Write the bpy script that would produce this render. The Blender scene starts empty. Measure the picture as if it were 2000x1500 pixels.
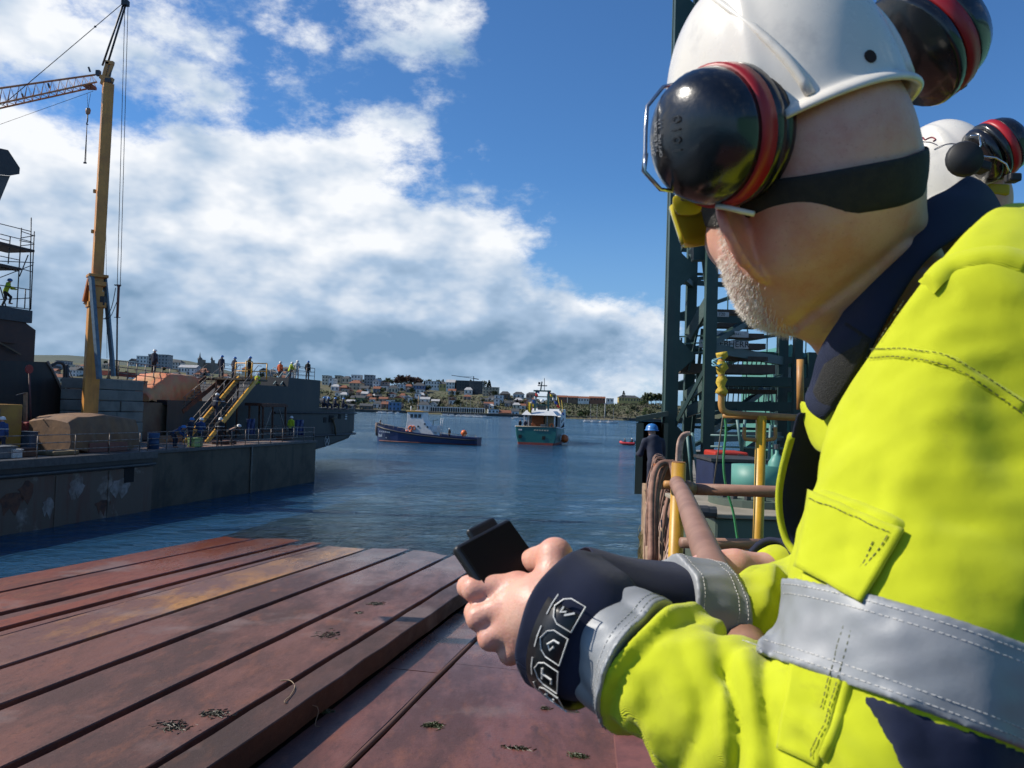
import bpy, bmesh, math, random
import numpy as np
from mathutils import Vector, Matrix

# ------------------------------------------------------------------ camera, sky, sun, exposure
SC = bpy.context.scene
COL = SC.collection
F_PX, PITCH, ROLL, CAM = 1511.0, 0.0331, 0.033, Vector((0, 0, 6.0))
def V(*a): return Vector(a)
fwd = Vector((0, math.cos(PITCH), math.sin(PITCH)))
r0 = Vector((1, 0, 0)); u0 = Vector((0, -math.sin(PITCH), math.cos(PITCH)))
rgt = r0 * math.cos(ROLL) + u0 * math.sin(ROLL)
upv = -r0 * math.sin(ROLL) + u0 * math.cos(ROLL)
cd = bpy.data.cameras.new('camera'); cam = bpy.data.objects.new('camera', cd); COL.objects.link(cam)
cd.sensor_width = 36; cd.lens = 36 * F_PX / 2000; cd.clip_start = 0.05; cd.clip_end = 20000
cd.dof.use_dof = True; cd.dof.focus_distance = 3.0; cd.dof.aperture_fstop = 20.0
cam.matrix_world = Matrix(((rgt.x, upv.x, -fwd.x, CAM.x), (rgt.y, upv.y, -fwd.y, CAM.y), (rgt.z, upv.z, -fwd.z, CAM.z), (0, 0, 0, 1)))
SC.camera = cam

SUN_DIR = Vector((-0.76, 0.04, 0.645)).normalized()
sl = bpy.data.lights.new('sun', 'SUN'); sl.energy = 5.0; sl.angle = math.radians(0.53); sl.color = (1.0, 0.93, 0.82)
so = bpy.data.objects.new('sun', sl); COL.objects.link(so)
so.rotation_euler = (-SUN_DIR).to_track_quat('-Z', 'Y').to_euler(); so.location = (-30, -10, 40)

W = bpy.data.worlds.new('World'); SC.world = W; W.use_nodes = True
def build_sky():
    nt = W.node_tree; N = nt.nodes; L = nt.links; N.clear()
    out = N.new('ShaderNodeOutputWorld'); bg = N.new('ShaderNodeBackground'); L.new(bg.outputs[0], out.inputs[0])
    sky = N.new('ShaderNodeTexSky'); sky.sky_type = 'NISHITA'; sky.sun_disc = False
    sky.sun_elevation = math.asin(SUN_DIR.z); sky.sun_rotation = math.atan2(SUN_DIR.x, SUN_DIR.y)
    sky.air_density = 1.0; sky.dust_density = 0.0; sky.ozone_density = 2.0; sky.altitude = 0
    bg.inputs['Strength'].default_value = 0.105
    tc = N.new('ShaderNodeTexCoord')
    def math_(op, a, b=None, c=None, clamp=False):
        n = N.new('ShaderNodeMath'); n.operation = op; n.use_clamp = clamp
        for i, v in enumerate((a, b, c)):
            if v is None: continue
            if isinstance(v, (int, float)): n.inputs[i].default_value = v
            else: L.new(v, n.inputs[i])
        return n.outputs[0]
    def vmath(op, a, b=None, scale=None):
        n = N.new('ShaderNodeVectorMath'); n.operation = op
        for i, v in enumerate((a, b)):
            if v is None: continue
            if isinstance(v, (tuple, list, Vector)): n.inputs[i].default_value = tuple(v)
            else: L.new(v, n.inputs[i])
        if scale is not None: n.inputs['Scale'].default_value = scale
        return n
    def ramp(x, a, b, lo=0.0, hi=1.0, smooth=True):
        n = N.new('ShaderNodeMapRange'); n.interpolation_type = 'SMOOTHSTEP' if smooth else 'LINEAR'
        L.new(x, n.inputs[0]); n.inputs[1].default_value = a; n.inputs[2].default_value = b
        n.inputs[3].default_value = lo; n.inputs[4].default_value = hi
        return n.outputs[0]
    def noise(vec, scale, detail, rough=0.55, dist=0.0):
        n = N.new('ShaderNodeTexNoise'); n.inputs['Scale'].default_value = scale; n.inputs['Detail'].default_value = detail
        n.inputs['Roughness'].default_value = rough; n.inputs['Distortion'].default_value = dist
        L.new(vec, n.inputs['Vector']); return n
    dirv = tc.outputs['Generated']
    # stretch upward directions: clouds get flatter near the horizon
    base = vmath('MULTIPLY', dirv, (1.0, 1.0, 1.75)).outputs[0]
    wn = noise(base, 2.6, 4)
    warp = vmath('SCALE', vmath('SUBTRACT', wn.outputs['Color'], (0.5, 0.5, 0.5)).outputs[0], scale=0.12).outputs[0]
    pw = vmath('ADD', dirv, warp).outputs[0]
    # cloud banks: direction (px of the sky seen), half width and height in degrees, weight
    def d_(px, py): return (fwd + rgt * ((px - 1000) / F_PX) + upv * ((750 - py) / F_PX)).normalized()
    banks = [(60, 400, 12, 7, .62), (330, 430, 11, 6, .62), (600, 460, 11, 6, .60), (830, 515, 7, 3.5, .55), (200, 590, 17, 6, .60), (540, 610, 15, 5, .60), (800, 650, 11, 4, .55),
             (1010, 700, 9, 3, .55), (1200, 690, 8, 3.5, .45), (1010, 590, 4, 2.5, .42), (1150, 640, 5, 2.2, .40), (1090, 620, 4, 2, .3),
             (60, 80, 10, 5, .22), (280, 40, 9, 4, .22), (500, 30, 8, 3.5, .16), (780, 50, 8, 3, .40), (900, 80, 4, 2, .30), (740, 250, 6, 3.0, .44), (640, 330, 7, 3, .36), (1020, 400, 6, 2.6, .36), (1215, 385, 2.5, 2, .26),
             (-500, 450, 30, 12, .5), (-900, 100, 30, 20, .3),
             (470, 215, 12, 4.6, -.62), (100, 235, 9, 2.4, -.50), (1300, 250, 20, 14, -.45), (1700, 300, 26, 20, -.45)]
    cov = None
    for px, py, wx, wy, w in banks:
        c = d_(px, py); ex = V(c.y, -c.x, 0).normalized(); ey = ex.cross(c)
        dx = math_('DIVIDE', vmath('DOT_PRODUCT', pw, ex).outputs['Value'], math.radians(wx)); dy = math_('DIVIDE', vmath('DOT_PRODUCT', pw, ey).outputs['Value'], math.radians(wy))
        r2 = math_('ADD', math_('MULTIPLY', dx, dx), math_('MULTIPLY', dy, dy)); fr_ = math_('GREATER_THAN', vmath('DOT_PRODUCT', pw, c).outputs['Value'], 0.0)
        t = math_('MULTIPLY', math_('POWER', 2.718, math_('MULTIPLY', r2, -0.8)), math_('MULTIPLY', fr_, w))
        cov = t if cov is None else math_('ADD', cov, t)
    def dens(vec):
        a = noise(vec, 7.0, 10, 0.62, 0.0).outputs[0]
        b = noise(vec, 2.6, 3, 0.5).outputs[0]
        return math_('ADD', math_('MULTIPLY', math_('SUBTRACT', a, 0.5), 2.3), math_('MULTIPLY', math_('SUBTRACT', b, 0.5), 0.8))
    n0 = dens(base)
    sunoff = vmath('ADD', base, tuple(SUN_DIR * 0.030 + Vector((0, 0, 0.030)))).outputs[0]
    d0 = math_('ADD', n0, cov)
    alpha = ramp(d0, 0.11, 0.56)
    # light: facing the sun bright, thick bases greyer
    def sdens(vec): return noise(vec, 6.0, 4.5, 0.55, 0.0).outputs[0]
    lit = math_('MULTIPLY', math_('SUBTRACT', sdens(base), sdens(sunoff)), 2.6)
    thick = ramp(d0, 0.30, 1.20)
    sep = N.new('ShaderNodeSeparateXYZ'); L.new(dirv, sep.inputs[0])
    low = ramp(sep.outputs['Z'], 0.065, 0.200, 1.0, 0.0)          # undersides seen low in the sky
    shade = math_('ADD', math_('MULTIPLY', lit, 0.85), 0.83)
    shade = math_('SUBTRACT', shade, math_('MULTIPLY', math_('MULTIPLY', thick, low), 0.66))
    shade = math_('SUBTRACT', shade, math_('MULTIPLY', thick, 0.06), clamp=True)
    cr = N.new('ShaderNodeValToRGB'); L.new(shade, cr.inputs[0])
    e = cr.color_ramp.elements
    e[0].position = 0.0; e[0].color = (1.6, 2.7, 4.1, 1)
    e[1].position = 1.0; e[1].color = (8.4, 8.6, 8.9, 1)
    m = e.new(0.45); m.color = (3.6, 4.8, 6.4, 1)
    hz = ramp(sep.outputs['Z'], -0.02, 0.08, 0.6, 1.0)
    alpha2 = math_('MULTIPLY', alpha, hz)
    # the blue itself, a little deeper than the model gives
    hs = N.new('ShaderNodeHueSaturation'); hs.inputs['Saturation'].default_value = 1.0
    tint = vmath('MULTIPLY', sky.outputs[0], (0.50, 0.84, 1.18)).outputs[0]
    hzm = N.new('ShaderNodeMix'); hzm.data_type = 'RGBA'; L.new(ramp(sep.outputs['Z'], -0.02, 0.30, 0.85, 0.0), hzm.inputs[0]); L.new(tint, hzm.inputs[6]); hzm.inputs[7].default_value = (2.3, 3.9, 6.0, 1)
    L.new(hzm.outputs[2], hs.inputs['Color'])
    mx = N.new('ShaderNodeMix'); mx.data_type = 'RGBA'; L.new(alpha2, mx.inputs[0])
    L.new(hs.outputs[0], mx.inputs[6]); L.new(cr.outputs[0], mx.inputs[7])
    L.new(mx.outputs[2], bg.inputs['Color'])
build_sky()
W.cycles.sampling_method = 'MANUAL'; W.cycles.sample_map_resolution = 512
vs = SC.view_settings; vs.view_transform = 'Standard'; vs.look = 'None'; vs.exposure = 0.12; vs.gamma = 1.0; vs.use_curve_mapping = False
SC.cycles.use_denoising = True; SC.cycles.max_bounces = 6; SC.cycles.transparent_max_bounces = 8
SC.cycles.use_adaptive_sampling = True; SC.cycles.adaptive_threshold = 0.015; SC.cycles.sample_clamp_indirect = 6.0
SC.cycles.caustics_reflective = False; SC.cycles.caustics_refractive = False

# ------------------------------------------------------------------ helpers
def ray(px, py): return (fwd + rgt * ((px - 1000) / F_PX) + upv * ((750 - py) / F_PX))
def at(px, py, depth):
    d = ray(px, py); return CAM + d * (depth / d.y)
def gz(px, py, z=0.0):
    d = ray(px, py); return CAM + d * ((z - CAM.z) / d.z)
def V(*a): return Vector(a)
rnd = random.Random(7)

def tag(o, label=None, cat=None, group=None, kind=None):
    if label: o['label'] = label
    if cat: o['category'] = cat
    if group: o['group'] = group
    if kind: o['kind'] = kind
    return o
def empty(name, loc=(0, 0, 0), rz=0.0, parent=None):
    o = bpy.data.objects.new(name, None); COL.objects.link(o); o.location = loc; o.rotation_euler = (0, 0, rz)
    o.empty_display_size = 0.2
    if parent: o.parent = parent
    return o
def thing(name, label, cat, loc=(0, 0, 0), rz=0.0, group=None):
    return tag(empty(name, loc, rz), label, cat, group)
def obj(name, me, mat=None, parent=None, smooth=False, bevel=0.0):
    o = bpy.data.objects.new(name, me); COL.objects.link(o)
    if mat is not None and not me.materials:
        for m_ in (mat if isinstance(mat, (list, tuple)) else [mat]): me.materials.append(m_)
    if smooth:
        me.polygons.foreach_set('use_smooth', [True] * len(me.polygons))
    if bevel:
        b = o.modifiers.new('bevel', 'BEVEL'); b.width = bevel; b.segments = 2; b.limit_method = 'ANGLE'
    if parent:
        o.parent = parent; o.matrix_parent_inverse = parent.matrix_basis.inverted()
    return o
def dup(root, loc=None, rz=None, label=None, group=None, parent=None):
    r = root.copy(); COL.objects.link(r)
    if parent is not None: r.parent = parent
    if loc is not None: r.location = loc
    if rz is not None: r.rotation_euler = (0, 0, rz)
    if label: r['label'] = label
    if group: r['group'] = group
    for ch in list(root.children): dup(ch, parent=r)
    return r

def under(root, host, names):
    """make the named parts of a thing sub-parts of one of its parts"""
    ch = list(root.children); b = lambda o: o.name.split('.')[0]
    hs_ = [c for c in ch if b(c) == host]
    for c in ch:
        if hs_ and b(c) in names and c is not hs_[0]: c.parent = hs_[0]; c.matrix_parent_inverse = Matrix.Identity(4)

class MB:
    """collects simple shapes into one mesh"""
    def __init__(s): s.v = []; s.f = []; s.m = []; s.cur = 0
    def add(s, vs, fs):
        n = len(s.v); s.v += [tuple(p) for p in vs]
        for f in fs: s.f.append(tuple(i + n for i in f)); s.m.append(s.cur)
        return s
    def box(s, c, size, R=None):
        c = Vector(c); hx, hy, hz = size[0] / 2, size[1] / 2, size[2] / 2
        vs = [Vector((x, y, z)) for x in (-hx, hx) for y in (-hy, hy) for z in (-hz, hz)]
        if R is not None: vs = [R @ p for p in vs]
        return s.add([c + p for p in vs], [(0, 1, 3, 2), (4, 6, 7, 5), (0, 4, 5, 1), (2, 3, 7, 6), (0, 2, 6, 4), (1, 5, 7, 3)])
    def beam(s, a, b, w, h=None, up=(0, 0, 1)):
        a = Vector(a); b = Vector(b); h = w if h is None else h
        d = (b - a); ln = d.length
        if ln < 1e-6: return s
        d /= ln; up = Vector(up)
        if abs(d.dot(up)) > 0.99: up = Vector((0, 1, 0))
        x = d.cross(up).normalized(); z = x.cross(d)
        R = Matrix((x, d, z)).transposed()
        return s.box((a + b) / 2, (w, ln, h), R)
    def tube(s, pts, r, n=8, closed=False, caps=True):
        pts = [Vector(p) for p in pts]; m = len(pts)
        rr = r if isinstance(r, (list, tuple)) else [r] * m
        vs = []; prev = None
        for i, p in enumerate(pts):
            if closed: t = pts[(i + 1) % m] - pts[i - 1]
            else: t = pts[min(i + 1, m - 1)] - pts[max(i - 1, 0)]
            t = t.normalized() if t.length > 1e-9 else Vector((0, 0, 1))
            if prev is None:
                a = Vector((0, 0, 1)) if abs(t.z) < 0.9 else Vector((1, 0, 0))
                x = t.cross(a).normalized()
            else:
                x = (prev - t * prev.dot(t)); x = x.normalized() if x.length > 1e-6 else t.orthogonal().normalized()
            prev = x; y = t.cross(x)
            for k in range(n):
                a = 2 * math.pi * k / n
                vs.append(p + (x * math.cos(a) + y * math.sin(a)) * rr[i])
        fs = []
        for i in range(m if closed else m - 1):
            j = (i + 1) % m
            for k in range(n):
                k2 = (k + 1) % n
                fs.append((i * n + k, i * n + k2, j * n + k2, j * n + k))
        if caps and not closed:
            fs.append(tuple(range(n - 1, -1, -1))); fs.append(tuple((m - 1) * n + k for k in range(n)))
        return s.add(vs, fs)
    def lathe(s, prof, c=(0, 0, 0), axis=(0, 0, 1), n=16, sx=1.0, sy=1.0, xdir=None):
        c = Vector(c); ax = Vector(axis).normalized()
        x = Vector(xdir) if xdir is not None else (Vector((1, 0, 0)) if abs(ax.x) < 0.9 else Vector((0, 1, 0)))
        x = (x - ax * x.dot(ax)).normalized(); y = ax.cross(x)
        vs = [c + ax * h + (x * math.cos(2 * math.pi * k / n) * sx + y * math.sin(2 * math.pi * k / n) * sy) * r for r, h in prof for k in range(n)]
        fs = [(i * n + k, i * n + (k + 1) % n, (i + 1) * n + (k + 1) % n, (i + 1) * n + k) for i in range(len(prof) - 1) for k in range(n)]
        if prof[0][0] > 1e-6: fs.append(tuple(range(n - 1, -1, -1)))
        if prof[-1][0] > 1e-6: fs.append(tuple((len(prof) - 1) * n + k for k in range(n)))
        return s.add(vs, fs)
    def prism(s, poly, h0, h1, T=lambda p: p):
        """poly: list of 2-D points; T maps (a, b, h) to the world"""
        n = len(poly)
        vs = [T(Vector((a, b, h0))) for a, b in poly] + [T(Vector((a, b, h1))) for a, b in poly]
        fs = [tuple(range(n - 1, -1, -1)), tuple(range(n, 2 * n))] + [(i, (i + 1) % n, n + (i + 1) % n, n + i) for i in range(n)]
        return s.add(vs, fs)
    def grid(s, rows, closed_u=False):
        nr, nc = len(rows), len(rows[0])
        fs = []
        for i in range(nr - 1):
            for j in range(nc if closed_u else nc - 1):
                j2 = (j + 1) % nc
                fs.append((i * nc + j, i * nc + j2, (i + 1) * nc + j2, (i + 1) * nc + j))
        return s.add([p for r in rows for p in r], fs)
    def mesh(s, name='mesh', fix=True):
        me = bpy.data.meshes.new(name); me.from_pydata(s.v, [], s.f); me.polygons.foreach_set('material_index', s.m)
        if fix:
            bm = bmesh.new(); bm.from_mesh(me); bmesh.ops.recalc_face_normals(bm, faces=bm.faces); bm.to_mesh(me); bm.free()
        me.update(); return me
    def build(s, name, mat, parent=None, smooth=False, bevel=0.0):
        return obj(name, s.mesh(name), mat, parent, smooth, bevel)

# ------------------------------------------------------------------ materials
MATS = {}
def M(name, col, rough=0.6, metal=0.0, var=0.25, scale=4.0, bump=0.15, bscale=None, col2=None, spec=0.5, coat=0.0, sss=0.0, sheen=0.0,
      streak=None, emit=0.0, detail=6, dist=0.004, rv=0.0, patch=(0.42, 0.62)):
    """painted, worn surface: base colour mixed with col2 by noise; streak=(colour, amount) runs of rust or dirt"""
    if name in MATS: return MATS[name]
    m = bpy.data.materials.new(name); m.use_nodes = True; MATS[name] = m
    nt = m.node_tree; N = nt.nodes; L = nt.links
    b = N['Principled BSDF']
    tc = N.new('ShaderNodeTexCoord')
    n1 = N.new('ShaderNodeTexNoise'); n1.inputs['Scale'].default_value = scale; n1.inputs['Detail'].default_value = detail; n1.inputs['Roughness'].default_value = 0.62
    L.new(tc.outputs['Object'], n1.inputs['Vector'])
    mr = N.new('ShaderNodeMapRange'); L.new(n1.outputs[0], mr.inputs[0]); mr.inputs[1].default_value = patch[0]; mr.inputs[2].default_value = patch[1]
    c2 = col2 if col2 is not None else tuple(c * (1 - var) for c in col)
    mx = N.new('ShaderNodeMix'); mx.data_type = 'RGBA'; L.new(mr.outputs[0], mx.inputs[0])
    mx.inputs[6].default_value = (*col, 1); mx.inputs[7].default_value = (*c2, 1)
    cur = mx.outputs[2]
    if streak:
        mp = N.new('ShaderNodeMapping'); mp.inputs['Scale'].default_value = (1.0, 1.0, 0.12); L.new(tc.outputs['Object'], mp.inputs[0])
        n2 = N.new('ShaderNodeTexNoise'); n2.inputs['Scale'].default_value = streak[2] if len(streak) > 2 else 1.6; n2.inputs['Detail'].default_value = 7
        n2.inputs['Roughness'].default_value = 0.65
        L.new(mp.outputs[0], n2.inputs['Vector'])
        r2 = N.new('ShaderNodeMapRange'); L.new(n2.outputs[0], r2.inputs[0]); r2.inputs[1].default_value = 0.5; r2.inputs[2].default_value = 0.68
        r2.inputs[4].default_value = streak[1]
        m2 = N.new('ShaderNodeMix'); m2.data_type = 'RGBA'; L.new(r2.outputs[0], m2.inputs[0]); L.new(cur, m2.inputs[6]); m2.inputs[7].default_value = (*streak[0], 1)
        cur = m2.outputs[2]
    L.new(cur, b.inputs['Base Color'])
    b.inputs['Roughness'].default_value = rough; b.inputs['Metallic'].default_value = metal
    b.inputs['Specular IOR Level'].default_value = spec
    if rv:
        rr = N.new('ShaderNodeMapRange'); L.new(n1.outputs[0], rr.inputs[0]); rr.inputs[1].default_value = 0.3; rr.inputs[2].default_value = 0.7
        rr.inputs[3].default_value = max(0.02, rough - rv); rr.inputs[4].default_value = min(1, rough + rv); L.new(rr.outputs[0], b.inputs['Roughness'])
    if coat: b.inputs['Coat Weight'].default_value = coat; b.inputs['Coat Roughness'].default_value = 0.08
    if sss:
        b.inputs['Subsurface Weight'].default_value = sss; b.inputs['Subsurface Radius'].default_value = (1.0, 0.3, 0.12); b.inputs['Subsurface Scale'].default_value = 0.006
    if sheen: b.inputs['Sheen Weight'].default_value = sheen; b.inputs['Sheen Roughness'].default_value = 0.5
    if emit: b.inputs['Emission Color'].default_value = (*col, 1); b.inputs['Emission Strength'].default_value = emit
    if bump:
        n3 = N.new('ShaderNodeTexNoise'); n3.inputs['Scale'].default_value = bscale or scale * 6; n3.inputs['Detail'].default_value = 5
        L.new(tc.outputs['Object'], n3.inputs['Vector'])
        bp = N.new('ShaderNodeBump'); bp.inputs['Strength'].default_value = bump; bp.inputs['Distance'].default_value = dist
        L.new(n3.outputs[0], bp.inputs['Height']); L.new(bp.outputs[0], b.inputs['Normal'])
    return m

# ------------------------------------------------------------------ signed-distance modelling (organic shapes)
def A3(p): return np.array(p, dtype=np.float64)
def sd_cone(P, a, b, ra, rb):
    a = A3(a); b = A3(b); ba = b - a; pa = P - a
    t = np.clip(pa @ ba / (ba @ ba), 0, 1)
    return np.linalg.norm(pa - t[:, None] * ba, axis=1) - (ra + (rb - ra) * t)
def sd_ell(P, c, r, R=None):
    q = P - A3(c)
    if R is not None: q = q @ np.array(R)      # R columns = axes
    r = A3(r); k0 = np.linalg.norm(q / r, axis=1); k1 = np.linalg.norm(q / (r * r), axis=1) + 1e-9
    return k0 * (k0 - 1) / k1
def sd_box(P, c, h, R=None, r=0.0):
    q = P - A3(c)
    if R is not None: q = q @ np.array(R)
    q = np.abs(q) - (A3(h) - r)
    return np.linalg.norm(np.maximum(q, 0), axis=1) + np.minimum(q.max(axis=1), 0) - r
def smin(a, b, k):
    h = np.clip(0.5 + 0.5 * (b - a) / k, 0, 1)
    return b + (a - b) * h - k * h * (1 - h)
def smax(a, b, k): return -smin(-a, -b, k)
def wob(P, f, seed, n=7):
    """smooth noise in about -1..1"""
    g = np.random.RandomState(seed); s = np.zeros(len(P))
    for i in range(n):
        d = g.normal(size=3); d /= np.linalg.norm(d)
        s += np.sin(P @ d * f * (0.6 + 0.9 * g.rand()) * 2 * np.pi + g.rand() * 6.28 + 1.2 * np.sin(P @ g.normal(size=3) * f * 2.0 + g.rand() * 6))
    return s / math.sqrt(n * 1.6)
def nets(f, lo, hi, h, smooth=0):
    """surface nets of f(P) = 0 on a sparse-filled grid; returns verts, quads"""
    lo = A3(lo); hi = A3(hi); B = 8
    nb = np.maximum(1, np.ceil((hi - lo) / (h * B)).astype(int)); n = nb * B
    bc = np.stack(np.meshgrid(*[np.arange(k) for k in nb], indexing='ij'), -1).reshape(-1, 3)
    cen = lo + (bc * B + (B - 1) / 2) * h
    dc = f(cen); keep = np.abs(dc) < B * h * 0.87 * 1.45 + 0.012 * (h < 0.01)
    D = np.repeat(np.repeat(np.repeat(dc.reshape(nb), B, 0), B, 1), B, 2).astype(np.float32)
    off = np.stack(np.meshgrid(*[np.arange(B)] * 3, indexing='ij'), -1).reshape(-1, 3)
    kb = bc[keep]
    for s in range(0, len(kb), 400):
        ii = (kb[s:s + 400, None, :] * B + off[None]).reshape(-1, 3)
        D[ii[:, 0], ii[:, 1], ii[:, 2]] = f(lo + ii * h)
    S = D < 0
    c = [S[:-1, :-1, :-1], S[1:, :-1, :-1], S[:-1, 1:, :-1], S[1:, 1:, :-1], S[:-1, :-1, 1:], S[1:, :-1, 1:], S[:-1, 1:, 1:], S[1:, 1:, 1:]]
    cnt = sum(x.astype(np.int8) for x in c); act = (cnt > 0) & (cnt < 8)
    idx = np.argwhere(act); vid = np.full(act.shape, -1, np.int64); vid[act] = np.arange(len(idx))
    co = np.array([[0, 0, 0], [1, 0, 0], [0, 1, 0], [1, 1, 0], [0, 0, 1], [1, 0, 1], [0, 1, 1], [1, 1, 1]])
    val = np.stack([D[idx[:, 0] + o[0], idx[:, 1] + o[1], idx[:, 2] + o[2]] for o in co], 1)
    acc = np.zeros((len(idx), 3)); k = np.zeros(len(idx))
    for a, b in ((0, 1), (2, 3), (4, 5), (6, 7), (0, 2), (1, 3), (4, 6), (5, 7), (0, 4), (1, 5), (2, 6), (3, 7)):
        va, vb = val[:, a], val[:, b]; m = (va < 0) != (vb < 0)
        t = np.where(m, va / np.where(m, va - vb, 1), 0)
        acc += np.where(m[:, None], co[a] + (co[b] - co[a]) * t[:, None], 0); k += m
    vt = lo + (idx + acc / k[:, None]) * h
    Q = []
    for ax in range(3):
        s0 = [slice(1, -1)] * 3; s0[ax] = slice(0, -1); s1 = list(s0); s1[ax] = slice(1, None)
        a = S[tuple(s0)]; b = S[tuple(s1)]; e = np.argwhere(a != b)
        if not len(e): continue
        sg = a[e[:, 0], e[:, 1], e[:, 2]]
        o = np.ones(3, int); o[ax] = 0; e = e + o
        u, w = [(1, 2), (2, 0), (0, 1)][ax]
        def g(du, dw):
            q = e.copy(); q[:, u] -= du; q[:, w] -= dw; return vid[q[:, 0], q[:, 1], q[:, 2]]
        q = np.stack([g(1, 1), g(0, 1), g(0, 0), g(1, 0)], 1); q[~sg] = q[~sg][:, ::-1]; Q.append(q)
    Q = np.concatenate(Q) if Q else np.zeros((0, 4), int)
    Q = Q[(Q >= 0).all(1)]
    for _ in range(smooth):
        s = np.zeros_like(vt); k = np.zeros(len(vt))
        for i in range(4):
            np.add.at(s, Q[:, i], vt[Q[:, (i + 1) % 4]]); np.add.at(k, Q[:, i], 1)
        vt = vt * 0.5 + 0.5 * s / np.maximum(k, 1)[:, None]
    return vt, Q
def npmesh(name, vt, Q, smooth=True):
    me = bpy.data.meshes.new(name); me.vertices.add(len(vt)); me.vertices.foreach_set('co', np.asarray(vt, np.float32).ravel())
    k = Q.shape[1]; me.loops.add(Q.size); me.loops.foreach_set('vertex_index', Q.astype(np.int32).ravel()); me.polygons.add(len(Q))
    me.polygons.foreach_set('loop_start', np.arange(0, Q.size, k, dtype=np.int32)); me.update(calc_edges=True); me.validate()
    if smooth: me.polygons.foreach_set('use_smooth', [True] * len(me.polygons))
    return me
def attr(me, name, vals):
    a = me.attributes.new(name, 'FLOAT', 'POINT'); a.data.foreach_set('value', np.asarray(vals, np.float32))
# ------------------------------------------------------------------ the slipway frame
SA = math.radians(11.1); SL = 0.0496
SD = V(math.sin(SA), math.cos(SA), 0); SR = V(math.cos(SA), -math.sin(SA), 0)
def slip(s, t, z=0.0, base=31.0):          # s lateral, t along, z above the plate surface
    return SR * s + SD * t + V(0, 0, (base - t) * SL + z)
def slip_hit(px, py, base=31.0):           # where a sight line meets the slipway
    d = ray(px, py); k = (CAM.z - base * SL) / (-d.z - SL * d.dot(SD)); p = CAM + d * k
    return p.dot(SR), p.dot(SD)

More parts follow.
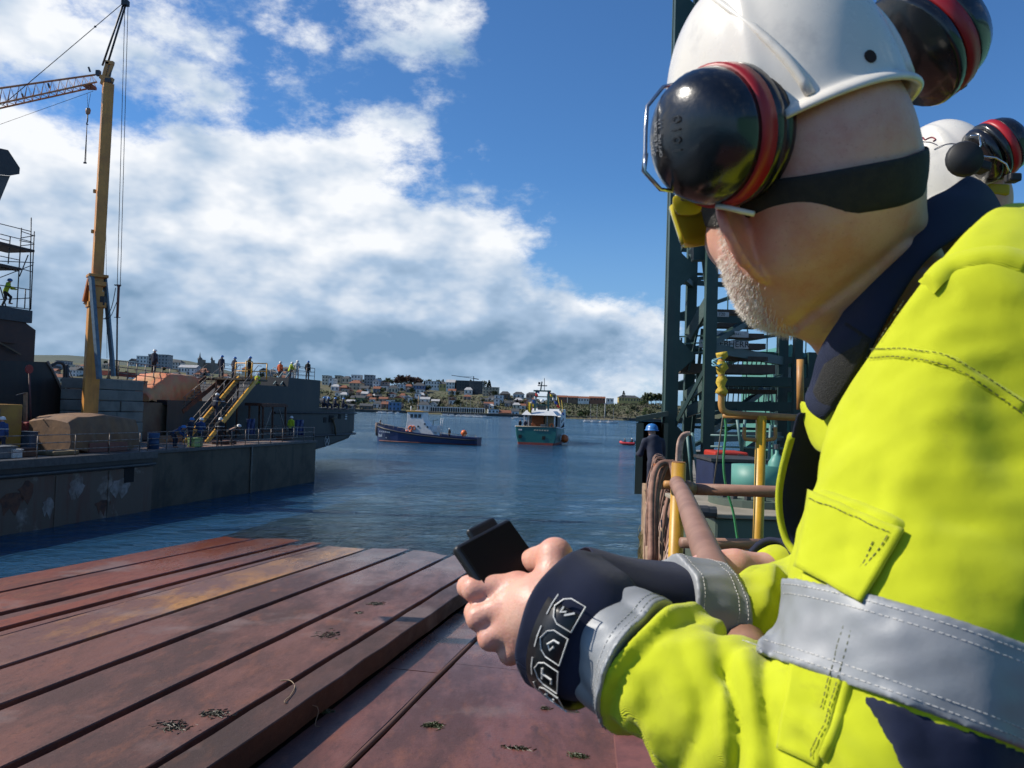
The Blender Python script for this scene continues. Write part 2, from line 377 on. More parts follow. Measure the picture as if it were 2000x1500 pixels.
# ------------------------------------------------------------------ water
def water_material():
    m = bpy.data.materials.new('water'); m.use_nodes = True; nt = m.node_tree; N = nt.nodes; L = nt.links; N.clear()
    out = N.new('ShaderNodeOutputMaterial'); geo = N.new('ShaderNodeNewGeometry')
    def noise(scale, detail, vec, rough=0.55, dist=0.0):
        n = N.new('ShaderNodeTexNoise'); n.inputs['Scale'].default_value = scale; n.inputs['Detail'].default_value = detail; n.inputs['Roughness'].default_value = rough
        n.inputs['Distortion'].default_value = dist; L.new(vec, n.inputs['Vector']); return n.outputs[0]
    def mp(sc, rz=0.0):
        n = N.new('ShaderNodeMapping'); n.inputs['Scale'].default_value = sc; n.inputs['Rotation'].default_value = (0, 0, rz); L.new(geo.outputs['Position'], n.inputs[0]); return n.outputs[0]
    def math_(op, a, b, clamp=False):
        n = N.new('ShaderNodeMath'); n.operation = op; n.use_clamp = clamp
        for i, v in enumerate((a, b)):
            if isinstance(v, (int, float)): n.inputs[i].default_value = v
            else: L.new(v, n.inputs[i])
        return n.outputs[0]
    big = noise(0.32, 3, mp((0.6, 1.0, 1), 0.35)); mid = noise(1.5, 4, mp((0.55, 1.0, 1), 0.2), 0.6, 0.4); fine = noise(5.5, 3, mp((0.6, 1, 1), -0.1), 0.6)
    gust = noise(0.045, 4, mp((0.45, 1.0, 1), 0.1))
    g2 = N.new('ShaderNodeMapRange'); L.new(gust, g2.inputs[0]); g2.inputs[1].default_value = 0.35; g2.inputs[2].default_value = 0.65; g2.inputs[3].default_value = 0.45; g2.inputs[4].default_value = 1.25
    h = math_('ADD', math_('MULTIPLY', big, 0.50), math_('ADD', math_('MULTIPLY', mid, 0.30), math_('MULTIPLY', fine, 0.05)))
    h = math_('MULTIPLY', h, g2.outputs[0])
    bp = N.new('ShaderNodeBump'); bp.inputs['Strength'].default_value = 1.0; bp.inputs['Distance'].default_value = 1.0; L.new(h, bp.inputs['Height'])
    fr = N.new('ShaderNodeFresnel'); fr.inputs['IOR'].default_value = 1.36; L.new(bp.outputs[0], fr.inputs['Normal'])
    gl = N.new('ShaderNodeBsdfGlossy'); gl.inputs['Roughness'].default_value = 0.06; gl.inputs['Color'].default_value = (0.78, 0.94, 1, 1); L.new(bp.outputs[0], gl.inputs['Normal'])
    df = N.new('ShaderNodeBsdfDiffuse'); df.inputs['Color'].default_value = (0.012, 0.050, 0.105, 1)
    tr = N.new('ShaderNodeBsdfTransparent'); tr.inputs['Color'].default_value = (0.55, 0.80, 0.78, 1)
    # how far one sees into the water: falls with the depth above the sloping slip bed
    dt = N.new('ShaderNodeVectorMath'); dt.operation = 'DOT_PRODUCT'; L.new(geo.outputs['Position'], dt.inputs[0]); dt.inputs[1].default_value = SD
    lat = N.new('ShaderNodeVectorMath'); lat.operation = 'DOT_PRODUCT'; L.new(geo.outputs['Position'], lat.inputs[0]); lat.inputs[1].default_value = SR
    side = math_('GREATER_THAN', lat.outputs['Value'], S_STEP)
    t0 = math_('SUBTRACT', 31.0, math_('MULTIPLY', side, 9.0))
    dep = math_('MAXIMUM', math_('MULTIPLY', math_('SUBTRACT', dt.outputs['Value'], t0), SL), 0.0)
    inside = math_('MULTIPLY', math_('GREATER_THAN', lat.outputs['Value'], S_EDGE), math_('LESS_THAN', lat.outputs['Value'], 40.0))
    ex = math_('MULTIPLY', math_('POWER', 2.718, math_('MULTIPLY', dep, -3.2)), inside)
    ms = N.new('ShaderNodeMixShader'); L.new(ex, ms.inputs[0]); L.new(df.outputs[0], ms.inputs[1]); L.new(tr.outputs[0], ms.inputs[2])
    # shallow water above sand and weed looks greener
    mc = N.new('ShaderNodeMix'); mc.data_type = 'RGBA'
    ex2 = math_('MULTIPLY', math_('POWER', 2.718, math_('MULTIPLY', dep, -0.9)), inside)
    L.new(ex2, mc.inputs[0]); mc.inputs[6].default_value = (0.015, 0.056, 0.110, 1); mc.inputs[7].default_value = (0.028, 0.050, 0.048, 1); L.new(mc.outputs[2], df.inputs['Color'])
    m2 = N.new('ShaderNodeMixShader'); L.new(fr.outputs[0], m2.inputs[0]); L.new(ms.outputs[0], m2.inputs[1]); L.new(gl.outputs[0], m2.inputs[2])
    L.new(m2.outputs[0], out.inputs[0]); return m

lines_px = [((0, 1125), (330, 1070)), ((0, 1155), (380, 1078)), ((0, 1195), (470, 1086)), ((0, 1207), (495, 1089)), ((0, 1224), (530, 1091)), ((0, 1238), (555, 1090)),
            ((0, 1302), (668, 1090)), ((0, 1383), (760, 1090)), ((28, 1500), (860, 1092)), ((315, 1500), (922, 1112))]
seams = []
for a, b in lines_px:
    (s1, t1), (s2, t2) = slip_hit(*a), slip_hit(*b); seams.append((s1 + s2) / 2)
S_EDGE = seams[0]; S_STEP = slip_hit(850, 1195)[0]

gx = np.concatenate([[-9000, -60], np.arange(-30, 14, .34), [40, 9000]]); gy = np.concatenate([[-60, 4], np.arange(12, 58, .34), [90, 9000]])
GX, GY = np.meshgrid(gx, gy); win = np.clip((GX + 30) / 3, 0, 1) * np.clip((13.5 - GX) / 3, 0, 1) * np.clip((GY - 12) / 3, 0, 1) * np.clip((57.5 - GY) / 6, 0, 1)
_p = np.stack([GX.ravel(), GY.ravel() * 1.0, 0 * GX.ravel()], 1); GZ = (.020 * wob(_p, .16, 41, 5) + .012 * wob(_p, .42, 42, 5)).reshape(GX.shape) * win
mb = MB(); mb.grid([[(GX[i, j], GY[i, j], GZ[i, j]) for j in range(len(gx))] for i in range(len(gy))])
tag(mb.build('water', water_material(), None, True), kind='structure')
mb = MB(); mb.add([(-9000, -60, -6), (9000, -60, -6), (9000, 9000, -6), (-9000, 9000, -6)], [(0, 1, 2, 3)])
tag(mb.build('sea_bed', M('silt', (0.05, 0.055, 0.04), 0.9)), kind='structure')

# ------------------------------------------------------------------ slipway plates
def plate_material(name, c1, c2, c3, wet):
    m = bpy.data.materials.new(name); m.use_nodes = True; nt = m.node_tree; N = nt.nodes; L = nt.links; b = N['Principled BSDF']
    geo = N.new('ShaderNodeNewGeometry')
    mp = N.new('ShaderNodeMapping'); mp.inputs['Rotation'].default_value = (0, 0, SA); mp.inputs['Scale'].default_value = (1.0, 0.34, 1); L.new(geo.outputs['Position'], mp.inputs[0])
    def noise(scale, detail, rough, vec=None):
        n = N.new('ShaderNodeTexNoise'); n.inputs['Scale'].default_value = scale; n.inputs['Detail'].default_value = detail; n.inputs['Roughness'].default_value = rough
        L.new(vec or mp.outputs[0], n.inputs['Vector']); return n.outputs[0]
    def mr(x, a, b_, lo=0, hi=1):
        n = N.new('ShaderNodeMapRange'); L.new(x, n.inputs[0]); n.inputs[1].default_value = a; n.inputs[2].default_value = b_; n.inputs[3].default_value = lo; n.inputs[4].default_value = hi; return n.outputs[0]
    def mix(f, a, c):
        n = N.new('ShaderNodeMix'); n.data_type = 'RGBA'; L.new(f, n.inputs[0])
        for i, v in ((6, a), (7, c)):
            if isinstance(v, tuple): n.inputs[i].default_value = (*v, 1)
            else: L.new(v, n.inputs[i])
        return n.outputs[2]
    n1 = noise(0.55, 8, 0.68); n2 = noise(2.6, 8, 0.7); n3 = noise(14, 6, 0.7, geo.outputs['Position']); n4 = noise(0.33, 5, 0.6, geo.outputs['Position'])
    c = mix(mr(n1, 0.44, 0.58), c1, c2)
    c = mix(mr(n2, 0.52, 0.72, 0, 0.7), c, c3)
    c = mix(mr(n3, 0.58, 0.70, 0, 0.85), c, (0.022, 0.012, 0.010))
    n5 = noise(5.0, 9, 0.75); c = mix(mr(n5, 0.30, 0.46, 0.75, 0), c, (0.040, 0.020, 0.016))
    n6 = noise(34, 4, 0.6, geo.outputs['Position']); c = mix(mr(n6, 0.66, 0.72, 0, 0.6), c, (0.30, 0.22, 0.18))
    c = mix(mr(n4, 0.57, 0.66, 0, 0.45), c, (0.22, 0.165, 0.15))
    L.new(c, b.inputs['Base Color'])
    dt = N.new('ShaderNodeVectorMath'); dt.operation = 'DOT_PRODUCT'; L.new(geo.outputs['Position'], dt.inputs[0]); dt.inputs[1].default_value = SD
    wetf = mr(dt.outputs['Value'], wet - 13, wet - 2.0, 0.62, 0.16)
    rr = N.new('ShaderNodeMath'); rr.operation = 'ADD'; L.new(wetf, rr.inputs[0]); L.new(mr(n1, 0.35, 0.65, -0.16, 0.16), rr.inputs[1]); rr.use_clamp = True
    L.new(rr.outputs[0], b.inputs['Roughness'])
    bp = N.new('ShaderNodeBump'); bp.inputs['Strength'].default_value = 0.55; bp.inputs['Distance'].default_value = 0.012
    ad = N.new('ShaderNodeMath'); ad.operation = 'ADD'; L.new(n2, ad.inputs[0]); L.new(n3, ad.inputs[1]); L.new(ad.outputs[0], bp.inputs['Height']); L.new(bp.outputs[0], b.inputs['Normal'])
    return m
PM_red = plate_material('red_lead_plate', (0.20, 0.050, 0.022), (0.105, 0.030, 0.018), (0.25, 0.085, 0.035), 31)
PM_brown = plate_material('brown_plate', (0.155, 0.062, 0.042), (0.072, 0.032, 0.026), (0.22, 0.080, 0.042), 31)
PM_low = plate_material('lower_plate', (0.165, 0.060, 0.042), (0.085, 0.036, 0.030), (0.24, 0.088, 0.045), 22)
PM_ochre = plate_material('ochre_plate', (0.15, 0.066, 0.048), (0.36, 0.17, 0.05), (0.19, 0.085, 0.05), 31)
PM_kerb = plate_material('kerb_rust', (0.085, 0.036, 0.022), (0.045, 0.022, 0.016), (0.13, 0.052, 0.026), 31)
dark_bed = M('slip_bed', (0.016, 0.012, 0.011), 0.9)
slipway = tag(empty('slipway', slip(-8, 20)), kind='structure')
def slab(s0, s1, t0, t1, zt, th, mat, name, base=31.0, rough_edge=0.0, parent=slipway):
    m = MB(); n = max(2, int((t1 - t0) / 1.1)); rows = []
    rr = random.Random(int(s0 * 100) + 5)
    for i in range(n + 1):
        t = t0 + (t1 - t0) * i / n; j0 = rr.uniform(-1, 1) * rough_edge; j1 = rr.uniform(-1, 1) * rough_edge; k = rr.uniform(-.006, .006)
        b_ = 0.018
        rows.append([slip(s0 + j0, t, zt - th, base), slip(s0 + j0, t, zt - b_, base), slip(s0 + j0 + b_, t, zt + k, base), slip((s0 + s1) / 2, t, zt + k * 2, base),
                     slip(s1 + j1 - b_, t, zt + k, base), slip(s1 + j1, t, zt - b_, base), slip(s1 + j1, t, zt - th, base)])
    m.grid(rows); m.add(rows[0], [tuple(range(7))]); m.add(rows[-1], [tuple(range(7))])
    o = m.build(name, mat, parent)
    return o
T0, T1 = 5.0, 60.0
gap = [0.12, 0.16, 0.15, 0.12, 0.13, 0.14, 0.19, 0.20, 0.20, 0.19]
mats_ = [PM_red, PM_red, PM_brown, PM_red, PM_brown, PM_ochre, PM_brown, PM_brown, PM_brown]
zofs = [0, .0, -.05, .01, -.04, .0, .01, 0.0, .005]
for i in range(9):
    slab(seams[i] + gap[i] / 2, seams[i + 1] - gap[i + 1] / 2, T0, T1, zofs[i], 0.16, mats_[i], 'deck_plate', rough_edge=0.008)
slab(seams[9] + gap[9] / 2, S_STEP, T0, T1, 0.03, 0.42, PM_kerb, 'kerb_beam', rough_edge=0.022)
mb = MB(); mb.grid([[slip(S_EDGE, T0, -0.17), slip(S_STEP - .05, T0, -0.17)], [slip(S_EDGE, T1, -0.17), slip(S_STEP - .05, T1, -0.17)]])
mb.build('slip_bed', dark_bed, slipway)
mb = MB(); mb.grid([[slip(S_EDGE, T0, -0.02), slip(S_EDGE, T0, -3)], [slip(S_EDGE, T1, -0.02), slip(S_EDGE, T1, -3)]])
mb.build('slip_side', dark_bed, slipway)
# lower slip to the right of the kerb
LB = 22.0
s_mid = slip_hit(812, 1365, LB)[0]
tj = slip_hit(760, 1305, LB)[1]
for k, (s0, s1) in enumerate(((S_STEP + 0.02, s_mid - 0.07), (s_mid + 0.07, 9.0), (9.03, 30.0))):
    for (a, b) in ((3.0, tj + 0.8 * k - 0.008), (tj + 0.8 * k + 0.008, 45)):
        slab(s0, s1, a, b, 0.006 * k, 0.14, PM_low, 'deck_plate', LB, 0.006)
mb = MB(); mb.grid([[slip(S_STEP - .3, 3, -0.15, LB), slip(30, 3, -0.15, LB)], [slip(S_STEP - .3, 45, -0.15, LB), slip(30, 45, -0.15, LB)]])
mb.build('slip_bed', dark_bed, slipway)
# rusty rib along the lower seam
mb = MB(); mb.tube([slip(s_mid, t, 0.0 + 0.012 * math.sin(t * 1.3), LB) for t in np.linspace(3, 24, 24)], 0.05, 8)
mb.build('seam_pipe', M('rust_pipe', (0.10, 0.045, 0.03), 0.7), slipway, True)

# weed, grit and a piece of string left on the plates
weed = M('wet_weed', (0.035, 0.032, 0.012), 0.5, var=0.5); weed2 = M('green_weed', (0.045, 0.06, 0.012), 0.5, var=0.5)
def weed_clump(px, py, base, wid, n, mat, label, flat=1.0):
    s, t = slip_hit(px, py, base); r = random.Random(px * 7 + py); m = MB()
    for i in range(n):
        a, b = r.gauss(0, wid), r.gauss(0, wid * 0.8 * flat); h = r.uniform(0.005, 0.045) * (1.2 - min(1, abs(a) / wid / 2))
        p = [slip(s + a + r.uniform(-.05, .05) * k, t + b + r.uniform(-.06, .06) * k, 0.004 + h * (0.3, 1, 0.5)[k] * r.uniform(.4, 1), base) for k in range(3)]
        m.tube(p, [0.006, 0.009, 0.004], 4)
    tag(m.build('seaweed', mat), label, 'seaweed', kind='stuff' if wid >= .12 else None)
weed_clump(735, 1180, 31, 0.13, 160, weed, 'dark brown seaweed clump on the upper plate beside the kerb groove')
weed_clump(700, 1198, 31, 0.05, 50, weed, 'small dark weed lump just left of the brown seaweed clump')
weed_clump(848, 1418, LB, 0.06, 120, weed2, 'bright green weed tuft on the lower plate below the held phone')
weed_clump(636, 1390, LB, 0.055, 70, weed2, 'faint green weed smear beside the kerb shadow on the lower plate')
weed_clump(1130, 1478, LB, 0.07, 90, weed2, 'yellowish weed string at the bottom edge below the cuff', 0.5)
weed_clump(1010, 1462, LB, 0.10, 60, weed, 'thin dark weed line across the lower plate near the bottom edge', 0.15)
weed_clump(1065, 1385, LB, 0.04, 30, weed, 'tiny dark weed scrap under the navy cuff', 0.4)
weed_clump(340, 1420, 31, 0.16, 90, weed, 'scattered dark dirt specks on the broad plate at lower left', 0.7)
weed_clump(640, 1240, 31, 0.14, 50, weed, 'trail of dark weed crumbs midway up the broad plate', 1.8)
weed_clump(420, 1395, 31, 0.12, 80, weed, 'dark crumbly weed patch left of the loose string', 0.8)
pts = []
for px, py, dz, bs in ((548, 1330, .012, 31), (566, 1331, .02, 31), (575, 1340, .02, 31), (574, 1352, .05, 31), (566, 1365, .045, 31), (558, 1378, .04, 31)):
    s, t = slip_hit(px, py, bs); pts.append(slip(s, t, dz, bs))
s, t = slip_hit(552, 1405, LB); pts += [slip(S_STEP + .03, t + .1, 0.25, LB), slip(S_STEP + .10, t - .1, 0.02, LB), slip(S_STEP + .2, t - .15, 0.012, LB)]
def smooth_path(pts, n=4):
    pts = [Vector(p) for p in pts]; out = []
    for i in range(len(pts) - 1):
        p0, p1, p2, p3 = pts[max(i - 1, 0)], pts[i], pts[i + 1], pts[min(i + 2, len(pts) - 1)]
        for k in range(n):
            t = k / n; t2, t3 = t * t, t * t * t
            out.append(0.5 * ((2 * p1) + (p2 - p0) * t + (2 * p0 - 5 * p1 + 4 * p2 - p3) * t2 + (3 * p1 - p0 - 3 * p2 + p3) * t3))
    return out + [pts[-1]]
mb = MB(); mb.tube(smooth_path(pts, 4), 0.009, 5)
tag(mb.build('string', M('string', (0.30, 0.22, 0.14), 0.8), None, True), 'loose pale string hanging over the edge of the rusty kerb', 'string')
# ------------------------------------------------------------------ left quay: frame u along the edge, v inward (left), z up
QA = gz(0, 1044); QB = gz(614, 941); QE = (QB - QA); QLEN = QE.length; QE = QE / QLEN; QN = V(-QE.y, QE.x, 0)
QZ = 3.1
def q(u, v, z): return QA + QE * u + QN * v + V(0, 0, z)
def qpx(px, py, v):                      # sight line on the vertical plane v metres behind the quay edge -> (u, z)
    d = ray(px, py); o = CAM - QA - QN * v; k = -o.dot(QN) / d.dot(QN); p = CAM + d * k
    return (p - QA).dot(QE), p.z
def qu(px, v, py=830): return qpx(px, py, v)[0]
QROT = math.atan2(QE.y, QE.x)

rust = M('rust', (0.115, 0.048, 0.026), 0.8, col2=(0.05, 0.026, 0.02), scale=3, bump=0.4)
concrete_wet = M('quay_concrete', (0.085, 0.072, 0.050), 0.8, col2=(0.042, 0.036, 0.026), scale=0.6, streak=((0.02, 0.022, 0.02), 0.9, 0.9), bump=0.4, bscale=3)
quay_rusty = M('quay_rusty', (0.115, 0.088, 0.066), 0.8, col2=(0.30, 0.27, 0.24), scale=0.5, streak=((0.115, 0.042, 0.028), 0.9, 1.2), bump=0.5, bscale=3, patch=(0.52, 0.62))
steel_dark = M('dark_steel', (0.05, 0.05, 0.052), 0.55, var=0.4)
navy_paint = M('navy_hull', (0.008, 0.010, 0.013), 0.55, col2=(0.018, 0.017, 0.016), scale=0.5, streak=((0.06, 0.04, 0.03), 0.35, 0.8), bump=0.1)
rail_grey = M('rail_grey', (0.24, 0.22, 0.20), 0.5, metal=0.3, col2=(0.12, 0.07, 0.045), scale=6)
yellow = M('yellow_paint', (0.72, 0.36, 0.02), 0.45, col2=(0.58, 0.27, 0.015), scale=3)
crane_yellow = M('crane_yellow', (0.60, 0.27, 0.055), 0.45, col2=(0.48, 0.20, 0.045), scale=0.8, streak=((0.16, 0.08, 0.03), 0.55, 2.0))
deck_mat = M('quay_deck', (0.16, 0.135, 0.115), 0.75, col2=(0.19, 0.09, 0.05), scale=0.7)

quay = thing('quay', 'stained concrete quay wall with railing on the left, dark at the waterline', 'quay', QA)
u_sp = qu(290, 0, 950); u_sp2 = qu(488, 0, 930)
U0 = -22
mb = MB()
def qbox(m, u0, u1, v0, v1, z0, z1):
    m.add([q(u, v, z) for u in (u0, u1) for v in (v0, v1) for z in (z0, z1)], [(0, 1, 3, 2), (4, 6, 7, 5), (0, 4, 5, 1), (2, 3, 7, 6), (0, 2, 6, 4), (1, 5, 7, 3)]); return m
qbox(MB(), U0, u_sp - .05, -0.25, 45, -4, QZ - 0.75).build('wall_panel', quay_rusty, quay)
qbox(MB(), u_sp + .02, u_sp2 - .02, 0, 45, -4, QZ - 0.12).build('wall_panel', concrete_wet, quay)
qbox(MB(), u_sp2 + .02, QLEN, 0.0, 45, -4, QZ - 0.12).build('wall_panel', concrete_wet, quay)
qbox(MB(), U0, QLEN - .01, 0.25, 45, QZ - 0.11, QZ).build('deck', deck_mat, quay)
qbox(MB(), u_sp + .1, QLEN + .05, -0.10, 0.24, QZ - 0.10, QZ + 0.06).build('coping', steel_dark, quay)
qbox(MB(), U0, u_sp + .1, -0.42, 0.24, QZ - 0.30, QZ + 0.05).build('coping', steel_dark, quay)
qbox(MB(), U0, u_sp, -0.20, 0.24, QZ - 0.74, QZ - 0.31).build('fascia', navy_paint, quay)
MB().tube([q(U0, -0.36, QZ - 0.62), q(u_sp, -0.36, QZ - 0.62)], 0.07, 8).build('service_pipe', steel_dark, quay, True)
MB().tube([q(u_sp2, -0.08, QZ - .1), q(u_sp2, -0.08, -1)], 0.06, 8).build('drain_pipe', M('pale_pipe', (0.16, 0.15, 0.12), .7), quay, True)
uo, zo = qpx(252, 925, -.25); qbox(MB(), uo - .35, uo + .35, -0.27, 0, zo - .45, zo + .3).build('wall_opening', M('opening_black', (0.004, 0.004, 0.005), .9), quay)  # solid black box, painted as the shade inside an opening
for k in range(9):
    uu = U0 + 2 + k * (u_sp - U0 - 2) / 9
    qbox(MB(), uu, uu + .12, -0.30, -0.24, -2, QZ - .8).build('wall_rib', quay_rusty, quay)
# flaking plates: patches of old paint standing slightly proud
rq = random.Random(3)
for px, py, w, h, mt in ((52, 955, 1.0, .9, 'rust'), (150, 950, 1.2, .8, 'pale'), (235, 950, 1.6, .9, 'pale'), (25, 975, 1.4, .8, 'rust'), (200, 985, 1.2, .5, 'rust'), (95, 985, .9, .7, 'pale')):
    uu, zz = qpx(px, py, -.25); poly = []
    for k in range(14):
        a = k / 14 * 6.283; r = rq.uniform(.55, 1.0); poly.append((uu + math.cos(a) * w * .5 * r, zz + math.sin(a) * h * .5 * r - (.35 if math.sin(a) < -.5 and k % 2 else 0)))
    MB().prism(poly, 0.252, 0.262, lambda p: q(p.x, -p.z, p.y)).build('paint_patch', rust if mt == 'rust' else M('pale_patch', (0.27, 0.25, 0.23), .8, col2=(.14, .11, .09), scale=2), quay)
# railing, one bay at a time
def railing(parent, p0, p1, h, n, mat, r=0.022, rails=(1.0, 0.66, 0.33)):
    p0 = Vector(p0); p1 = Vector(p1)
    for k in range(n + 1):
        b = p0.lerp(p1, k / n); MB().tube([b, b + V(0, 0, h)], r * 1.15, 6).build('post', mat, parent, True)
    for f in rails: MB().tube([p0 + V(0, 0, h * f), p1 + V(0, 0, h * f)], r, 6).build('rail', mat, parent, True)
ra = thing('railing', 'weathered steel railing on the near quay edge below the tarpaulin heap', 'railing', q(0, .1, QZ))
railing(ra, q(U0, .1, QZ), q(qu(275, .1), .1, QZ), 1.05, 14, rail_grey)
rb = thing('railing', 'weathered steel railing at the foot of the stairs along the quay end', 'railing', q(20, .1, QZ))
railing(rb, q(qu(290, .1), .1, QZ), q(QLEN - .15, .1, QZ), 1.05, 12, rail_grey)
railing(rb, q(QLEN - .15, .15, QZ), q(QLEN - .15, 5, QZ), 1.05, 3, rail_grey)

# ------------------------------------------------------------------ dark hull behind the stairs (rests on the dock)
HV = 7.0
uh0 = qu(285, HV); uh1, _ = qpx(620, 800, HV); uh2, _ = qpx(688, 800, HV + 2)
z_up = qpx(560, 737, HV)[1]; z_low = qpx(655, 797, HV)[1]; z_keel = qpx(625, 878, HV)[1]
hull = thing('ship_hull', 'dark navy ship hull with tall bow resting behind the yellow stairs', 'ship', q(uh0, HV, QZ))
def hull_body():
    m = MB(); rows = []
    zs = [z_keel, z_keel + .25, z_keel + .9, z_keel + 1.7, z_low - .55, z_low]
    for i, z in enumerate(zs):
        f = (z - z_keel) / (z_low - z_keel); end = uh1 + (uh2 - uh1 - 0.6) * (1 - (1 - min(1, f * 2.3 + .12)) ** 2.2)
        st = end - 4
        pts = [q(uh0 + 2, HV, z), q((uh0 + st) / 2, HV, z)]
        for k in range(10):
            a = k / 9 * math.pi / 2; pts.append(q(st + 4 * math.sin(a) ** .75, HV + 6 * (1 - math.cos(a)), z))
        pts.append(q(uh0 + 2, HV + 7, z)); rows.append(pts)
    m.grid(rows); m.add(rows[-1], [tuple(range(len(rows[-1])))]); m.add(rows[0], [tuple(range(len(rows[0])))]); return m
hull_body().build('hull_plating', navy_paint, hull)
u_bk = qu(625, HV, 780)
uw0 = qu(500, HV, 760)
qbox(MB(), uh0 + 2, uw0, HV + .02, HV + 7, z_low - .02, z_low + .30).build('low_bulwark', navy_paint, hull)
m = MB(); m.prism([(uw0 - 2.6, z_low), (u_bk, z_low), (u_bk, z_up), (qu(565, HV, 735), z_up), (qu(565, HV, 735) - .1, z_up - 0.8), (uw0, z_up - .85)], HV + .03, HV + 5.5, lambda p: q(p.x, p.z, p.y)); m.build('forecastle', navy_paint, hull)
for zz in (z_low - .5, z_keel + 1.35):
    m = MB(); pts = []
    for k in range(10):
        a = k / 9 * math.pi / 2; pts.append(q(uh2 - 4.4 + 4 * math.sin(a) ** .75, HV - .08 + 6 * (1 - math.cos(a)), zz))
    m.tube([q(u_bk - 8, HV - .08, zz)] + pts, 0.10, 6); m.build('rubbing_strake', steel_dark, hull, True)
white = M('white_paint', (0.62, 0.62, 0.60), 0.5, col2=(0.45, 0.44, 0.42))
us, zs_ = qpx(638, 861, HV)
def on_hull(u, z, d=0.03): return q(u, HV - d, z)
ring = [on_hull(us + .42 * math.cos(a), zs_ + .52 * math.sin(a)) for a in np.linspace(0, 2 * math.pi, 21)[:-1]]
MB().tube(ring, 0.035, 4, closed=True).build('thruster_mark', white, hull)
m = MB(); m.beam(on_hull(us - .22, zs_ - .26), on_hull(us + .22, zs_ + .26), .05); m.beam(on_hull(us - .22, zs_ + .26), on_hull(us + .22, zs_ - .26), .05); m.build('thruster_cross', white, hull)
u8, z8 = qpx(676, 812, HV)
for k in range(3): qbox(MB(), u8 - .28, u8 + .10, HV - .06, HV, z8 - .38 + k * .24, z8 - .24 + k * .24).build('draught_mark', white, hull)
ua, za = qpx(655, 818, HV)
for (du, dz, w, h) in ((-.9, .0, .9, .7), (.9, .35, .5, .7), (-2.2, -.1, .5, .5)): qbox(MB(), ua + du - w / 2, ua + du + w / 2, HV - .05, HV + .05, za + dz - h / 2, za + dz + h / 2).build('hawse_recess', M('recess', (.01, .01, .01), .9), hull)
m = MB(); m.tube([on_hull(ua - .7, za - .1, .12), on_hull(ua - .35, za - .9, .2), on_hull(ua - .1, za - 1.6, .15)], .11, 6); m.tube([on_hull(ua - 1.2, za, .16), on_hull(ua - .2, za + .15, .2)], .10, 6); m.build('anchor', M('anchor_rust', (.10, .075, .04), .7), hull, True)
# lighter ochre bulwark platform seen left of the forecastle
qbox(MB(), uh0 - 1, uw0 - 3.2, HV + .4, HV + 5, QZ + .05, z_low + .1).build('side_tank', M('ochre_steel', (.13, .105, .07), .7, col2=(.09, .06, .045), scale=1), hull)
rf = thing('railing', 'grey railing round the upper foredeck where workers stand', 'railing', q(uw0, HV, z_up))
upv_z = z_up
railing(rf, q(qu(568, HV, 735), HV + .1, z_up), q(qu(616, HV, 735), HV + .1, z_up), 1.1, 3, rail_grey)
railing(rf, q(qu(616, HV, 735), HV + .1, z_up), q(qu(616, HV, 735), HV + 4.5, z_up), 1.1, 2, rail_grey)
railing(rf, q(qu(528, HV + 3.5, 735), HV + 3.5, z_up - .3), q(qu(566, HV + 3.5, 735), HV + 3.5, z_up - .3), 1.1, 2, rail_grey)

# ------------------------------------------------------------------ stairs
def stairs(name, label, pb, pt, width_dir, width, mat, rail_mat, n, rail_h=1.0, rw=0.07):
    t = thing(name, label, 'stairs', pb); pb = Vector(pb); pt = Vector(pt); w = Vector(width_dir).normalized() * width
    for o in (V(0, 0, 0), w): MB().beam(pb + o, pt + o, rw, 0.34).build('stringer', mat, t)
    tread = M('stair_tread', (0.10, 0.085, 0.065), .7)
    run = (pt - pb); hd = V(run.x, run.y, 0).normalized()
    for k in range(n):
        c = pb.lerp(pt, (k + .5) / n) + w / 2
        MB().add([c + s1 * (w / 2 * .97) + s2 * hd * .12 + V(0, 0, s3 * .02) for s1 in (-1, 1) for s2 in (-1, 1) for s3 in (-1, 1)],
                 [(0, 1, 3, 2), (4, 6, 7, 5), (0, 4, 5, 1), (2, 3, 7, 6), (0, 2, 6, 4), (1, 5, 7, 3)]).build('tread', tread, t)
    for o in (V(0, 0, 0), w):
        MB().tube([pb + o + V(0, 0, rail_h), pt + o + V(0, 0, rail_h), pt + o + hd * .6 + V(0, 0, rail_h)], .025, 6).build('handrail', rail_mat, t, True)
        MB().tube([pb + o + V(0, 0, rail_h * .5), pt + o + V(0, 0, rail_h * .5)], .02, 6).build('mid_rail', rail_mat, t, True)
        for k in range(5):
            c = pb.lerp(pt, (k + .2) / 4.6) + o; MB().tube([c, c + V(0, 0, rail_h)], .022, 6).build('baluster', rail_mat, t, True)
    return t
sv = 3.2
ub, _ = qpx(402, 862, sv); ut, zt = qpx(503, 740, sv + 1.0)
stairs('yellow_stairs', 'steep yellow stairs climbing from the quay to the dark hull', q(ub, sv, QZ), q(ut, sv + 1.0, zt), QN * 1 - QE * .9, 1.35, yellow, rail_grey, 16, 1.0, .10)
pl = thing('landing', 'yellow framed landing at the head of the yellow stairs', 'platform', q(ut, sv + 1, zt))
qbox(MB(), ut - 1.6, ut + 1.4, sv + 1.0, HV + .2, zt - .16, zt - .02).build('deck', M('landing_deck', (.12, .09, .06), .8), pl)
railing(pl, q(ut + 1.3, sv + 1.05, zt), q(ut + 1.3, HV, zt), 1.25, 2, yellow, .045, (1.0, .5))
railing(pl, q(ut - 1.5, sv + 1.05, zt), q(ut - .7, sv + 1.05, zt), 1.25, 1, yellow, .04, (1.0, .5))
for k in range(3): MB().tube([q(ut - 1.5 + k * 1.4, HV - .3, zt - .1), q(ut - 1.5 + k * 1.4, HV - .3, QZ)], .07, 6).build('support', rust, pl, True)
sv2 = 7.0
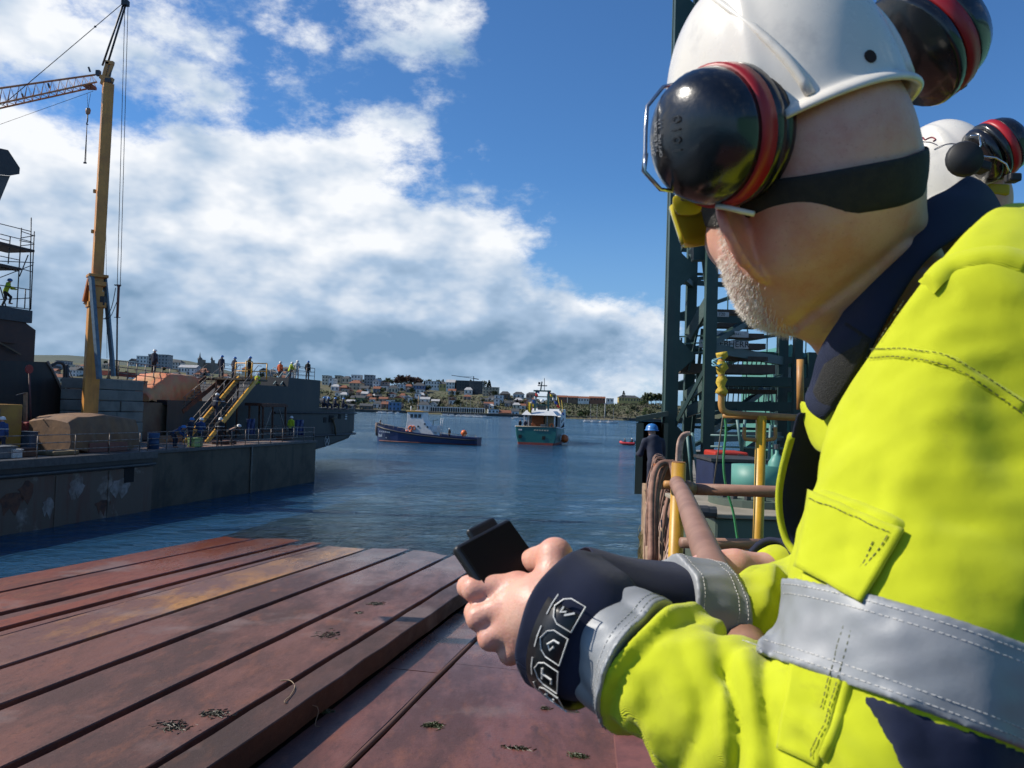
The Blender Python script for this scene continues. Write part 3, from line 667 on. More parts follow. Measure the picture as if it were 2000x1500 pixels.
ub2, zb2 = qpx(372, 785, sv2); ut2, zt2 = qpx(436, 738, sv2)
stairs('grey_stairs', 'grey steel stairs with thin handrails left of the yellow stairs', q(ub2 - .8, sv2, zb2 - .7), q(ut2, sv2, zt2), QN, 1.5, rust, rail_grey, 12, 1.0, .07)
gl = thing('landing', 'grey railed platform at the head of the grey stairs', 'platform', q(ut2, sv2, zt2))
qbox(MB(), ut2 - .05, qu(468, sv2, 738) + .3, sv2 - .05, sv2 + 3, zt2 - .16, zt2 - .02).build('deck', rust, gl)
m = MB(); m.prism([(ub2 + 1.2, QZ + 1.5), (ut2 + .2, zt2 - .2), (qu(470, sv2, 738), zt2 - .2), (qu(430, sv2, 800), QZ)], sv2 + .1, sv2 + .3, lambda p: q(p.x, p.z, p.y)); m.build('rusty_gusset', rust, gl)
railing(gl, q(ut2, sv2, zt2), q(qu(468, sv2, 738), sv2, zt2), 1.1, 2, rail_grey)
wh = thing('whaleback', 'small slanted grey ladder on the upper foredeck', 'ladder', q(uw0, HV, z_up - .8))
lad0 = q(*(lambda a: (a[0], HV + .6, a[1]))(qpx(548, 752, HV + .6))); lad1 = q(*(lambda a: (a[0], HV + .6, a[1]))(qpx(566, 728, HV + .6)))
for o in (0, .7): MB().beam(lad0 + QN * o, lad1 + QN * o, .06, .16).build('stringer', M('pale_teal_steel', (.22, .30, .30), .5), wh)
for k in range(5): MB().beam(lad0.lerp(lad1, (k + .5) / 5), lad0.lerp(lad1, (k + .5) / 5) + QN * .7, .16, .03).build('tread', rail_grey, wh)

# ------------------------------------------------------------------ tarpaulin-covered tent frame (orange)
orange_t = M('orange_tarp', (0.62, 0.19, 0.08), 0.5, col2=(0.52, 0.27, 0.11), scale=1.2, bump=.5, bscale=5, dist=.03)
def drape(mat, label, cat, name, u0, u1, v0, v1, zb, tops, wr, seed, hem=0.25, extra=None):
    """cloth over a box-like load; tops = [(f, z)] height profile along u; pleats grow towards the hem"""
    nu, nv = 40, 14; rr = random.Random(seed); ph = [rr.uniform(0, 6.28) for _ in range(8)]
    def top(f):
        for (a, za), (b, zb_) in zip(tops, tops[1:]):
            if f <= b: return za + (zb_ - za) * (f - a) / (b - a)
        return tops[-1][1]
    rows = []
    # section across: front hem -> front top -> back top -> back hem
    for j in range(nv + 10 + nv):
        row = []
        for i in range(nu + 1):
            f = i / nu; u = u0 + (u1 - u0) * f; zt_ = top(f)
            if j < nv: g = j / (nv - 1); v = v0; z = zb + (zt_ - zb) * g; drop = 1 - g
            elif j < nv + 10: g = (j - nv + .5) / 10; v = v0 + (v1 - v0) * g; z = zt_ + .10 * math.sin(g * math.pi) + .03 * math.sin(f * 17 + g * 5 + ph[3]); drop = 0
            else: g = (j - nv - 10) / (nv - 1); v = v1; z = zt_ + (zb - zt_) * g; drop = g
            w = wr * (.35 + drop) * (math.sin(f * 23 + ph[0] + 1.5 * math.sin(f * 9 + ph[1])) + .5 * math.sin(f * 47 + ph[2] + g * 2))
            bulge = .10 * math.sin(g * math.pi) if j < nv else 0
            row.append(q(u + .03 * math.sin(z * 9 + ph[4]) + (0.25 * (f - .5) * drop), v - (w + hem * drop + bulge) * (1 if j < nv else (-1 if j >= nv + 10 else 0)), z + (0.06 * math.sin(f * 31 + ph[5]) * (drop > .9))))
        rows.append(row)
    m = MB(); m.grid(rows)
    for col_ in (0, nu): m.add([r[col_] for r in rows], [tuple(range(len(rows)))])
    return tag(m.build(name, mat, None, True), label, cat)
u0_, z0_ = qpx(284, 783, 8.2); u1_, _ = qpx(384, 783, 8.2); zt_ = qpx(340, 731, 8.2)[1]; zm_ = qpx(300, 765, 8.2)[1]
drape(orange_t, 'sunlit orange tarpaulin tent stretched over a frame beside the concrete blocks', 'tarpaulin', 'orange_tarpaulin', u0_, u1_, 8.2, 10.6, z0_, [(0, z0_ + .5), (.18, zm_ + .5), (.42, zt_ - .05), (.6, zt_), (.93, zt_ - .05), (1, zt_ - .1)], .05, 5, .35)
uS, zS = qpx(304, 785, 8.2)
MB_t = thing('tent_post', 'pale white post under the edge of the orange tarpaulin', 'post', q(uS + .6, 8, QZ))
MB().tube([q(qu(306, 8, 830), 8, QZ), q(qu(306, 8, 830), 8, z0_ + .3)], .09, 8).build('shaft', white, MB_t, True)
MB().box(q(qu(306, 8, 830), 8, QZ + .03), (.4, .4, .05)).build('base_plate', rust, MB_t)
brown_t = M('brown_tarp', (0.21, 0.115, 0.055), 0.75, col2=(0.15, 0.085, 0.048), scale=1.5, bump=.5, bscale=4, dist=.03)
ub0, zb0 = qpx(128, 896, 1.6); ub1, _ = qpx(262, 896, 1.6); zbt = qpx(205, 812, 1.6)[1]
drape(brown_t, 'brown canvas cover draped over machinery at the quay edge', 'tarpaulin', 'brown_tarpaulin', ub0 + .1, ub1, 1.6, 4.0, zb0 + .35, [(0, zbt - .35), (.12, zbt - .1), (.5, zbt + .02), (.62, zbt - .05), (1, zbt - .22)], .055, 9, .22)
sal = M('salmon_box', (0.22, 0.085, 0.06), .75, col2=(.17, .07, .05), scale=1.2)
cr = thing('crate', 'faded salmon crates showing under the brown canvas cover', 'crate', q(ub1 - 2, 1.3, QZ))
ua_, _ = qpx(176, 890, 1.2); ub_, _ = qpx(213, 890, 1.2); uc_, _ = qpx(250, 890, 1.2); zc_ = qpx(220, 864, 1.2)[1]
qbox(MB(), ua_, ub_ - .05, 1.25, 2.2, QZ + .02, zc_).build('side_board', sal, cr, bevel=.02); qbox(MB(), ub_ + .05, uc_, 1.25, 2.2, QZ + .02, zc_).build('side_board', sal, cr, bevel=.02)
uf0, _ = qpx(85, 900, 1.4); uf1, _ = qpx(135, 900, 1.4)
tag(qbox(MB(), uf0, uf1, .8, 2.0, QZ + .01, QZ + .22).build('sacking', M('sack', (.17, .13, .07), .9, scale=3, bump=.6), None, False, .06), 'flat pile of tan sacking left of the brown canvas cover', 'sacking')

# ------------------------------------------------------------------ concrete ballast blocks of the tower crane
BV = 6.0
cb = M('ballast_concrete', (0.175, 0.185, 0.17), 0.8, col2=(0.12, 0.13, 0.12), scale=1.0, bump=.3)
u_l, _ = qpx(187, 800, BV); u_r, _ = qpx(280, 800, BV); zT = qpx(230, 741, BV)[1]; nrow = 6
hgt = (zT - QZ) / nrow
stack = 0
ords = ['bottom', 'second lowest', 'third lowest', 'third highest', 'second highest', 'top']
for k in range(nrow):
    w3 = (u_r - u_l) / 2.0; cuts = [u_l, u_l + w3 * (1.0 if k % 2 else .85), u_r]
    for j in range(2):
        o = qbox(MB(), cuts[j] + .02, cuts[j + 1] - .02, BV + rq.uniform(-.05, .05), BV + 2.6, QZ + k * hgt + .015, QZ + (k + 1) * hgt - .015).build('ballast_block', cb, None, False, .05)
        tag(o, '%s grey concrete ballast block of the crane stack, %s column' % (ords[k], ('left', 'right')[j]), 'concrete block', 'crane ballast blocks')

# ------------------------------------------------------------------ yellow tower crane
CV = 5.0
cu, _ = qpx(175, 800, CV); cbase = q(cu, CV, QZ); cdep = cbase.y
crane = thing('tower_crane', 'yellow tower crane with lattice jib reaching out of the picture at upper left', 'crane', cbase)
def cp(px, py, dd=0.0): return at(px, py, cdep + dd)
def mast(p0, p1, w0, w1, name, ccw=0.0, mat=crane_yellow):
    m = MB(); p0, p1 = Vector(p0), Vector(p1); rows = []
    for p, w in ((p0, w0), (p1, w1)):
        a = math.radians(38 + ccw); ax = V(math.cos(a), math.sin(a), 0); ay = V(-math.sin(a), math.cos(a), 0)
        rows.append([p + (ax * sx + ay * sy) * w * .5 for sx, sy in ((-1, -1), (1, -1), (1, 1), (-1, 1))])
    m.grid(rows, True); m.add(rows[0], [(0, 1, 2, 3)]); m.add(rows[1], [(0, 1, 2, 3)]); return m.build(name, mat, crane, False, .02)
x0 = cbase.x; 
lo_ = cp(183, 590); hi_ = cp(207, 165)
ax_m = (lo_.x + hi_.x) / 2; lo_ = V(x0 + .05, cdep, lo_.z); hi_ = V(x0 + .12, cdep, hi_.z)
mast(V(x0, cdep, QZ), V(x0 + .03, cdep, lo_.z + .6), .74, .74, 'lower_mast'); mast(lo_, hi_, .56, .54, 'inner_mast', 0)
mid_z = cp(180, 545).z
def ring_at(z, w, h, mat=crane_yellow, nm='mast_collar'): MB().box((x0 + .05, cdep, z), (w, w, h), Matrix.Rotation(math.radians(38), 3, 'Z')).build(nm, mat, crane, False, .02)
ring_at(cp(190, 540).z, 1.0, .16); ring_at(cp(190, 596).z, .92, .3); ring_at(cp(190, 555).z, .85, .25)
blue_g = M('blue_grey_strut', (0.10, 0.16, 0.21), .5)
MB().beam(cp(178, 535, -.5), cp(194, 740, -.9), .22).build('strut', blue_g, crane); MB().beam(cp(204, 540, .4), cp(222, 735, .6), .2).build('strut', blue_g, crane)
MB().beam(cp(176, 545), cp(166, 590, -.2), .12, .3).build('ram_link', M('orange_link', (.42, .13, .03), .5), crane)
MB().beam(cp(166, 592), cp(181, 600), .3, .12).build('ram_foot', crane_yellow, crane); MB().box(cp(201, 588), (.35, .4, .5)).build('winch_box', steel_dark, crane)
for z_ in (9.5, 12.2, 14.5): MB().box(V(x0 - .16, cdep - .34, QZ + z_), (.12, .12, .2)).build('bolt_plate', crane_yellow, crane)
# head
for a_, b_, w in (((200, 165), (211, 122), .2), ((207, 160), (220, 125), .14), ((196, 150), (221, 157), .22), ((207, 122), (222, 124), .2), ((212, 158), (219, 123), .10)):
    MB().beam(cp(*a_), cp(*b_), w).build('head_frame', crane_yellow if w > .12 else steel_dark, crane)
MB().box(cp(213, 158), (.35, .3, .22)).build('head_sheave', steel_dark, crane); MB().box(cp(192, 143), (.22, .22, .3)).build('jib_pivot', steel_dark, crane)
blk = M('black_steel', (0.025, 0.025, 0.028), .5)
for a_, b_ in (((200, 128), (241, 8)), ((211, 122), (247, 4))):
    MB().tube([cp(*a_), cp(*b_)], .055, 6).build('strut_bar', blk, crane, True)
MB().box(cp(245, 6), (.35, .3, .3)).build('strut_head', blk, crane)
for a_, b_ in (((244, 10), (229, 560)), ((250, 12), (235, 560))): MB().tube([cp(*a_), cp(*b_)], .018, 5).build('hoist_rope', blk, crane, True)
MB().tube([cp(232, 556), cp(229, 620)], .07, 6).build('rope_block', M('rope_block', (.16, .05, .03), .6), crane, True); MB().tube([cp(229, 620), cp(228, 735)], .045, 6).build('ballast_rod', M('rod_brown', (.12, .06, .035), .6), crane, True)
MB().box(cp(230, 557), (.36, .1, .06)).build('rope_yoke', blk, crane); MB().box(cp(229, 620), (.32, .1, .03)).build('rope_yoke', blk, crane)
MB().tube(smooth_path([cp(226, 562), cp(218, 600), cp(205, 622), cp(196, 618)], 5), .022, 5).build('cable_loop', blk, crane, True); MB().tube(smooth_path([cp(228, 590), cp(216, 618), cp(204, 623), cp(196, 618)], 5), .02, 5).build('cable_loop', blk, crane, True)
MB().tube([cp(206, 330), cp(209, 700)], .012, 4).build('thin_rope', blk, crane, True)
# jib: triangular lattice running towards upper left and closer to us
jib_m = M('jib_paint', (0.55, 0.24, 0.09), .5, col2=(.45, .18, .07))
j0 = cp(188, 165); j1 = at(-420, 300, cdep - 7)
ja0, ja1 = cp(186, 146), at(-420, 232, cdep - 7)
side = (j1 - j0).cross(V(0, 0, 1)).normalized() * .42
MB().tube([ja0, ja1], .055, 6).build('jib_chord', jib_m, crane, True)
for s_ in (-1, 1): MB().tube([j0 + side * s_, j1 + side * s_], .05, 6).build('jib_chord', jib_m, crane, True)
nj = 34
for k in range(nj):
    f0, f1, fm = k / nj, (k + 1) / nj, (k + .5) / nj
    for s_ in (-1, 1):
        m = MB(); m.tube([j0.lerp(j1, f0) + side * s_, ja0.lerp(ja1, fm), j0.lerp(j1, f1) + side * s_], .022, 4); m.build('jib_lacing', jib_m, crane)
    m = MB(); m.tube([j0.lerp(j1, f0) + side, j0.lerp(j1, f1) - side], .018, 4); m.build('jib_lacing', jib_m, crane)
MB().tube([cp(238, 8), at(4, 206, cdep - 2.3)], .022, 5).build('jib_tie', blk, crane, True); MB().tube([cp(182, 178), at(-20, 250, cdep - 2.5)], .012, 4).build('trolley_rope', blk, crane, True)
MB().box(at(186, 52, cdep - .3), (.10, .08, .08)).build('tie_shackle', blk, crane)
for px, py in ((97, 172), (46, 192), (176, 140)): MB().beam(at(px, py, cdep - 1), at(px - 3, py - 9, cdep - 1), .08).build('jib_bracket', steel_dark, crane)
MB().box(at(176, 170, cdep - .2), (.5, .5, .16)).build('trolley', M('trolley_rust', (.25, .09, .04), .6), crane)
hk = thing('crane_hook', 'hook block with chain hanging below the yellow crane jib', 'crane hook', at(172, 260, cdep - .3))
for px in (170, 177): MB().tube([at(px, 182, cdep - .3), at(172, 212, cdep - .3)], .012, 4).build('rope', blk, hk, True)
MB().lathe([(.02, -.22), (.13, -.15), (.16, .05), (.10, .18), (.0, .2)], at(172, 217, cdep - .3), n=10, sy=.5).build('block', M('hook_block', (.35, .2, .12), .5), hk, True)
MB().tube([at(171, 224, cdep - .3), at(171, 236, cdep - .3), at(169, 243, cdep - .3), at(172, 243, cdep - .3)], .035, 6).build('hook', blk, hk, True)
for px in (168.5, 170.5): MB().tube([at(170, 240, cdep - .3), at(px - 3, 316, cdep - .3)], .02, 5).build('chain_leg', blk, hk, True)
MB().box(at(166, 318, cdep - .3), (.15, .08, .08)).build('chain_link', blk, hk)

# ------------------------------------------------------------------ far-left dark superstructure, bow flare, scaffold
SV = 12.0
brown_dark = M('primer_brown', (0.060, 0.033, 0.026), .7, col2=(.035, .024, .022), scale=.6)
su, sz = qpx(70, 640, SV); sup = thing('superstructure', 'rusty brown ship superstructure at the left edge under scaffolding', 'ship structure', q(su - 5, SV, QZ))
z1 = qpx(60, 632, SV)[1]; z2 = qpx(60, 607, SV)[1]; zbt_ = qpx(70, 705, SV)[1]
m = MB(); m.prism([(su - 14, zbt_ - 3), (su, zbt_ - 3), (su, qpx(70, 645, SV)[1]), (su - .75, z1), (su - 14, z1 + .3)], SV, SV + 6, lambda p: q(p.x, p.z, p.y)); m.build('house', brown_dark, sup)
qbox(MB(), su - 14, qu(60, SV, 620), SV - .12, SV + 6, z1 + .02, z2).build('parapet', M('slate_paint', (.035, .048, .058), .6), sup)
MB().beam(q(su - 1.2, SV - .2, zbt_ + .3), q(su - 3.2, SV - .2, z1 - 1.2), .09).build('diagonal_prop', M('prop_tan', (.12, .085, .05), .7), sup)
qbox(MB(), su - 5.2, su - 1.5, SV - .16, SV, z1 - 1.35, z1 - 1.2).build('ledge', brown_dark, sup)
sc_m = M('scaffold_tube', (0.045, 0.055, 0.065), .5, metal=.4)
scf = thing('scaffold', 'dark tube scaffolding with plank decks above the superstructure at left', 'scaffolding', q(su - 3, SV, z2))
def sp(px, py, v=SV): a = qpx(px, py, v); return q(a[0], v, a[1])
plank = M('scaffold_plank', (.055, .045, .038), .8)
for a_, b_ in (((61, 425), (58, 607)), ((67, 452), (60, 605)), ((42, 445), (33, 600)), ((20, 462), (16, 515)), ((50, 565), (48, 603)), ((0, 560), (12, 600)), ((55, 498), (38, 540))): MB().tube([sp(*a_), sp(*b_)], .035, 5).build('standard', sc_m, scf, True)
for a_, b_ in (((0, 437), (60, 452)), ((0, 457), (60, 472)), ((0, 466), (20, 471)), ((40, 465), (68, 460)), ((42, 452), (68, 461)), ((40, 480), (67, 477)), ((0, 500), (38, 508)), ((0, 510), (66, 513)), ((0, 542), (65, 517)), ((38, 524), (63, 531)), ((0, 557), (60, 566)), ((0, 585), (60, 582)), ((0, 597), (60, 604)), ((38, 470), (66, 475)), ((0, 522), (35, 530))): MB().tube([sp(*a_), sp(*b_)], .028, 5).build('ledger', sc_m, scf, True)
for px, py in ((60, 490), (34, 525)):
    a_ = qpx(px, py, SV); qbox(MB(), a_[0] - 6, a_[0], SV - .3, SV + 1.8, a_[1] - .1, a_[1] + .05).build('plank_deck', plank, scf)
fl = thing('deck_lamp', 'dark hooded floodlight head jutting in at the left edge of the sky', 'floodlight', sp(10, 340, 3))
lp = lambda px, py: at(px, py, 20)
m = MB(); m.prism([(-40, 285), (2, 290), (16, 293), (39, 328), (38, 340), (20, 343), (-40, 338)], 20, 20.7, lambda p: at(p.x, p.y, p.z)); m.build('hood', M('hood_dark', (.03, .028, .03), .6), fl)
m = MB(); m.prism([(-40, 338.5), (20, 343.5), (0, 392), (-40, 470)], 20.05, 20.6, lambda p: at(p.x, p.y, p.z)); m.build('lamp_body', M('lamp_grey', (.09, .08, .075), .6), fl)
# bow flare block left of the crane
BWV = 9.0
bw = thing('bow_section', 'dark blue bow section with sloping edge left of the crane mast', 'ship structure', q(0, BWV, QZ))
def bp_(px, py): return qpx(px, py, BWV)
m = MB(); m.prism([bp_(-60, 703), bp_(93, 707), bp_(104, 725), bp_(123, 765), bp_(137, 776), bp_(168, 778), bp_(168, 812), bp_(-60, 818)], BWV, BWV + 5, lambda p: q(p.x, p.z, p.y)); m.build('plating', navy_paint, bw)
m = MB(); m.tube([sp(*a, BWV - .05) for a in ((93, 706), (104, 725), (123, 765), (137, 776), (168, 779))], .07, 6); m.build('edge_bar', M('pale_edge', (.22, .19, .17), .7), bw, True)
qbox(MB(), bp_(-60, 800)[0], bp_(168, 800)[0], BWV + .5, BWV + 4, QZ, bp_(60, 814)[1]).build('cradle_beam', steel_dark, bw)
md = thing('warning_disc', 'red round disc on a pole in front of the dark bow section', 'sign', sp(58, 830, 6.5))
MB().tube([sp(57, 722, 6.5), sp(61, 850, 6.5)], .05, 6).build('pole', M('pole_maroon', (.09, .03, .03), .6), md, True)
c_ = sp(57, 721, 6.45); MB().lathe([(0, -.03), (.24, -.03), (.24, .03), (0, .03)], c_, QN, 18).build('disc', M('dull_red', (.26, .035, .03), .6), md)
tp = thing('timber_post', 'tan timber post standing beside the yellow container', 'post', sp(50, 850, 4.5))
MB().beam(sp(50, 767, 4.5), sp(49, 860, 4.5), .14).build('shaft', M('timber', (.25, .16, .09), .8), tp); MB().beam(sp(50, 767, 4.5), sp(31, 772, 4.5), .04).build('arm', steel_dark, tp)
yc = thing('yellow_container', 'tall mustard yellow cabinet at the left edge of the quay', 'container', sp(20, 860, 3.4))
uy, _ = qpx(41, 860, 3.4); zy = qpx(20, 790, 3.4)[1]; ym = M('mustard', (.36, .19, .02), .55, col2=(.28, .13, .02), scale=1.2)
qbox(MB(), uy - 2.6, uy, 3.4, 5.4, QZ, zy).build('body', ym, yc, False, .03); qbox(MB(), uy - 1.9, uy - 1.1, 3.37, 3.41, zy - 1.1, zy - .95).build('name_strip', M('strip_black', (.03, .03, .02), .6), yc)
qbox(MB(), uy - 1.3, uy - 1.25, 3.37, 3.41, QZ + .1, zy - .2).build('door_seam', steel_dark, yc)
rt = thing('red_tank', 'dark red steel tank box on legs behind the quay railing', 'tank', sp(80, 850, 4.0))
ur0, zr0 = qpx(52, 855, 4.0); ur1, zr1 = qpx(107, 824, 4.0); rm = M('tank_red', (.24, .025, .028), .5, col2=(.17, .022, .024), scale=1)
qbox(MB(), ur0, ur1, 4.0, 5.6, zr0, zr1).build('body', rm, rt, False, .06); m = MB(); uu, zz = qpx(82, 840, 3.98); m.prism([(uu - .02, zz), (uu + .25, zz + .12), (uu + .0, zz + .3)], 3.97, 4.0, lambda p: q(p.x, p.z, p.y)); m.build('arrow_mark', white, rt); qbox(MB(), uu - .12, uu + .18, 3.97, 4.01, zz - .3, zz - .2).build('text_mark', white, rt)
for a_ in (ur0 + .15, ur1 - .25): qbox(MB(), a_, a_ + .1, 4.1, 5.5, QZ, zr0).build('leg', steel_dark, rt)
# rusty winch frame at the foot of the hull, blue shrouded posts
wf = thing('winch_frame', 'rusty open steel frame at the foot of the hull by the stairs', 'frame', sp(535, 870, 4.6))
z0w = qpx(535, 866, 4.6)[1]
for px in (514, 533, 558): MB().beam(q(qu(px, 4.6), 4.6, QZ), sp(px, 793, 4.6), .14).build('column', rust, wf); MB().beam(q(qu(px, 4.6), 5.8, QZ), sp(px, 793, 4.6) + QN * 1.2, .12).build('column', rust, wf)
for py in (793, 842): MB().beam(sp(512, py, 4.6), sp(561, py, 4.6), .16).build('cross_beam', rust, wf)
MB().beam(sp(516, 840, 4.55), sp(530, 800, 4.55), .10).build('brace', M('pale_edge', (.22, .19, .17)), wf); MB().beam(sp(545, 800, 4.55), sp(556, 838, 4.55), .08).build('brace', M('pale_edge', (.22, .19, .17)), wf)
qbox(MB(), qu(512, 4.4), qu(560, 4.4), 4.5, 6, zr0 * 0 + qpx(535, 796, 4.6)[1] + .1, qpx(535, 792, 4.6)[1] + .16).build('roof_sheet', rust, wf)
bl = M('blue_sheet', (.018, .035, .13), .6)
for px, py0, py1, lab in ((490, 818, 850, 'blue plastic sheet hung on a prop right of the yellow stairs'), (585, 820, 850, 'blue plastic sheet hung on a prop near the quay end')):
    t = thing('sheet_screen', lab, 'sheet', sp(px, 860, 4)); MB().tube([q(qu(px - 4, 4), 4, QZ), sp(px - 4, py0, 4)], .04, 6).build('prop', white, t, True)
    m = MB(); m.grid([[sp(px - 8 + 16 * i / 8, py0 + (py1 - py0) * j / 5, 4 + .10 * math.sin(i * 1.7 + j)) for i in range(9)] for j in range(6)]); o = m.build('sheet', bl, t, True); so_ = o.modifiers.new('thick', 'SOLIDIFY'); so_.thickness = .02
gb = thing('equipment_box', 'pale green plastic box on the quay behind the railing', 'box', sp(388, 876, .9))
ug, zg = qpx(388, 868, .9); gm = M('pale_green', (.30, .42, .14), .5); qbox(MB(), ug - .38, ug + .38, .9, 1.4, QZ + .01, QZ + .48).build('body', gm, gb, False, .04); qbox(MB(), ug - .4, ug + .4, .88, 1.42, QZ + .49, QZ + .56).build('lid', gm, gb, False, .02)
bd = thing('oil_drum', 'dark blue drum behind the railing beside the brown canvas cover', 'drum', sp(302, 885, 1.6))
c_ = q(qu(302, 1.6), 1.6, QZ); MB().lathe([(.29, 0), (.30, .02), (.29, .3), (.31, .32), (.29, .34), (.29, .6), (.31, .62), (.29, .64), (.30, .9), (.26, .9)], c_, n=18).build('shell', M('drum_blue', (.02, .06, .14), .5), bd, True); MB().lathe([(0, .87), (.25, .87), (.25, .89), (0, .89)], c_, n=18).build('lid', steel_dark, bd)
# clutter on the left deck: pallets, pipes, boxes
cl = M('clutter_grey', (.14, .15, .16), .7); 
for i, (px, v, du, dz, lab, mt) in enumerate(((12, 1.0, 1.2, .5, 'low grey crate at the left end of the quay railing', cl), (38, .9, .5, .35, 'small white edged box behind the near railing', white), (60, 1.2, 1.0, .35, 'flat brown pallet load left of the tan sacking', rust), (68, 3, .5, 1.0, 'grey blue cabinet under the red tank', M('cab_blue', (.06, .09, .13), .6)), (336, 5.5, 2.2, .35, 'tan timber baulk lying under the orange tarpaulin', M('timber', (.25, .16, .09))), (450, 1.5, 1.6, .18, 'flat rusty plate on the quay by the railing', rust), (565, 2.0, 1.0, .25, 'low rusty fitting on the quay beside the open frame', rust))):
    t = thing('deck_box', lab, 'box', q(qu(px, v), v, QZ)); u_ = qu(px, v); qbox(MB(), u_ - du / 2, u_ + du / 2, v, v + .8, QZ + .01, QZ + dz).build('body', mt, t, False, .03); qbox(MB(), u_ - du / 2 - .03, u_ + du / 2 + .03, v - .03, v + .83, QZ + dz + .003, QZ + dz + .05).build('top_board', mt, t)
uu, zz = qpx(270, 735, 11); bal = thing('pipe_railing', 'clutter of pale pipes and handrails above the concrete blocks', 'railing', q(uu, 9, zz))
zz0 = qpx(260, 741, 9)[1]; railing(bal, q(qu(212, 9, 730), 9, zz0), q(qu(332, 9, 730), 9, zz0 - .2), 1.2, 7, rail_grey, .03)
MB().beam(sp(205, 728, 9.5), sp(262, 733, 9.5), .5, .3).build('red_locker', M('red_locker', (.20, .04, .03), .6), bal); qbox(MB(), qu(200, 9.2, 750), qu(335, 9.2, 750), 9.1, 12, zz0 - 2.5, zz0 - .05).build('deckhouse_top', M('dim_grey', (.12, .12, .12), .7), bal)
ob = thing('orange_buoy_post', 'bright orange cone post beside the crane mast', 'cone', sp(162, 778, 10)); MB().lathe([(.28, 0), (.24, .1), (.12, 1.2), (0, 1.25)], q(qu(163, 10, 775), 10, qpx(163, 780, 10)[1]), n=12).build('cone', M('orange_cone', (.6, .12, .03), .5), ob, True)
MB().box(q(qu(163, 10, 775), 10, qpx(163, 780, 10)[1] - .05), (.7, .7, .1)).build('foot', M('orange_cone', (.6, .12, .03)), ob)
# derrick post left of crane
dp = thing('davit', 'dark davit arm with sagging rope between bow section and crane', 'davit', sp(128, 775, 11))
MB().tube(smooth_path([sp(123, 770, 11), sp(126, 730, 11), sp(124, 712, 11), sp(112, 708, 11), sp(100, 715, 11)], 4), .10, 6).build('arm', blk, dp, True); MB().tube([sp(134, 770, 11), sp(130, 712, 11)], .12, 6).build('post', steel_dark, dp, True); MB().tube(smooth_path([sp(132, 716, 11), sp(146, 744, 11), sp(168, 757, 11)], 5), .03, 5).build('rope', blk, dp, True)
under(hull, 'hull_plating', {'rubbing_strake', 'thruster_mark', 'thruster_cross', 'draught_mark', 'hawse_recess', 'anchor'})
# ------------------------------------------------------------------ small figures (shared body meshes per pose)
def figure(pose):
    """pose: joints in metres, facing +y, feet on z = 0. Returns the meshes of body, jacket, trousers, helmet."""
    J = {k: A3(v) for k, v in pose.items()}
    def body(P):
        hd = sd_ell(P, J['head'], (.078, .098, .115)); hd = smin(hd, sd_ell(P, J['head'] + A3((0, .10, -.01)), (.018, .025, .02)), .02)
        d = smin(hd, sd_cone(P, J['neck'], J['head'] - A3((0, 0, .05)), .062, .055), .03)
        d = smin(d, sd_cone(P, J['hip'], J['neck'], .11, .10), .05)
        for s in 'lr':
            d = smin(d, sd_cone(P, J['sh' + s], J['el' + s], .05, .04), .04); d = smin(d, sd_cone(P, J['el' + s], J['wr' + s], .04, .032), .02)
            w = J['wr' + s]; f = (w - J['el' + s]); f = f / np.linalg.norm(f); d = smin(d, sd_cone(P, w, w + f * .13, .036, .026), .02)
            h = J['hip'] + A3((-.09 if s == 'l' else .09, 0, 0)); d = smin(d, sd_cone(P, h, J['kn' + s], .075, .055), .04); d = smin(d, sd_cone(P, J['kn' + s], J['an' + s], .055, .042), .02)
            d = smin(d, sd_cone(P, J['an' + s] - A3((0, .02, .03)), J['an' + s] + A3((0, .15, -.04)), .05, .045), .03)
        return d
    def jack(P):
        d = sd_cone(P, J['hip'] + A3((0, 0, .02)), J['neck'] - (J['neck'] - J['hip']) * .12, .175, .17)
        d = smax(d, np.abs(P[:, 1] - (J['hip'][1] + (J['neck'][1] - J['hip'][1]) * np.clip((P[:, 2] - J['hip'][2]) / max(.1, J['neck'][2] - J['hip'][2]), 0, 1))) - .135, .05)
        for s in 'lr':
            d = smin(d, sd_cone(P, J['sh' + s], J['el' + s], .078, .066), .05); d = smin(d, sd_cone(P, J['el' + s], J['wr' + s], .064, .050), .03)
        return d - .008 * wob(P, 5, 2)
    def trou(P):
        d = sd_ell(P, J['hip'] + A3((0, 0, -.02)), (.175, .135, .15))
        for s in 'lr':
            h = J['hip'] + A3((-.09 if s == 'l' else .09, 0, -.02)); d = smin(d, sd_cone(P, h, J['kn' + s], .098, .078), .05); d = smin(d, sd_cone(P, J['kn' + s], J['an' + s] + A3((0, 0, .03)), .076, .066), .03)
        return d - .006 * wob(P, 6, 3)
    pts = np.array(list(J.values())); lo, hi = pts.min(0) - .26, pts.max(0) + .26; lo[2] = min(lo[2], -.06)
    out = {}
    for nm, f, h in (('body', body, .03), ('jacket', jack, .03), ('trousers', trou, .03)):
        vt, Q = nets(f, lo, hi, h, 1); out[nm] = npmesh(nm, vt, Q)
    c = Vector(J['head']); m = MB(); m.lathe([(.150, .015), (.152, .03), (.132, .035), (.130, .07), (.112, .12), (.075, .155), (.03, .168), (0, .17)], c, n=18, sy=1.12); m.lathe([(.02, .165), (.028, .172), (.0, .176)], c, n=8)
    out['helmet'] = m.mesh('helmet')
    t = J['hip'] * .45 + J['neck'] * .55; out['strip_z'] = float(t[2])
    def strip(P): k = np.abs(P[:, 2] - t[2]) - .028; return np.maximum(jack(P) - .010, k)
    vt, Q = nets(strip, lo, hi, .022); out['strip'] = npmesh('strip', vt, Q)
    out['helmet'].polygons.foreach_set('use_smooth', [True] * len(out['helmet'].polygons)); return out
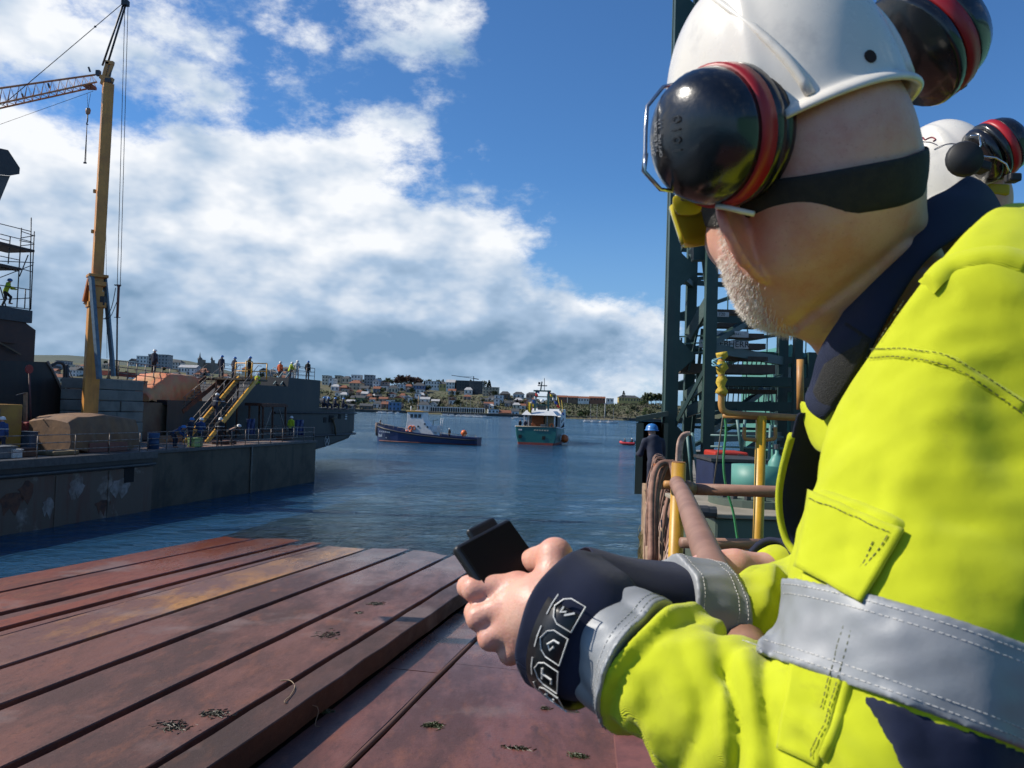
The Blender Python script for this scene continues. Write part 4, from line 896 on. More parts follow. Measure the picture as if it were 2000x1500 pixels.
def J_(hip=(0, 0, .93), neck=(0, .02, 1.47), head=(0, .05, 1.64), shl=(-.19, .01, 1.42), shr=(.19, .01, 1.42), ell=(-.25, -.03, 1.13), elr=(.25, -.03, 1.13), wrl=(-.23, .08, .88), wrr=(.23, .08, .88), knl=(-.11, .02, .50), knr=(.11, .02, .50), anl=(-.12, -.02, .09), anr=(.12, -.02, .09)): return locals()
POSES = {'stand': figure(J_()),
         'lean': figure(J_(neck=(0, .16, 1.42), head=(0, .24, 1.58), shl=(-.19, .14, 1.37), shr=(.19, .14, 1.37), ell=(-.26, .22, 1.10), elr=(.26, .22, 1.10), wrl=(-.22, .45, 1.08), wrr=(.22, .45, 1.08))),
         'hands': figure(J_(ell=(-.27, .0, 1.14), elr=(.27, .0, 1.14), wrl=(-.08, .22, 1.12), wrr=(.08, .22, 1.14), head=(.02, .07, 1.62))),
         'bend': figure(J_(hip=(0, -.18, .88), neck=(0, .30, 1.12), head=(0, .45, 1.18), shl=(-.19, .26, 1.08), shr=(.19, .26, 1.08), ell=(-.22, .40, .85), elr=(.22, .40, .85), wrl=(-.14, .58, .72), wrr=(.14, .58, .72), knl=(-.12, .04, .48), knr=(.12, -.02, .48))),
         'climb': figure(J_(neck=(0, .14, 1.44), head=(0, .2, 1.61), shl=(-.19, .12, 1.39), shr=(.19, .12, 1.39), ell=(-.32, .25, 1.20), elr=(.32, .25, 1.20), wrl=(-.38, .48, 1.18), wrr=(.38, .48, 1.18), knl=(-.11, .28, .66), anl=(-.11, .22, .30), knr=(.11, .05, .50), anr=(.12, -.10, .09))),
         'sit': figure(J_(hip=(0, 0, .20), neck=(0, .06, .74), head=(0, .10, .91), shl=(-.19, .05, .69), shr=(.19, .05, .69), ell=(-.26, .14, .44), elr=(.26, .14, .44), wrl=(-.16, .36, .38), wrr=(.16, .36, .38), knl=(-.13, .42, .34), knr=(.13, .42, .34), anl=(-.13, .46, -.06), anr=(.13, .46, -.06)))}
cloth = lambda n, c: M(n, c, .85, var=.3, scale=9, bump=.3)
C_navy, C_blue, C_black, C_orange, C_hiv, C_white, C_grey = cloth('cloth_navy', (.016, .022, .045)), cloth('cloth_blue', (.02, .055, .17)), cloth('cloth_black', (.012, .012, .014)), cloth('cloth_orange', (.75, .13, .03)), cloth('cloth_hivis', (.45, .56, .02)), cloth('cloth_white', (.62, .62, .60)), cloth('cloth_grey', (.10, .10, .11))
H_white, H_blue = M('hat_white', (.68, .67, .64), .35, var=.1), M('hat_blue', (.03, .16, .42), .35, var=.1)
skin_f = M('skin_far', (.42, .23, .16), .6, var=.2, bump=0)
tape_f = M('tape_far', (.45, .46, .46), .5, bump=0)
def person(pose, loc, rz, jacket, trousers, hat, label, group=None, tape=False, scale=1.0):
    P = POSES[pose]; o = thing('person', label, 'person', loc, rz, group); o.scale = (scale,) * 3
    for nm, mt in (('body', skin_f), ('jacket', jacket), ('trousers', trousers), ('helmet', hat)) + ((('strip', tape_f),) if tape else ()):
        if mt is None: continue
        me = P[nm]
        if not me.materials: me.materials.append(None)
        c = bpy.data.objects.new({'strip': 'reflective_strip'}.get(nm, nm), me); COL.objects.link(c); c.parent = o
        c.material_slots[0].link = 'OBJECT'; c.material_slots[0].material = mt
    under(o, 'jacket', {'reflective_strip'}); return o
def on_q(px, py, v, z): u, _ = qpx(px, py, v); return q(u, v, z)
FA = QROT - math.pi / 2                                   # facing along the quay edge, away from us
g1, g2, g3 = 'workers on the upper foredeck', 'workers on the stair landings', 'workers on the quay'
person('stand', on_q(432, 720, sv2 + .9, zt2), FA, C_navy, C_navy, H_blue, 'broad worker in navy with blue helmet, leftmost on the grey landing', g2)
person('stand', on_q(457, 720, sv2 + .9, zt2), FA - .3, C_navy, C_navy, H_blue, 'navy clothed worker between two others behind the grey landing rail', g2)
person('hands', on_q(486, 720, sv + 2.6, zt), FA - 1.2, C_black, C_black, H_blue, 'worker in black side on behind the yellow landing frame', g2)
person('stand', on_q(503, 735, HV + 1.6, z_up - 1.55), FA, C_hiv, C_grey, H_white, 'hi-vis worker low behind the yellow landing, only shoulders showing', g2)
person('stand', on_q(547, 720, HV + 2.2, z_up - .25), FA, C_orange, C_grey, H_white, 'worker in bright orange jacket on the foredeck', g1)
person('lean', on_q(566, 720, HV + 1.8, z_up - .15), FA - .5, C_hiv, C_navy, H_white, 'worker in hi-vis jacket right of the orange one on the foredeck', g1)
person('hands', on_q(580, 720, HV + 1.4, z_up), FA + .2, C_white, C_white, H_white, 'worker in white overalls on the foredeck', g1)
person('stand', on_q(601, 720, HV + .8, z_up), FA, C_black, C_black, H_blue, 'worker in black standing alone at the right end of the foredeck rail', g1)
pb, ptt = q(ub, sv, QZ), q(ut, sv + 1.0, zt); pc_ = pb.lerp(ptt, .36) + (QN - QE * .9).normalized() * .75
person('climb', pc_ + V(0, 0, -.05), FA + .05, C_navy, C_navy, H_white, 'worker in navy with reflective stripe climbing the yellow stairs', 'workers on the stairs', True)
for px, lab in ((631, 'leftmost blue helmeted worker sitting on the bow bulwark'), (639, 'second from left of the workers sitting on the bow bulwark'), (653, 'third from left of the workers sitting on the bow bulwark'), (669, 'rightmost blue helmeted worker sitting on the bow bulwark')):
    person('sit', on_q(px, 790, HV + .25, z_low), FA - 1.3, C_navy, C_navy, H_blue, lab, 'workers sitting on the bow bulwark')
person('hands', on_q(371, 850, 1.3, QZ), FA - .4, C_navy, C_navy, H_blue, 'worker in navy with blue helmet standing left at the stair foot', g3, True)
person('hands', on_q(391, 850, 1.1, QZ), FA + .3, C_blue, C_navy, H_white, 'worker in dark blue with white helmet at the stair foot', g3, True)
person('stand', on_q(429, 850, .9, QZ), FA + .2, C_black, C_black, H_white, 'worker in black with reflective waist stripe below the yellow stairs', g3, True)
person('bend', on_q(452, 850, 1.2, QZ), FA - .8, C_black, C_black, H_white, 'crouched worker in black right of the stair foot', g3)
person('bend', on_q(343, 850, 1.4, QZ), FA - 1.3, C_blue, C_navy, H_blue, 'worker in bright blue bending over the quay railing', g3)
person('stand', on_q(568, 840, 3.2, QZ), FA, C_hiv, C_navy, H_white, 'hi-vis worker beside the rusty open frame on the quay', g3)
person('stand', on_q(3, 840, 2.8, QZ), FA + .5, C_blue, C_navy, H_white, 'blue clothed worker cut by the left border in front of the yellow cabinet', g3, True)
a_ = qpx(22, 600, SV); person('climb', q(a_[0], SV + .5, a_[1]), FA - .9, C_hiv, C_black, H_blue, 'worker in hi-vis leaning on the scaffold rail above the superstructure')
a_ = qpx(300, 722, 10.5); person('stand', q(a_[0], 10.5, a_[1] - .3), FA, C_navy, C_black, H_white, 'lone dark worker among pale pipes above the orange tarpaulin')
pr2 = at(1279, 968, 16.5); person('lean', V(pr2.x, pr2.y, QRZ if 'QRZ' in globals() else 4.05), .25, C_navy, C_navy, H_blue, 'worker with bright blue helmet by the green shelter on the pier', scale=1.0)
# ------------------------------------------------------------------ far shore
def shore_y(x): return 640 + 14 * math.sin(x * .006 + 1) + .02 * x
def H_ridge(x):                                   # height of the ridge behind the shore
    return float(np.interp(x, [-1600, -700, -420, -250, -150, -60, 0, 40, 90, 160, 400, 1600], [40, 42, 40, 33, 27, 25, 22, 15, 13, 15, 22, 30]))
def terr(x, y):
    d = y - shore_y(x)
    if d < 0: return -2.0
    H = H_ridge(x); steep = float(np.interp(x, [-60, 10, 40, 110, 200], [230, 170, 95, 80, 120]))
    f = min(1, d / steep); z = 2.2 + (H - 2.2) * (f * f * (3 - 2 * f)) if d > 12 else 2.2
    return z + 1.2 * math.sin(x * .021 + y * .013) * f + .8 * math.sin(x * .05 + 2) * f
xs = np.concatenate([np.arange(-1600, -500, 45), np.arange(-500, 260, 9), np.arange(260, 1600, 45)]); ys = list(range(600, 780, 8)) + list(range(780, 1000, 22)) + list(range(1000, 1500, 60))
rows = [[V(x, y, terr(x, y)) for x in xs] for y in ys]
ground_m = M('hillside', (.075, .085, .035), .95, col2=(.11, .095, .055), scale=.03, bump=.5, bscale=.4, dist=.5)
m = MB(); m.grid(rows); tag(m.build('hillside', ground_m, None, True), kind='structure')
# distant ridge line inland
rows = []
for k, (yy, base) in enumerate(((1900, 20), (2600, .6), (3400, 1.0), (3800, .6))):
    row = []
    for x in range(-5200, 5200, 90):
        hx = float(np.interp(x, [-5200, -3200, -2300, -2000, -1750, -1500, -1200, -700, 0, 5200], [120, 165, 185, 190, 172, 178, 120, 70, 25, 60])) * 1.0 + 9 * math.sin(x * .004) + 5 * math.sin(x * .013 + 1)
        row.append(V(x * (yy / 3400), yy, 20 if k == 0 else hx * base))
    rows.append(row)
m = MB(); m.grid(rows); tag(m.build('hills', M('far_hills', (.052, .070, .050), .95, col2=(.075, .085, .055), scale=.004, bump=0), None, True), kind='structure')
# shore wall
m = MB(); rw = []
for x in range(-1600, 1601, 20): y = shore_y(x) - .4; rw.append((V(x, y, -1), V(x, y, 2.1), V(x, y + 1, 2.3)))
m.grid([[r[k] for r in rw] for k in range(3)]); tag(m.build('far_quay_wall', M('far_wall', (.075, .07, .062), .9, col2=(.05, .048, .042), scale=.2), None), 'low dark stone quay wall along the far shore', 'wall')
def ghit(px, py):
    d = ray(px, py); k = 620 / d.y
    while k * d.y < 1450:
        p = CAM + d * k
        if p.z <= terr(p.x, p.y): return p
        k += 3 / d.y
    return None
pane = M('far_pane', (.03, .04, .05), .2, bump=0, var=0)
WALL = {n: M('wall_' + n, c, .8, var=.12, scale=.3, bump=0) for n, c in dict(white=(.72, .71, .68), cream=(.60, .54, .42), beige=(.42, .35, .25), yellow=(.50, .38, .14), green=(.16, .21, .10), blue=(.12, .21, .34), grey=(.28, .29, .30), dark=(.055, .06, .065), brick=(.24, .11, .07), brown=(.18, .12, .08), pink=(.45, .30, .24)).items()}
ROOF = {n: M('roof_' + n, c, .85, var=.2, scale=.4, bump=0) for n, c in dict(slate=(.06, .065, .07), tile=(.22, .085, .045), flat=(.16, .155, .15), pale=(.40, .40, .40)).items()}
def house(px0, px1, pyt, pyb, wall, roof, rtype, label, group=None, floors=None, depth=None, name='house', dd=9.0, rot=0.0, cat='house'):
    c = (px0 + px1) / 2; p = ghit(c, pyb) if depth is None else None
    Y = p.y if p is not None else (depth or 860)
    a, b = at(px0, pyb, Y), at(px1, pyb, Y); w = b.x - a.x; zb = a.z; zt = at(c, pyt, Y).z
    t = thing(name, label, cat, V((a.x + b.x) / 2, Y + dd / 2, zb), rot, group)
    h = zt - zb; hr = min(h * .34, 3.2) if rtype != 'flat' else .5; hw = h - hr
    X = lambda x, y, z: t.matrix_basis @ V(x, y, z)
    def bx(x0, x1, y0, y1, z0, z1, nm, mt, par=t): MB().add([X(x, y, z) for x in (x0, x1) for y in (y0, y1) for z in (z0, z1)], [(0, 1, 3, 2), (4, 6, 7, 5), (0, 4, 5, 1), (2, 3, 7, 6), (0, 2, 6, 4), (1, 5, 7, 3)]).build(nm, mt, par)
    bx(-w / 2, w / 2, -dd / 2, dd / 2, -9, hw, 'wall', WALL[wall])
    if rtype == 'flat': bx(-w / 2 - .2, w / 2 + .2, -dd / 2 - .2, dd / 2 + .2, hw + .02, hw + hr, 'roof', ROOF[roof])
    else:
        e = .5
        if rtype == 'gable_f': vs = [X(-w / 2 - e, -dd / 2 - e, hw), X(w / 2 + e, -dd / 2 - e, hw), X(0, -dd / 2 - e, h), X(-w / 2 - e, dd / 2 + e, hw), X(w / 2 + e, dd / 2 + e, hw), X(0, dd / 2 + e, h)]; fs = [(0, 1, 2), (3, 5, 4), (0, 2, 5, 3), (1, 4, 5, 2), (0, 3, 4, 1)]
        else:
            i = 0 if rtype == 'gable' else min(w * .3, dd * .5)
            vs = [X(-w / 2 - e, -dd / 2 - e, hw), X(w / 2 + e, -dd / 2 - e, hw), X(w / 2 + e, dd / 2 + e, hw), X(-w / 2 - e, dd / 2 + e, hw), X(-w / 2 - e + i, 0, h), X(w / 2 + e - i, 0, h)]; fs = [(0, 1, 5, 4), (2, 3, 4, 5), (0, 4, 3), (1, 2, 5), (0, 3, 2, 1)]
        MB().add(vs, fs).build('roof', ROOF[roof], t)
    nf = floors or max(1, int(hw / 3.0)); fh = hw / nf; nw = max(1, int(w / 3.0)); m = MB()
    for f in range(nf):
        for k in range(nw):
            x = -w / 2 + (k + .5) * w / nw; z = fh * (f + .55); ww = min(1.3, w / nw * .5)
            m.add([X(x + sx * ww / 2, -dd / 2 - .03 + sy * .06 - .03, z + sz * fh * .24) for sx in (-1, 1) for sy in (-1, 1) for sz in (-1, 1)], [(0, 1, 3, 2), (4, 6, 7, 5), (0, 4, 5, 1), (2, 3, 7, 6), (0, 2, 6, 4), (1, 5, 7, 3)])
        for k in range(max(1, int(dd / 4))):
            y = -dd / 2 + (k + .5) * dd / max(1, int(dd / 4)); z = fh * (f + .55)
            m.add([X(sx * (w / 2 + .03), y + sy * .55, z + sz * fh * .24) for sx in (-1, 1) for sy in (-1, 1) for sz in (-1, 1)], [(0, 1, 3, 2), (4, 6, 7, 5), (0, 4, 5, 1), (2, 3, 7, 6), (0, 2, 6, 4), (1, 5, 7, 3)])
    o = m.build('windows', pane, t); o['kind'] = 'stuff'; under(t, 'wall', {'windows'})
    return t
B = [(629, 641, 733, 752, 'cream', 'slate', 'flat', 'cream apartment block right above the dark bow, leftmost of the ridge blocks'),
     (642, 652, 738, 753, 'white', 'flat', 'flat', 'narrow white block with tall windows near the ridge left of the grey tower'),
     (653, 664, 733, 749, 'beige', 'slate', 'flat', 'beige apartment block on the ridge left of the white gabled block'),
     (668, 683, 734, 748, 'cream', 'slate', 'hip', 'cream hipped block on the ridge beside the white gabled block'),
     (685, 703, 732, 754, 'white', 'pale', 'flat', 'tall white fronted apartment block on the ridge'),
     (711, 728, 732, 755, 'grey', 'flat', 'flat', 'grey apartment tower right of the tall white block'),
     (729, 741, 739, 764, 'white', 'pale', 'gable_f', 'white gabled tall house right of the grey tower'),
     (733, 757, 745, 763, 'pink', 'tile', 'flat', 'pinkish terrace of flats below the white gabled house'),
     (682, 705, 742, 762, 'beige', 'tile', 'hip', 'beige house with red tiled roof below the tall white block'),
     (646, 662, 750, 764, 'white', 'pale', 'hip', 'white house with pale roof on the slope above the bow'),
     (664, 678, 752, 766, 'brick', 'tile', 'hip', 'brick coloured house on the slope below the ridge blocks'),
     (703, 720, 753, 769, 'white', 'slate', 'gable', 'white gabled house midway down the slope'),
     (742, 757, 753, 765, 'white', 'slate', 'flat', 'small white flat roofed house below the pinkish terrace'),
     (758, 776, 752, 768, 'cream', 'slate', 'hip', 'cream hipped house midway on the slope above the tug'),
     (776, 789, 750, 764, 'white', 'flat', 'flat', 'white cubic house left of the blue building'),
     (789, 805, 750, 762, 'pink', 'tile', 'hip', 'pink house with tiled roof just left of the blue building'),
     (806, 829, 747, 766, 'blue', 'slate', 'hip', 'bright blue building with blue roof in the middle of town'),
     (829, 857, 744, 758, 'white', 'slate', 'flat', 'long white school with a row of windows beside the blue building'),
     (857, 871, 745, 760, 'yellow', 'slate', 'hip', 'yellow end block of the long white school'),
     (871, 888, 741, 760, 'white', 'pale', 'gable', 'white block with curved pale roof beside the dark modern block'),
     (889, 916, 743, 766, 'dark', 'flat', 'flat', 'dark grey modern block under the small tower crane'),
     (917, 943, 744, 770, 'dark', 'flat', 'flat', 'rounded dark blue-grey modern block at the right end of the ridge'),
     (683, 691, 772, 786, 'yellow', 'slate', 'hip', 'bright yellow narrow house near the shore left of the tug'),
     (691, 712, 772, 786, 'green', 'slate', 'gable', 'olive green house beside the bright yellow one'),
     (770, 786, 773, 786, 'yellow', 'tile', 'gable_f', 'mustard gabled villa above the tug wheelhouse'),
     (797, 809, 776, 787, 'white', 'flat', 'flat', 'low white cube left of the white modern house'),
     (810, 820, 768, 784, 'white', 'flat', 'flat', 'white modern tower house above the tug mast'),
     (820, 838, 775, 788, 'white', 'pale', 'gable', 'white modern house with pale roof above the tug stern'),
     (815, 839, 784, 803, 'white', 'slate', 'hip', 'white and blue waterfront house directly behind the tug mast'),
     (758, 781, 785, 802, 'blue', 'pale', 'flat', 'glass fronted waterfront building left of the tug wheelhouse'),
     (728, 745, 783, 798, 'white', 'slate', 'hip', 'small white waterfront house above the tug bow'),
     (745, 758, 784, 799, 'brick', 'tile', 'gable', 'red brick waterfront house left of the glass fronted one'),
     (702, 726, 788, 801, 'brown', 'slate', 'gable', 'low brown boathouse on the far quay'),
     (668, 690, 789, 800, 'grey', 'slate', 'gable', 'low grey shed on the far quay right of the bow'),
     (943, 974, 756, 774, 'beige', 'slate', 'flat', 'beige and dark apartment block at the top of the slope right of the modern blocks'),
     (966, 983, 771, 788, 'white', 'flat', 'flat', 'white square house on the slope left of the fishing vessel'),
     (976, 996, 764, 780, 'brown', 'slate', 'hip', 'brown house with overhanging roof left of the fishing vessel'),
     (1002, 1024, 765, 779, 'white', 'slate', 'hip', 'white villa with dark overhanging roof left of the vessel mast'),
     (1028, 1049, 766, 778, 'pink', 'slate', 'hip', 'pink villa with dark roof just left of the vessel mast'),
     (1069, 1086, 767, 779, 'beige', 'slate', 'hip', 'beige villa with dark roof just right of the vessel mast'),
     (1088, 1108, 772, 782, 'brick', 'tile', 'gable', 'low red house first in the row right of the vessel mast'),
     (1109, 1128, 773, 782, 'brown', 'tile', 'gable', 'low brown house second in the row right of the vessel mast'),
     (1128, 1150, 774, 785, 'white', 'tile', 'gable', 'low white house with tiled roof above the bushy bank'),
     (1152, 1182, 774, 783, 'brick', 'tile', 'gable', 'long low brick house on the bank top left of the pale yellow school'),
     (1185, 1199, 778, 786, 'white', 'flat', 'flat', 'small white garage on the bank top'),
     (1208, 1248, 772, 785, 'yellow', 'slate', 'hip', 'long pale yellow school building at the top of the bank'),
     (1250, 1267, 775, 787, 'yellow', 'slate', 'hip', 'short yellow wing right of the long pale yellow school'),
     (952, 973, 799, 815, 'white', 'pale', 'flat', 'white quayside office left of the fishing vessel'),
     (974, 999, 801, 816, 'brick', 'tile', 'gable', 'dark red quayside shed left of the fishing vessel'),
     (999, 1013, 798, 814, 'white', 'slate', 'gable', 'white quayside house hidden partly by the fishing vessel'),
     (146, 158, 752, 768, 'white', 'pale', 'gable_f', 'white gabled house seen just left of the yellow crane mast'),
     (252, 264, 700, 715, 'white', 'slate', 'gable_f', 'white gabled house on the high slope above the concrete blocks'),
     (266, 286, 695, 716, 'white', 'pale', 'flat', 'pale block on the high slope left of the long blue-white flats'),
     (288, 326, 692, 718, 'grey', 'slate', 'flat', 'long blue grey flats on the high slope above the orange tarpaulin'),
     (84, 104, 712, 726, 'grey', 'slate', 'hip', 'dim grey house left of the crane beyond the bow section'),
     (108, 126, 704, 722, 'grey', 'slate', 'flat', 'dim grey flats left of the crane on the hillside'),
     (130, 150, 716, 736, 'white', 'slate', 'gable', 'pale house left of the crane below the grey flats'),
     (98, 122, 730, 748, 'cream', 'tile', 'gable', 'cream house low on the slope left of the crane'),
     (330, 352, 702, 720, 'white', 'slate', 'hip', 'white hipped house left of the church'),
     (348, 382, 712, 728, 'white', 'pale', 'gable', 'wide white house below and left of the church')]
for b_ in B: house(*b_[:8], name='apartment_block' if 'block' in b_[7] or 'flats' in b_[7] else 'house', cat='building' if 'block' in b_[7] or 'flats' in b_[7] or 'school' in b_[7] else 'house', dd=14 if b_[2] < 750 else 9, rot=rnd.uniform(-.12, .12))
# filler houses nobody could tell apart, scattered between the named ones
rf_ = random.Random(21)
for k in range(120):
    px = rf_.uniform(60, 1075); py = rf_.uniform(766, 798) if px > 560 else rf_.uniform(720, 775)
    if px > 940: py = rf_.uniform(783, 800)
    w = rf_.uniform(9, 18); h_ = rf_.uniform(9, 15); wl = rf_.choice(['white', 'white', 'cream', 'beige', 'pink', 'grey']); ro = rf_.choice(['slate', 'tile', 'tile', 'pale']); ty = rf_.choice(['hip', 'gable', 'gable_f', 'flat'])
    side = 'left of the crane' if px < 180 else 'between crane and stairs' if px < 560 else 'above the tug' if px < 960 else 'near the fishing vessel'
    house(px, px + w, py - h_, py, wl, ro, ty, 'small %s house with %s %s roof on the far hillside %s' % (wl, {'slate': 'dark', 'tile': 'red tiled', 'pale': 'pale'}[ro], {'hip': 'hipped', 'gable': 'ridged', 'gable_f': 'gabled', 'flat': 'flat'}[ty], side), 'small hillside houses')
# church with two towers
pc0 = at(400, 725, 870); ch = thing('church', 'stone church with tall spired tower on the skyline left of the stairs', 'church', pc0)
cm = M('church_stone', (.22, .19, .16), .85, bump=0)
def cb_(px0, px1, pt, pb_, nm, d0=0, dp=8): a, b = at(px0, pb_, 870 + d0), at(px1, pb_, 870 + d0); zt_ = at(px0, pt, 870 + d0).z; MB().box(((a.x + b.x) / 2, 870 + d0 + dp / 2, (zt_ + a.z) / 2 - 6), (b.x - a.x, dp, zt_ - a.z + 12)).build(nm, cm, ch)
cb_(392, 418, 708, 728, 'nave', 0, 16); cb_(385, 396, 702, 728, 'bell_tower', -3, 7); cb_(411, 416, 703, 728, 'turret', -2, 4)
for px, p0, p1, r in ((390.5, 702, 696, 3.2), (413.5, 703, 696, 1.6)): MB().lathe([(r, 0), (r * .7, 1.5), (0.01, (p0 - p1) * .575)], at(px, p0, 870 + (0.5 if r > 2 else 0)), n=8).build('cupola', ROOF['slate'], ch)
MB().lathe([(.9, 0), (.5, 2.5), (.0, 6)], at(390.5, 697, 870.5), n=8).build('spire', ROOF['slate'], ch)
# small tower crane on the dark block
fc_ = thing('far_crane', 'thin dark tower crane standing on the modern block in town', 'crane', at(925, 748, 850)); fm = M('far_crane_m', (.08, .09, .10), .6)
MB().beam(at(925, 750, 850), at(925, 735, 850), .9).build('mast', fm, fc_); MB().beam(at(882, 733, 850), at(925, 739, 850), .6).build('jib', fm, fc_); MB().beam(at(925, 739, 850), at(935, 741, 850), .9).build('counter_jib', fm, fc_); MB().beam(at(925, 735, 850), at(900, 736, 850), .25).build('tie', fm, fc_)
# promenade arcade and moored boats
ar = thing('arcade', 'long low white arcade along the far marina right of the tug', 'arcade', at(890, 808, 655))
a, b = at(840, 808, 660), at(946, 812, 660); MB().box(((a.x + b.x) / 2, 662, 6.1), (b.x - a.x, 5, .6)).build('roof', WALL['white'], ar)
for k in range(25): MB().box((a.x + (b.x - a.x) * k / 24, 659.6, 4.0), (.5, .5, 3.7)).build('pillar', WALL['white'], ar)
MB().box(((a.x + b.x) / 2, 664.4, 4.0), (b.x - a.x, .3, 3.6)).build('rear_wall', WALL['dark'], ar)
def small_boat(px, py, L_, label, group, mast=0):
    p = gz(px, py); t = thing('moored_boat', label, 'boat', p, 0, group); m = MB(); rows = []
    for z, k in ((-.2, .7), (.3, .92), (.9, 1.0)): rows.append([p + V(L_ / 2 * k * math.cos(a) * (1 if math.cos(a) > 0 else .8), L_ * .16 * k * math.sin(a), z) for a in np.linspace(0, 6.28, 13)[:-1]])
    m.grid(rows, True); m.add(rows[-1], [tuple(range(12))]); m.build('hull', WALL['white'], t)
    MB().box(p + V(-.1 * L_, 0, 1.35), (L_ * .35, L_ * .2, .9)).build('cabin', WALL['white'], t); MB().box(p + V(-.1 * L_, 0, 1.5), (L_ * .36, L_ * .205, .3)).build('window_strip', pane, t)
    if mast: MB().tube([p + V(.1 * L_, 0, .9), p + V(.1 * L_, 0, mast)], .09, 5).build('mast', WALL['grey'], t)
ORD = 'first second third fourth fifth sixth seventh eighth ninth tenth eleventh twelfth thirteenth fourteenth fifteenth sixteenth seventeenth last'.split()
for bi, px in enumerate((745, 752, 764, 778, 872, 884, 897, 908, 916, 924, 931, 939, 948, 1010, 1150, 1163, 1178, 1195)): small_boat(px, 806 + (px - 745) * .043 + 1.5, rnd.uniform(6, 10), '%s small white boat from the left along the far quay' % ORD[bi], 'boats moored on the far shore', rnd.choice((0, 0, 9, 11)))
lp_ = thing('lamp_mast', 'tall pale mast standing on the bank right of the fishing vessel', 'mast', ghit(1181, 820) or at(1181, 820, 640)); pm = ghit(1181, 820) or at(1181, 820, 640)
zt_ = at(1182, 788, pm.y).z; MB().tube([pm - V(0, 0, 1), V(pm.x, pm.y, zt_)], [.7, .5], 8).build('shaft', M('mast_pale', (.40, .38, .30), .7), lp_, True); MB().box((pm.x, pm.y, zt_), (2.2, 1, .5)).build('lamp_head', WALL['grey'], lp_)
# trees: three shapes, each many times
def tree_mesh(kind, seed):
    r = random.Random(seed); m = MB(); n = 210
    for k in range(n):
        if kind == 'fir': h = r.random(); rad = (1 - h) * .34 + .04; c = V(rad * math.cos(k * 2.4) * r.uniform(.5, 1), rad * math.sin(k * 2.4) * r.uniform(.5, 1), .12 + h * .88); s = .075
        else:
            d = V(r.gauss(0, 1), r.gauss(0, 1), r.gauss(0, 1)).normalized() * r.random() ** .4; lobe = .85 + .3 * math.sin(d.x * 5 + seed) * math.cos(d.z * 4 + d.y * 6); c = V(d.x * .46 * lobe, d.y * .46 * lobe, .60 + d.z * .38 * lobe); s = .085
        if kind == 'bare': s = .028
        ax = V(r.gauss(0, 1), r.gauss(0, 1), r.gauss(0, 1)).normalized(); ay = ax.orthogonal().normalized(); s *= r.uniform(.6, 1.3)
        m.add([c + ax * s, c + ay * s, c - ax * s, c - ay * s], [(0, 1, 2, 3)])
    return m.mesh('crown', False)
tmats = {'broad': M('leaf_olive', (.050, .062, .020), .9, col2=(.028, .040, .014), scale=3, bump=0), 'fir': M('leaf_fir', (.018, .030, .018), .9, var=.4, scale=3, bump=0), 'bare': M('twig_brown', (.085, .058, .042), .9, var=.3, scale=3, bump=0), 'bush': M('leaf_green', (.055, .085, .020), .9, col2=(.030, .05, .016), scale=3, bump=0), 'red': M('leaf_russet', (.075, .035, .024), .9, var=.4, scale=3, bump=0)}
crowns = {k: [tree_mesh('fir' if k == 'fir' else ('bare' if k == 'bare' else 'b'), s) for s in (1, 2)] for k in tmats}
for k in crowns:
    for me in crowns[k]: me.materials.append(tmats[k])
tr_ = MB().tube([(0, 0, -.15), (0, 0, .35), (.02, 0, .62)], [.035, .028, .012], 6); tr_.tube([(0, 0, .35), (.15, .05, .60)], [.018, .008], 5); tr_.tube([(0, 0, .38), (-.13, .08, .66)], [.016, .008], 5); trunk_me = tr_.mesh('trunk'); trunk_me.materials.append(M('bark', (.06, .045, .035), .9))
LAB = {'broad': 'leafy olive tree among the houses on the far hillside', 'fir': 'dark conifer on the far hillside', 'bare': 'bare brown winter tree on the far hillside', 'bush': 'green shrubby tree on the far bank', 'red': 'russet bare-crowned tree on the town ridge'}
def tree(kind, p, h, w=None):
    sd = ' ' + ('left of the crane' if p.x < -330 else 'behind the stairs' if p.x < -180 else 'above the tug' if p.x < -40 else 'left of the vessel mast' if p.x < 15 else 'right of the fishing vessel')
    o = thing('tree', LAB[kind] + sd, 'tree', p, rf_.uniform(0, 6.28), {'broad': 'leafy hillside trees', 'fir': 'hillside conifers', 'bare': 'bare hillside trees', 'bush': 'shrubs on the bank', 'red': 'russet ridge trees'}[kind]); o.scale = ((w or h) * 1.0, (w or h) * 1.0, h)
    for nm, me in (('crown', rf_.choice(crowns[kind])), ('trunk', trunk_me)): c = bpy.data.objects.new(nm, me); COL.objects.link(c); c.parent = o
cnt = 0
for k in range(210):
    px = rf_.uniform(70, 1300); py = rf_.uniform(752, 803) if px > 560 else rf_.uniform(712, 790)
    if px > 1080: py = rf_.uniform(782, 822)
    p = ghit(px, py)
    if p is None or cnt > 270: continue
    kind = rf_.choice(['broad', 'broad', 'fir', 'bare']) if px < 1080 else rf_.choice(['bush', 'bush', 'bare', 'broad', 'bush'])
    tree(kind, p, rf_.uniform(4, 7) if px < 1080 else rf_.uniform(3, 6)); cnt += 1
for px in (775, 783, 790, 797, 803, 811, 817): tree('red', at(px, 752 + rf_.uniform(-2, 2), 880), rf_.uniform(9, 12))
for px in (1264, 1272, 1281, 1289, 1296): tree('broad', ghit(px, 789) or at(px, 789, 720), rf_.uniform(8, 13))
for px in np.arange(640, 960, 9): tree('fir' if rf_.random() < .5 else 'broad', at(px, 749 + (px - 640) * .03, 930), rf_.uniform(6, 10))
tree('fir', at(1218, 776, 730), 6)
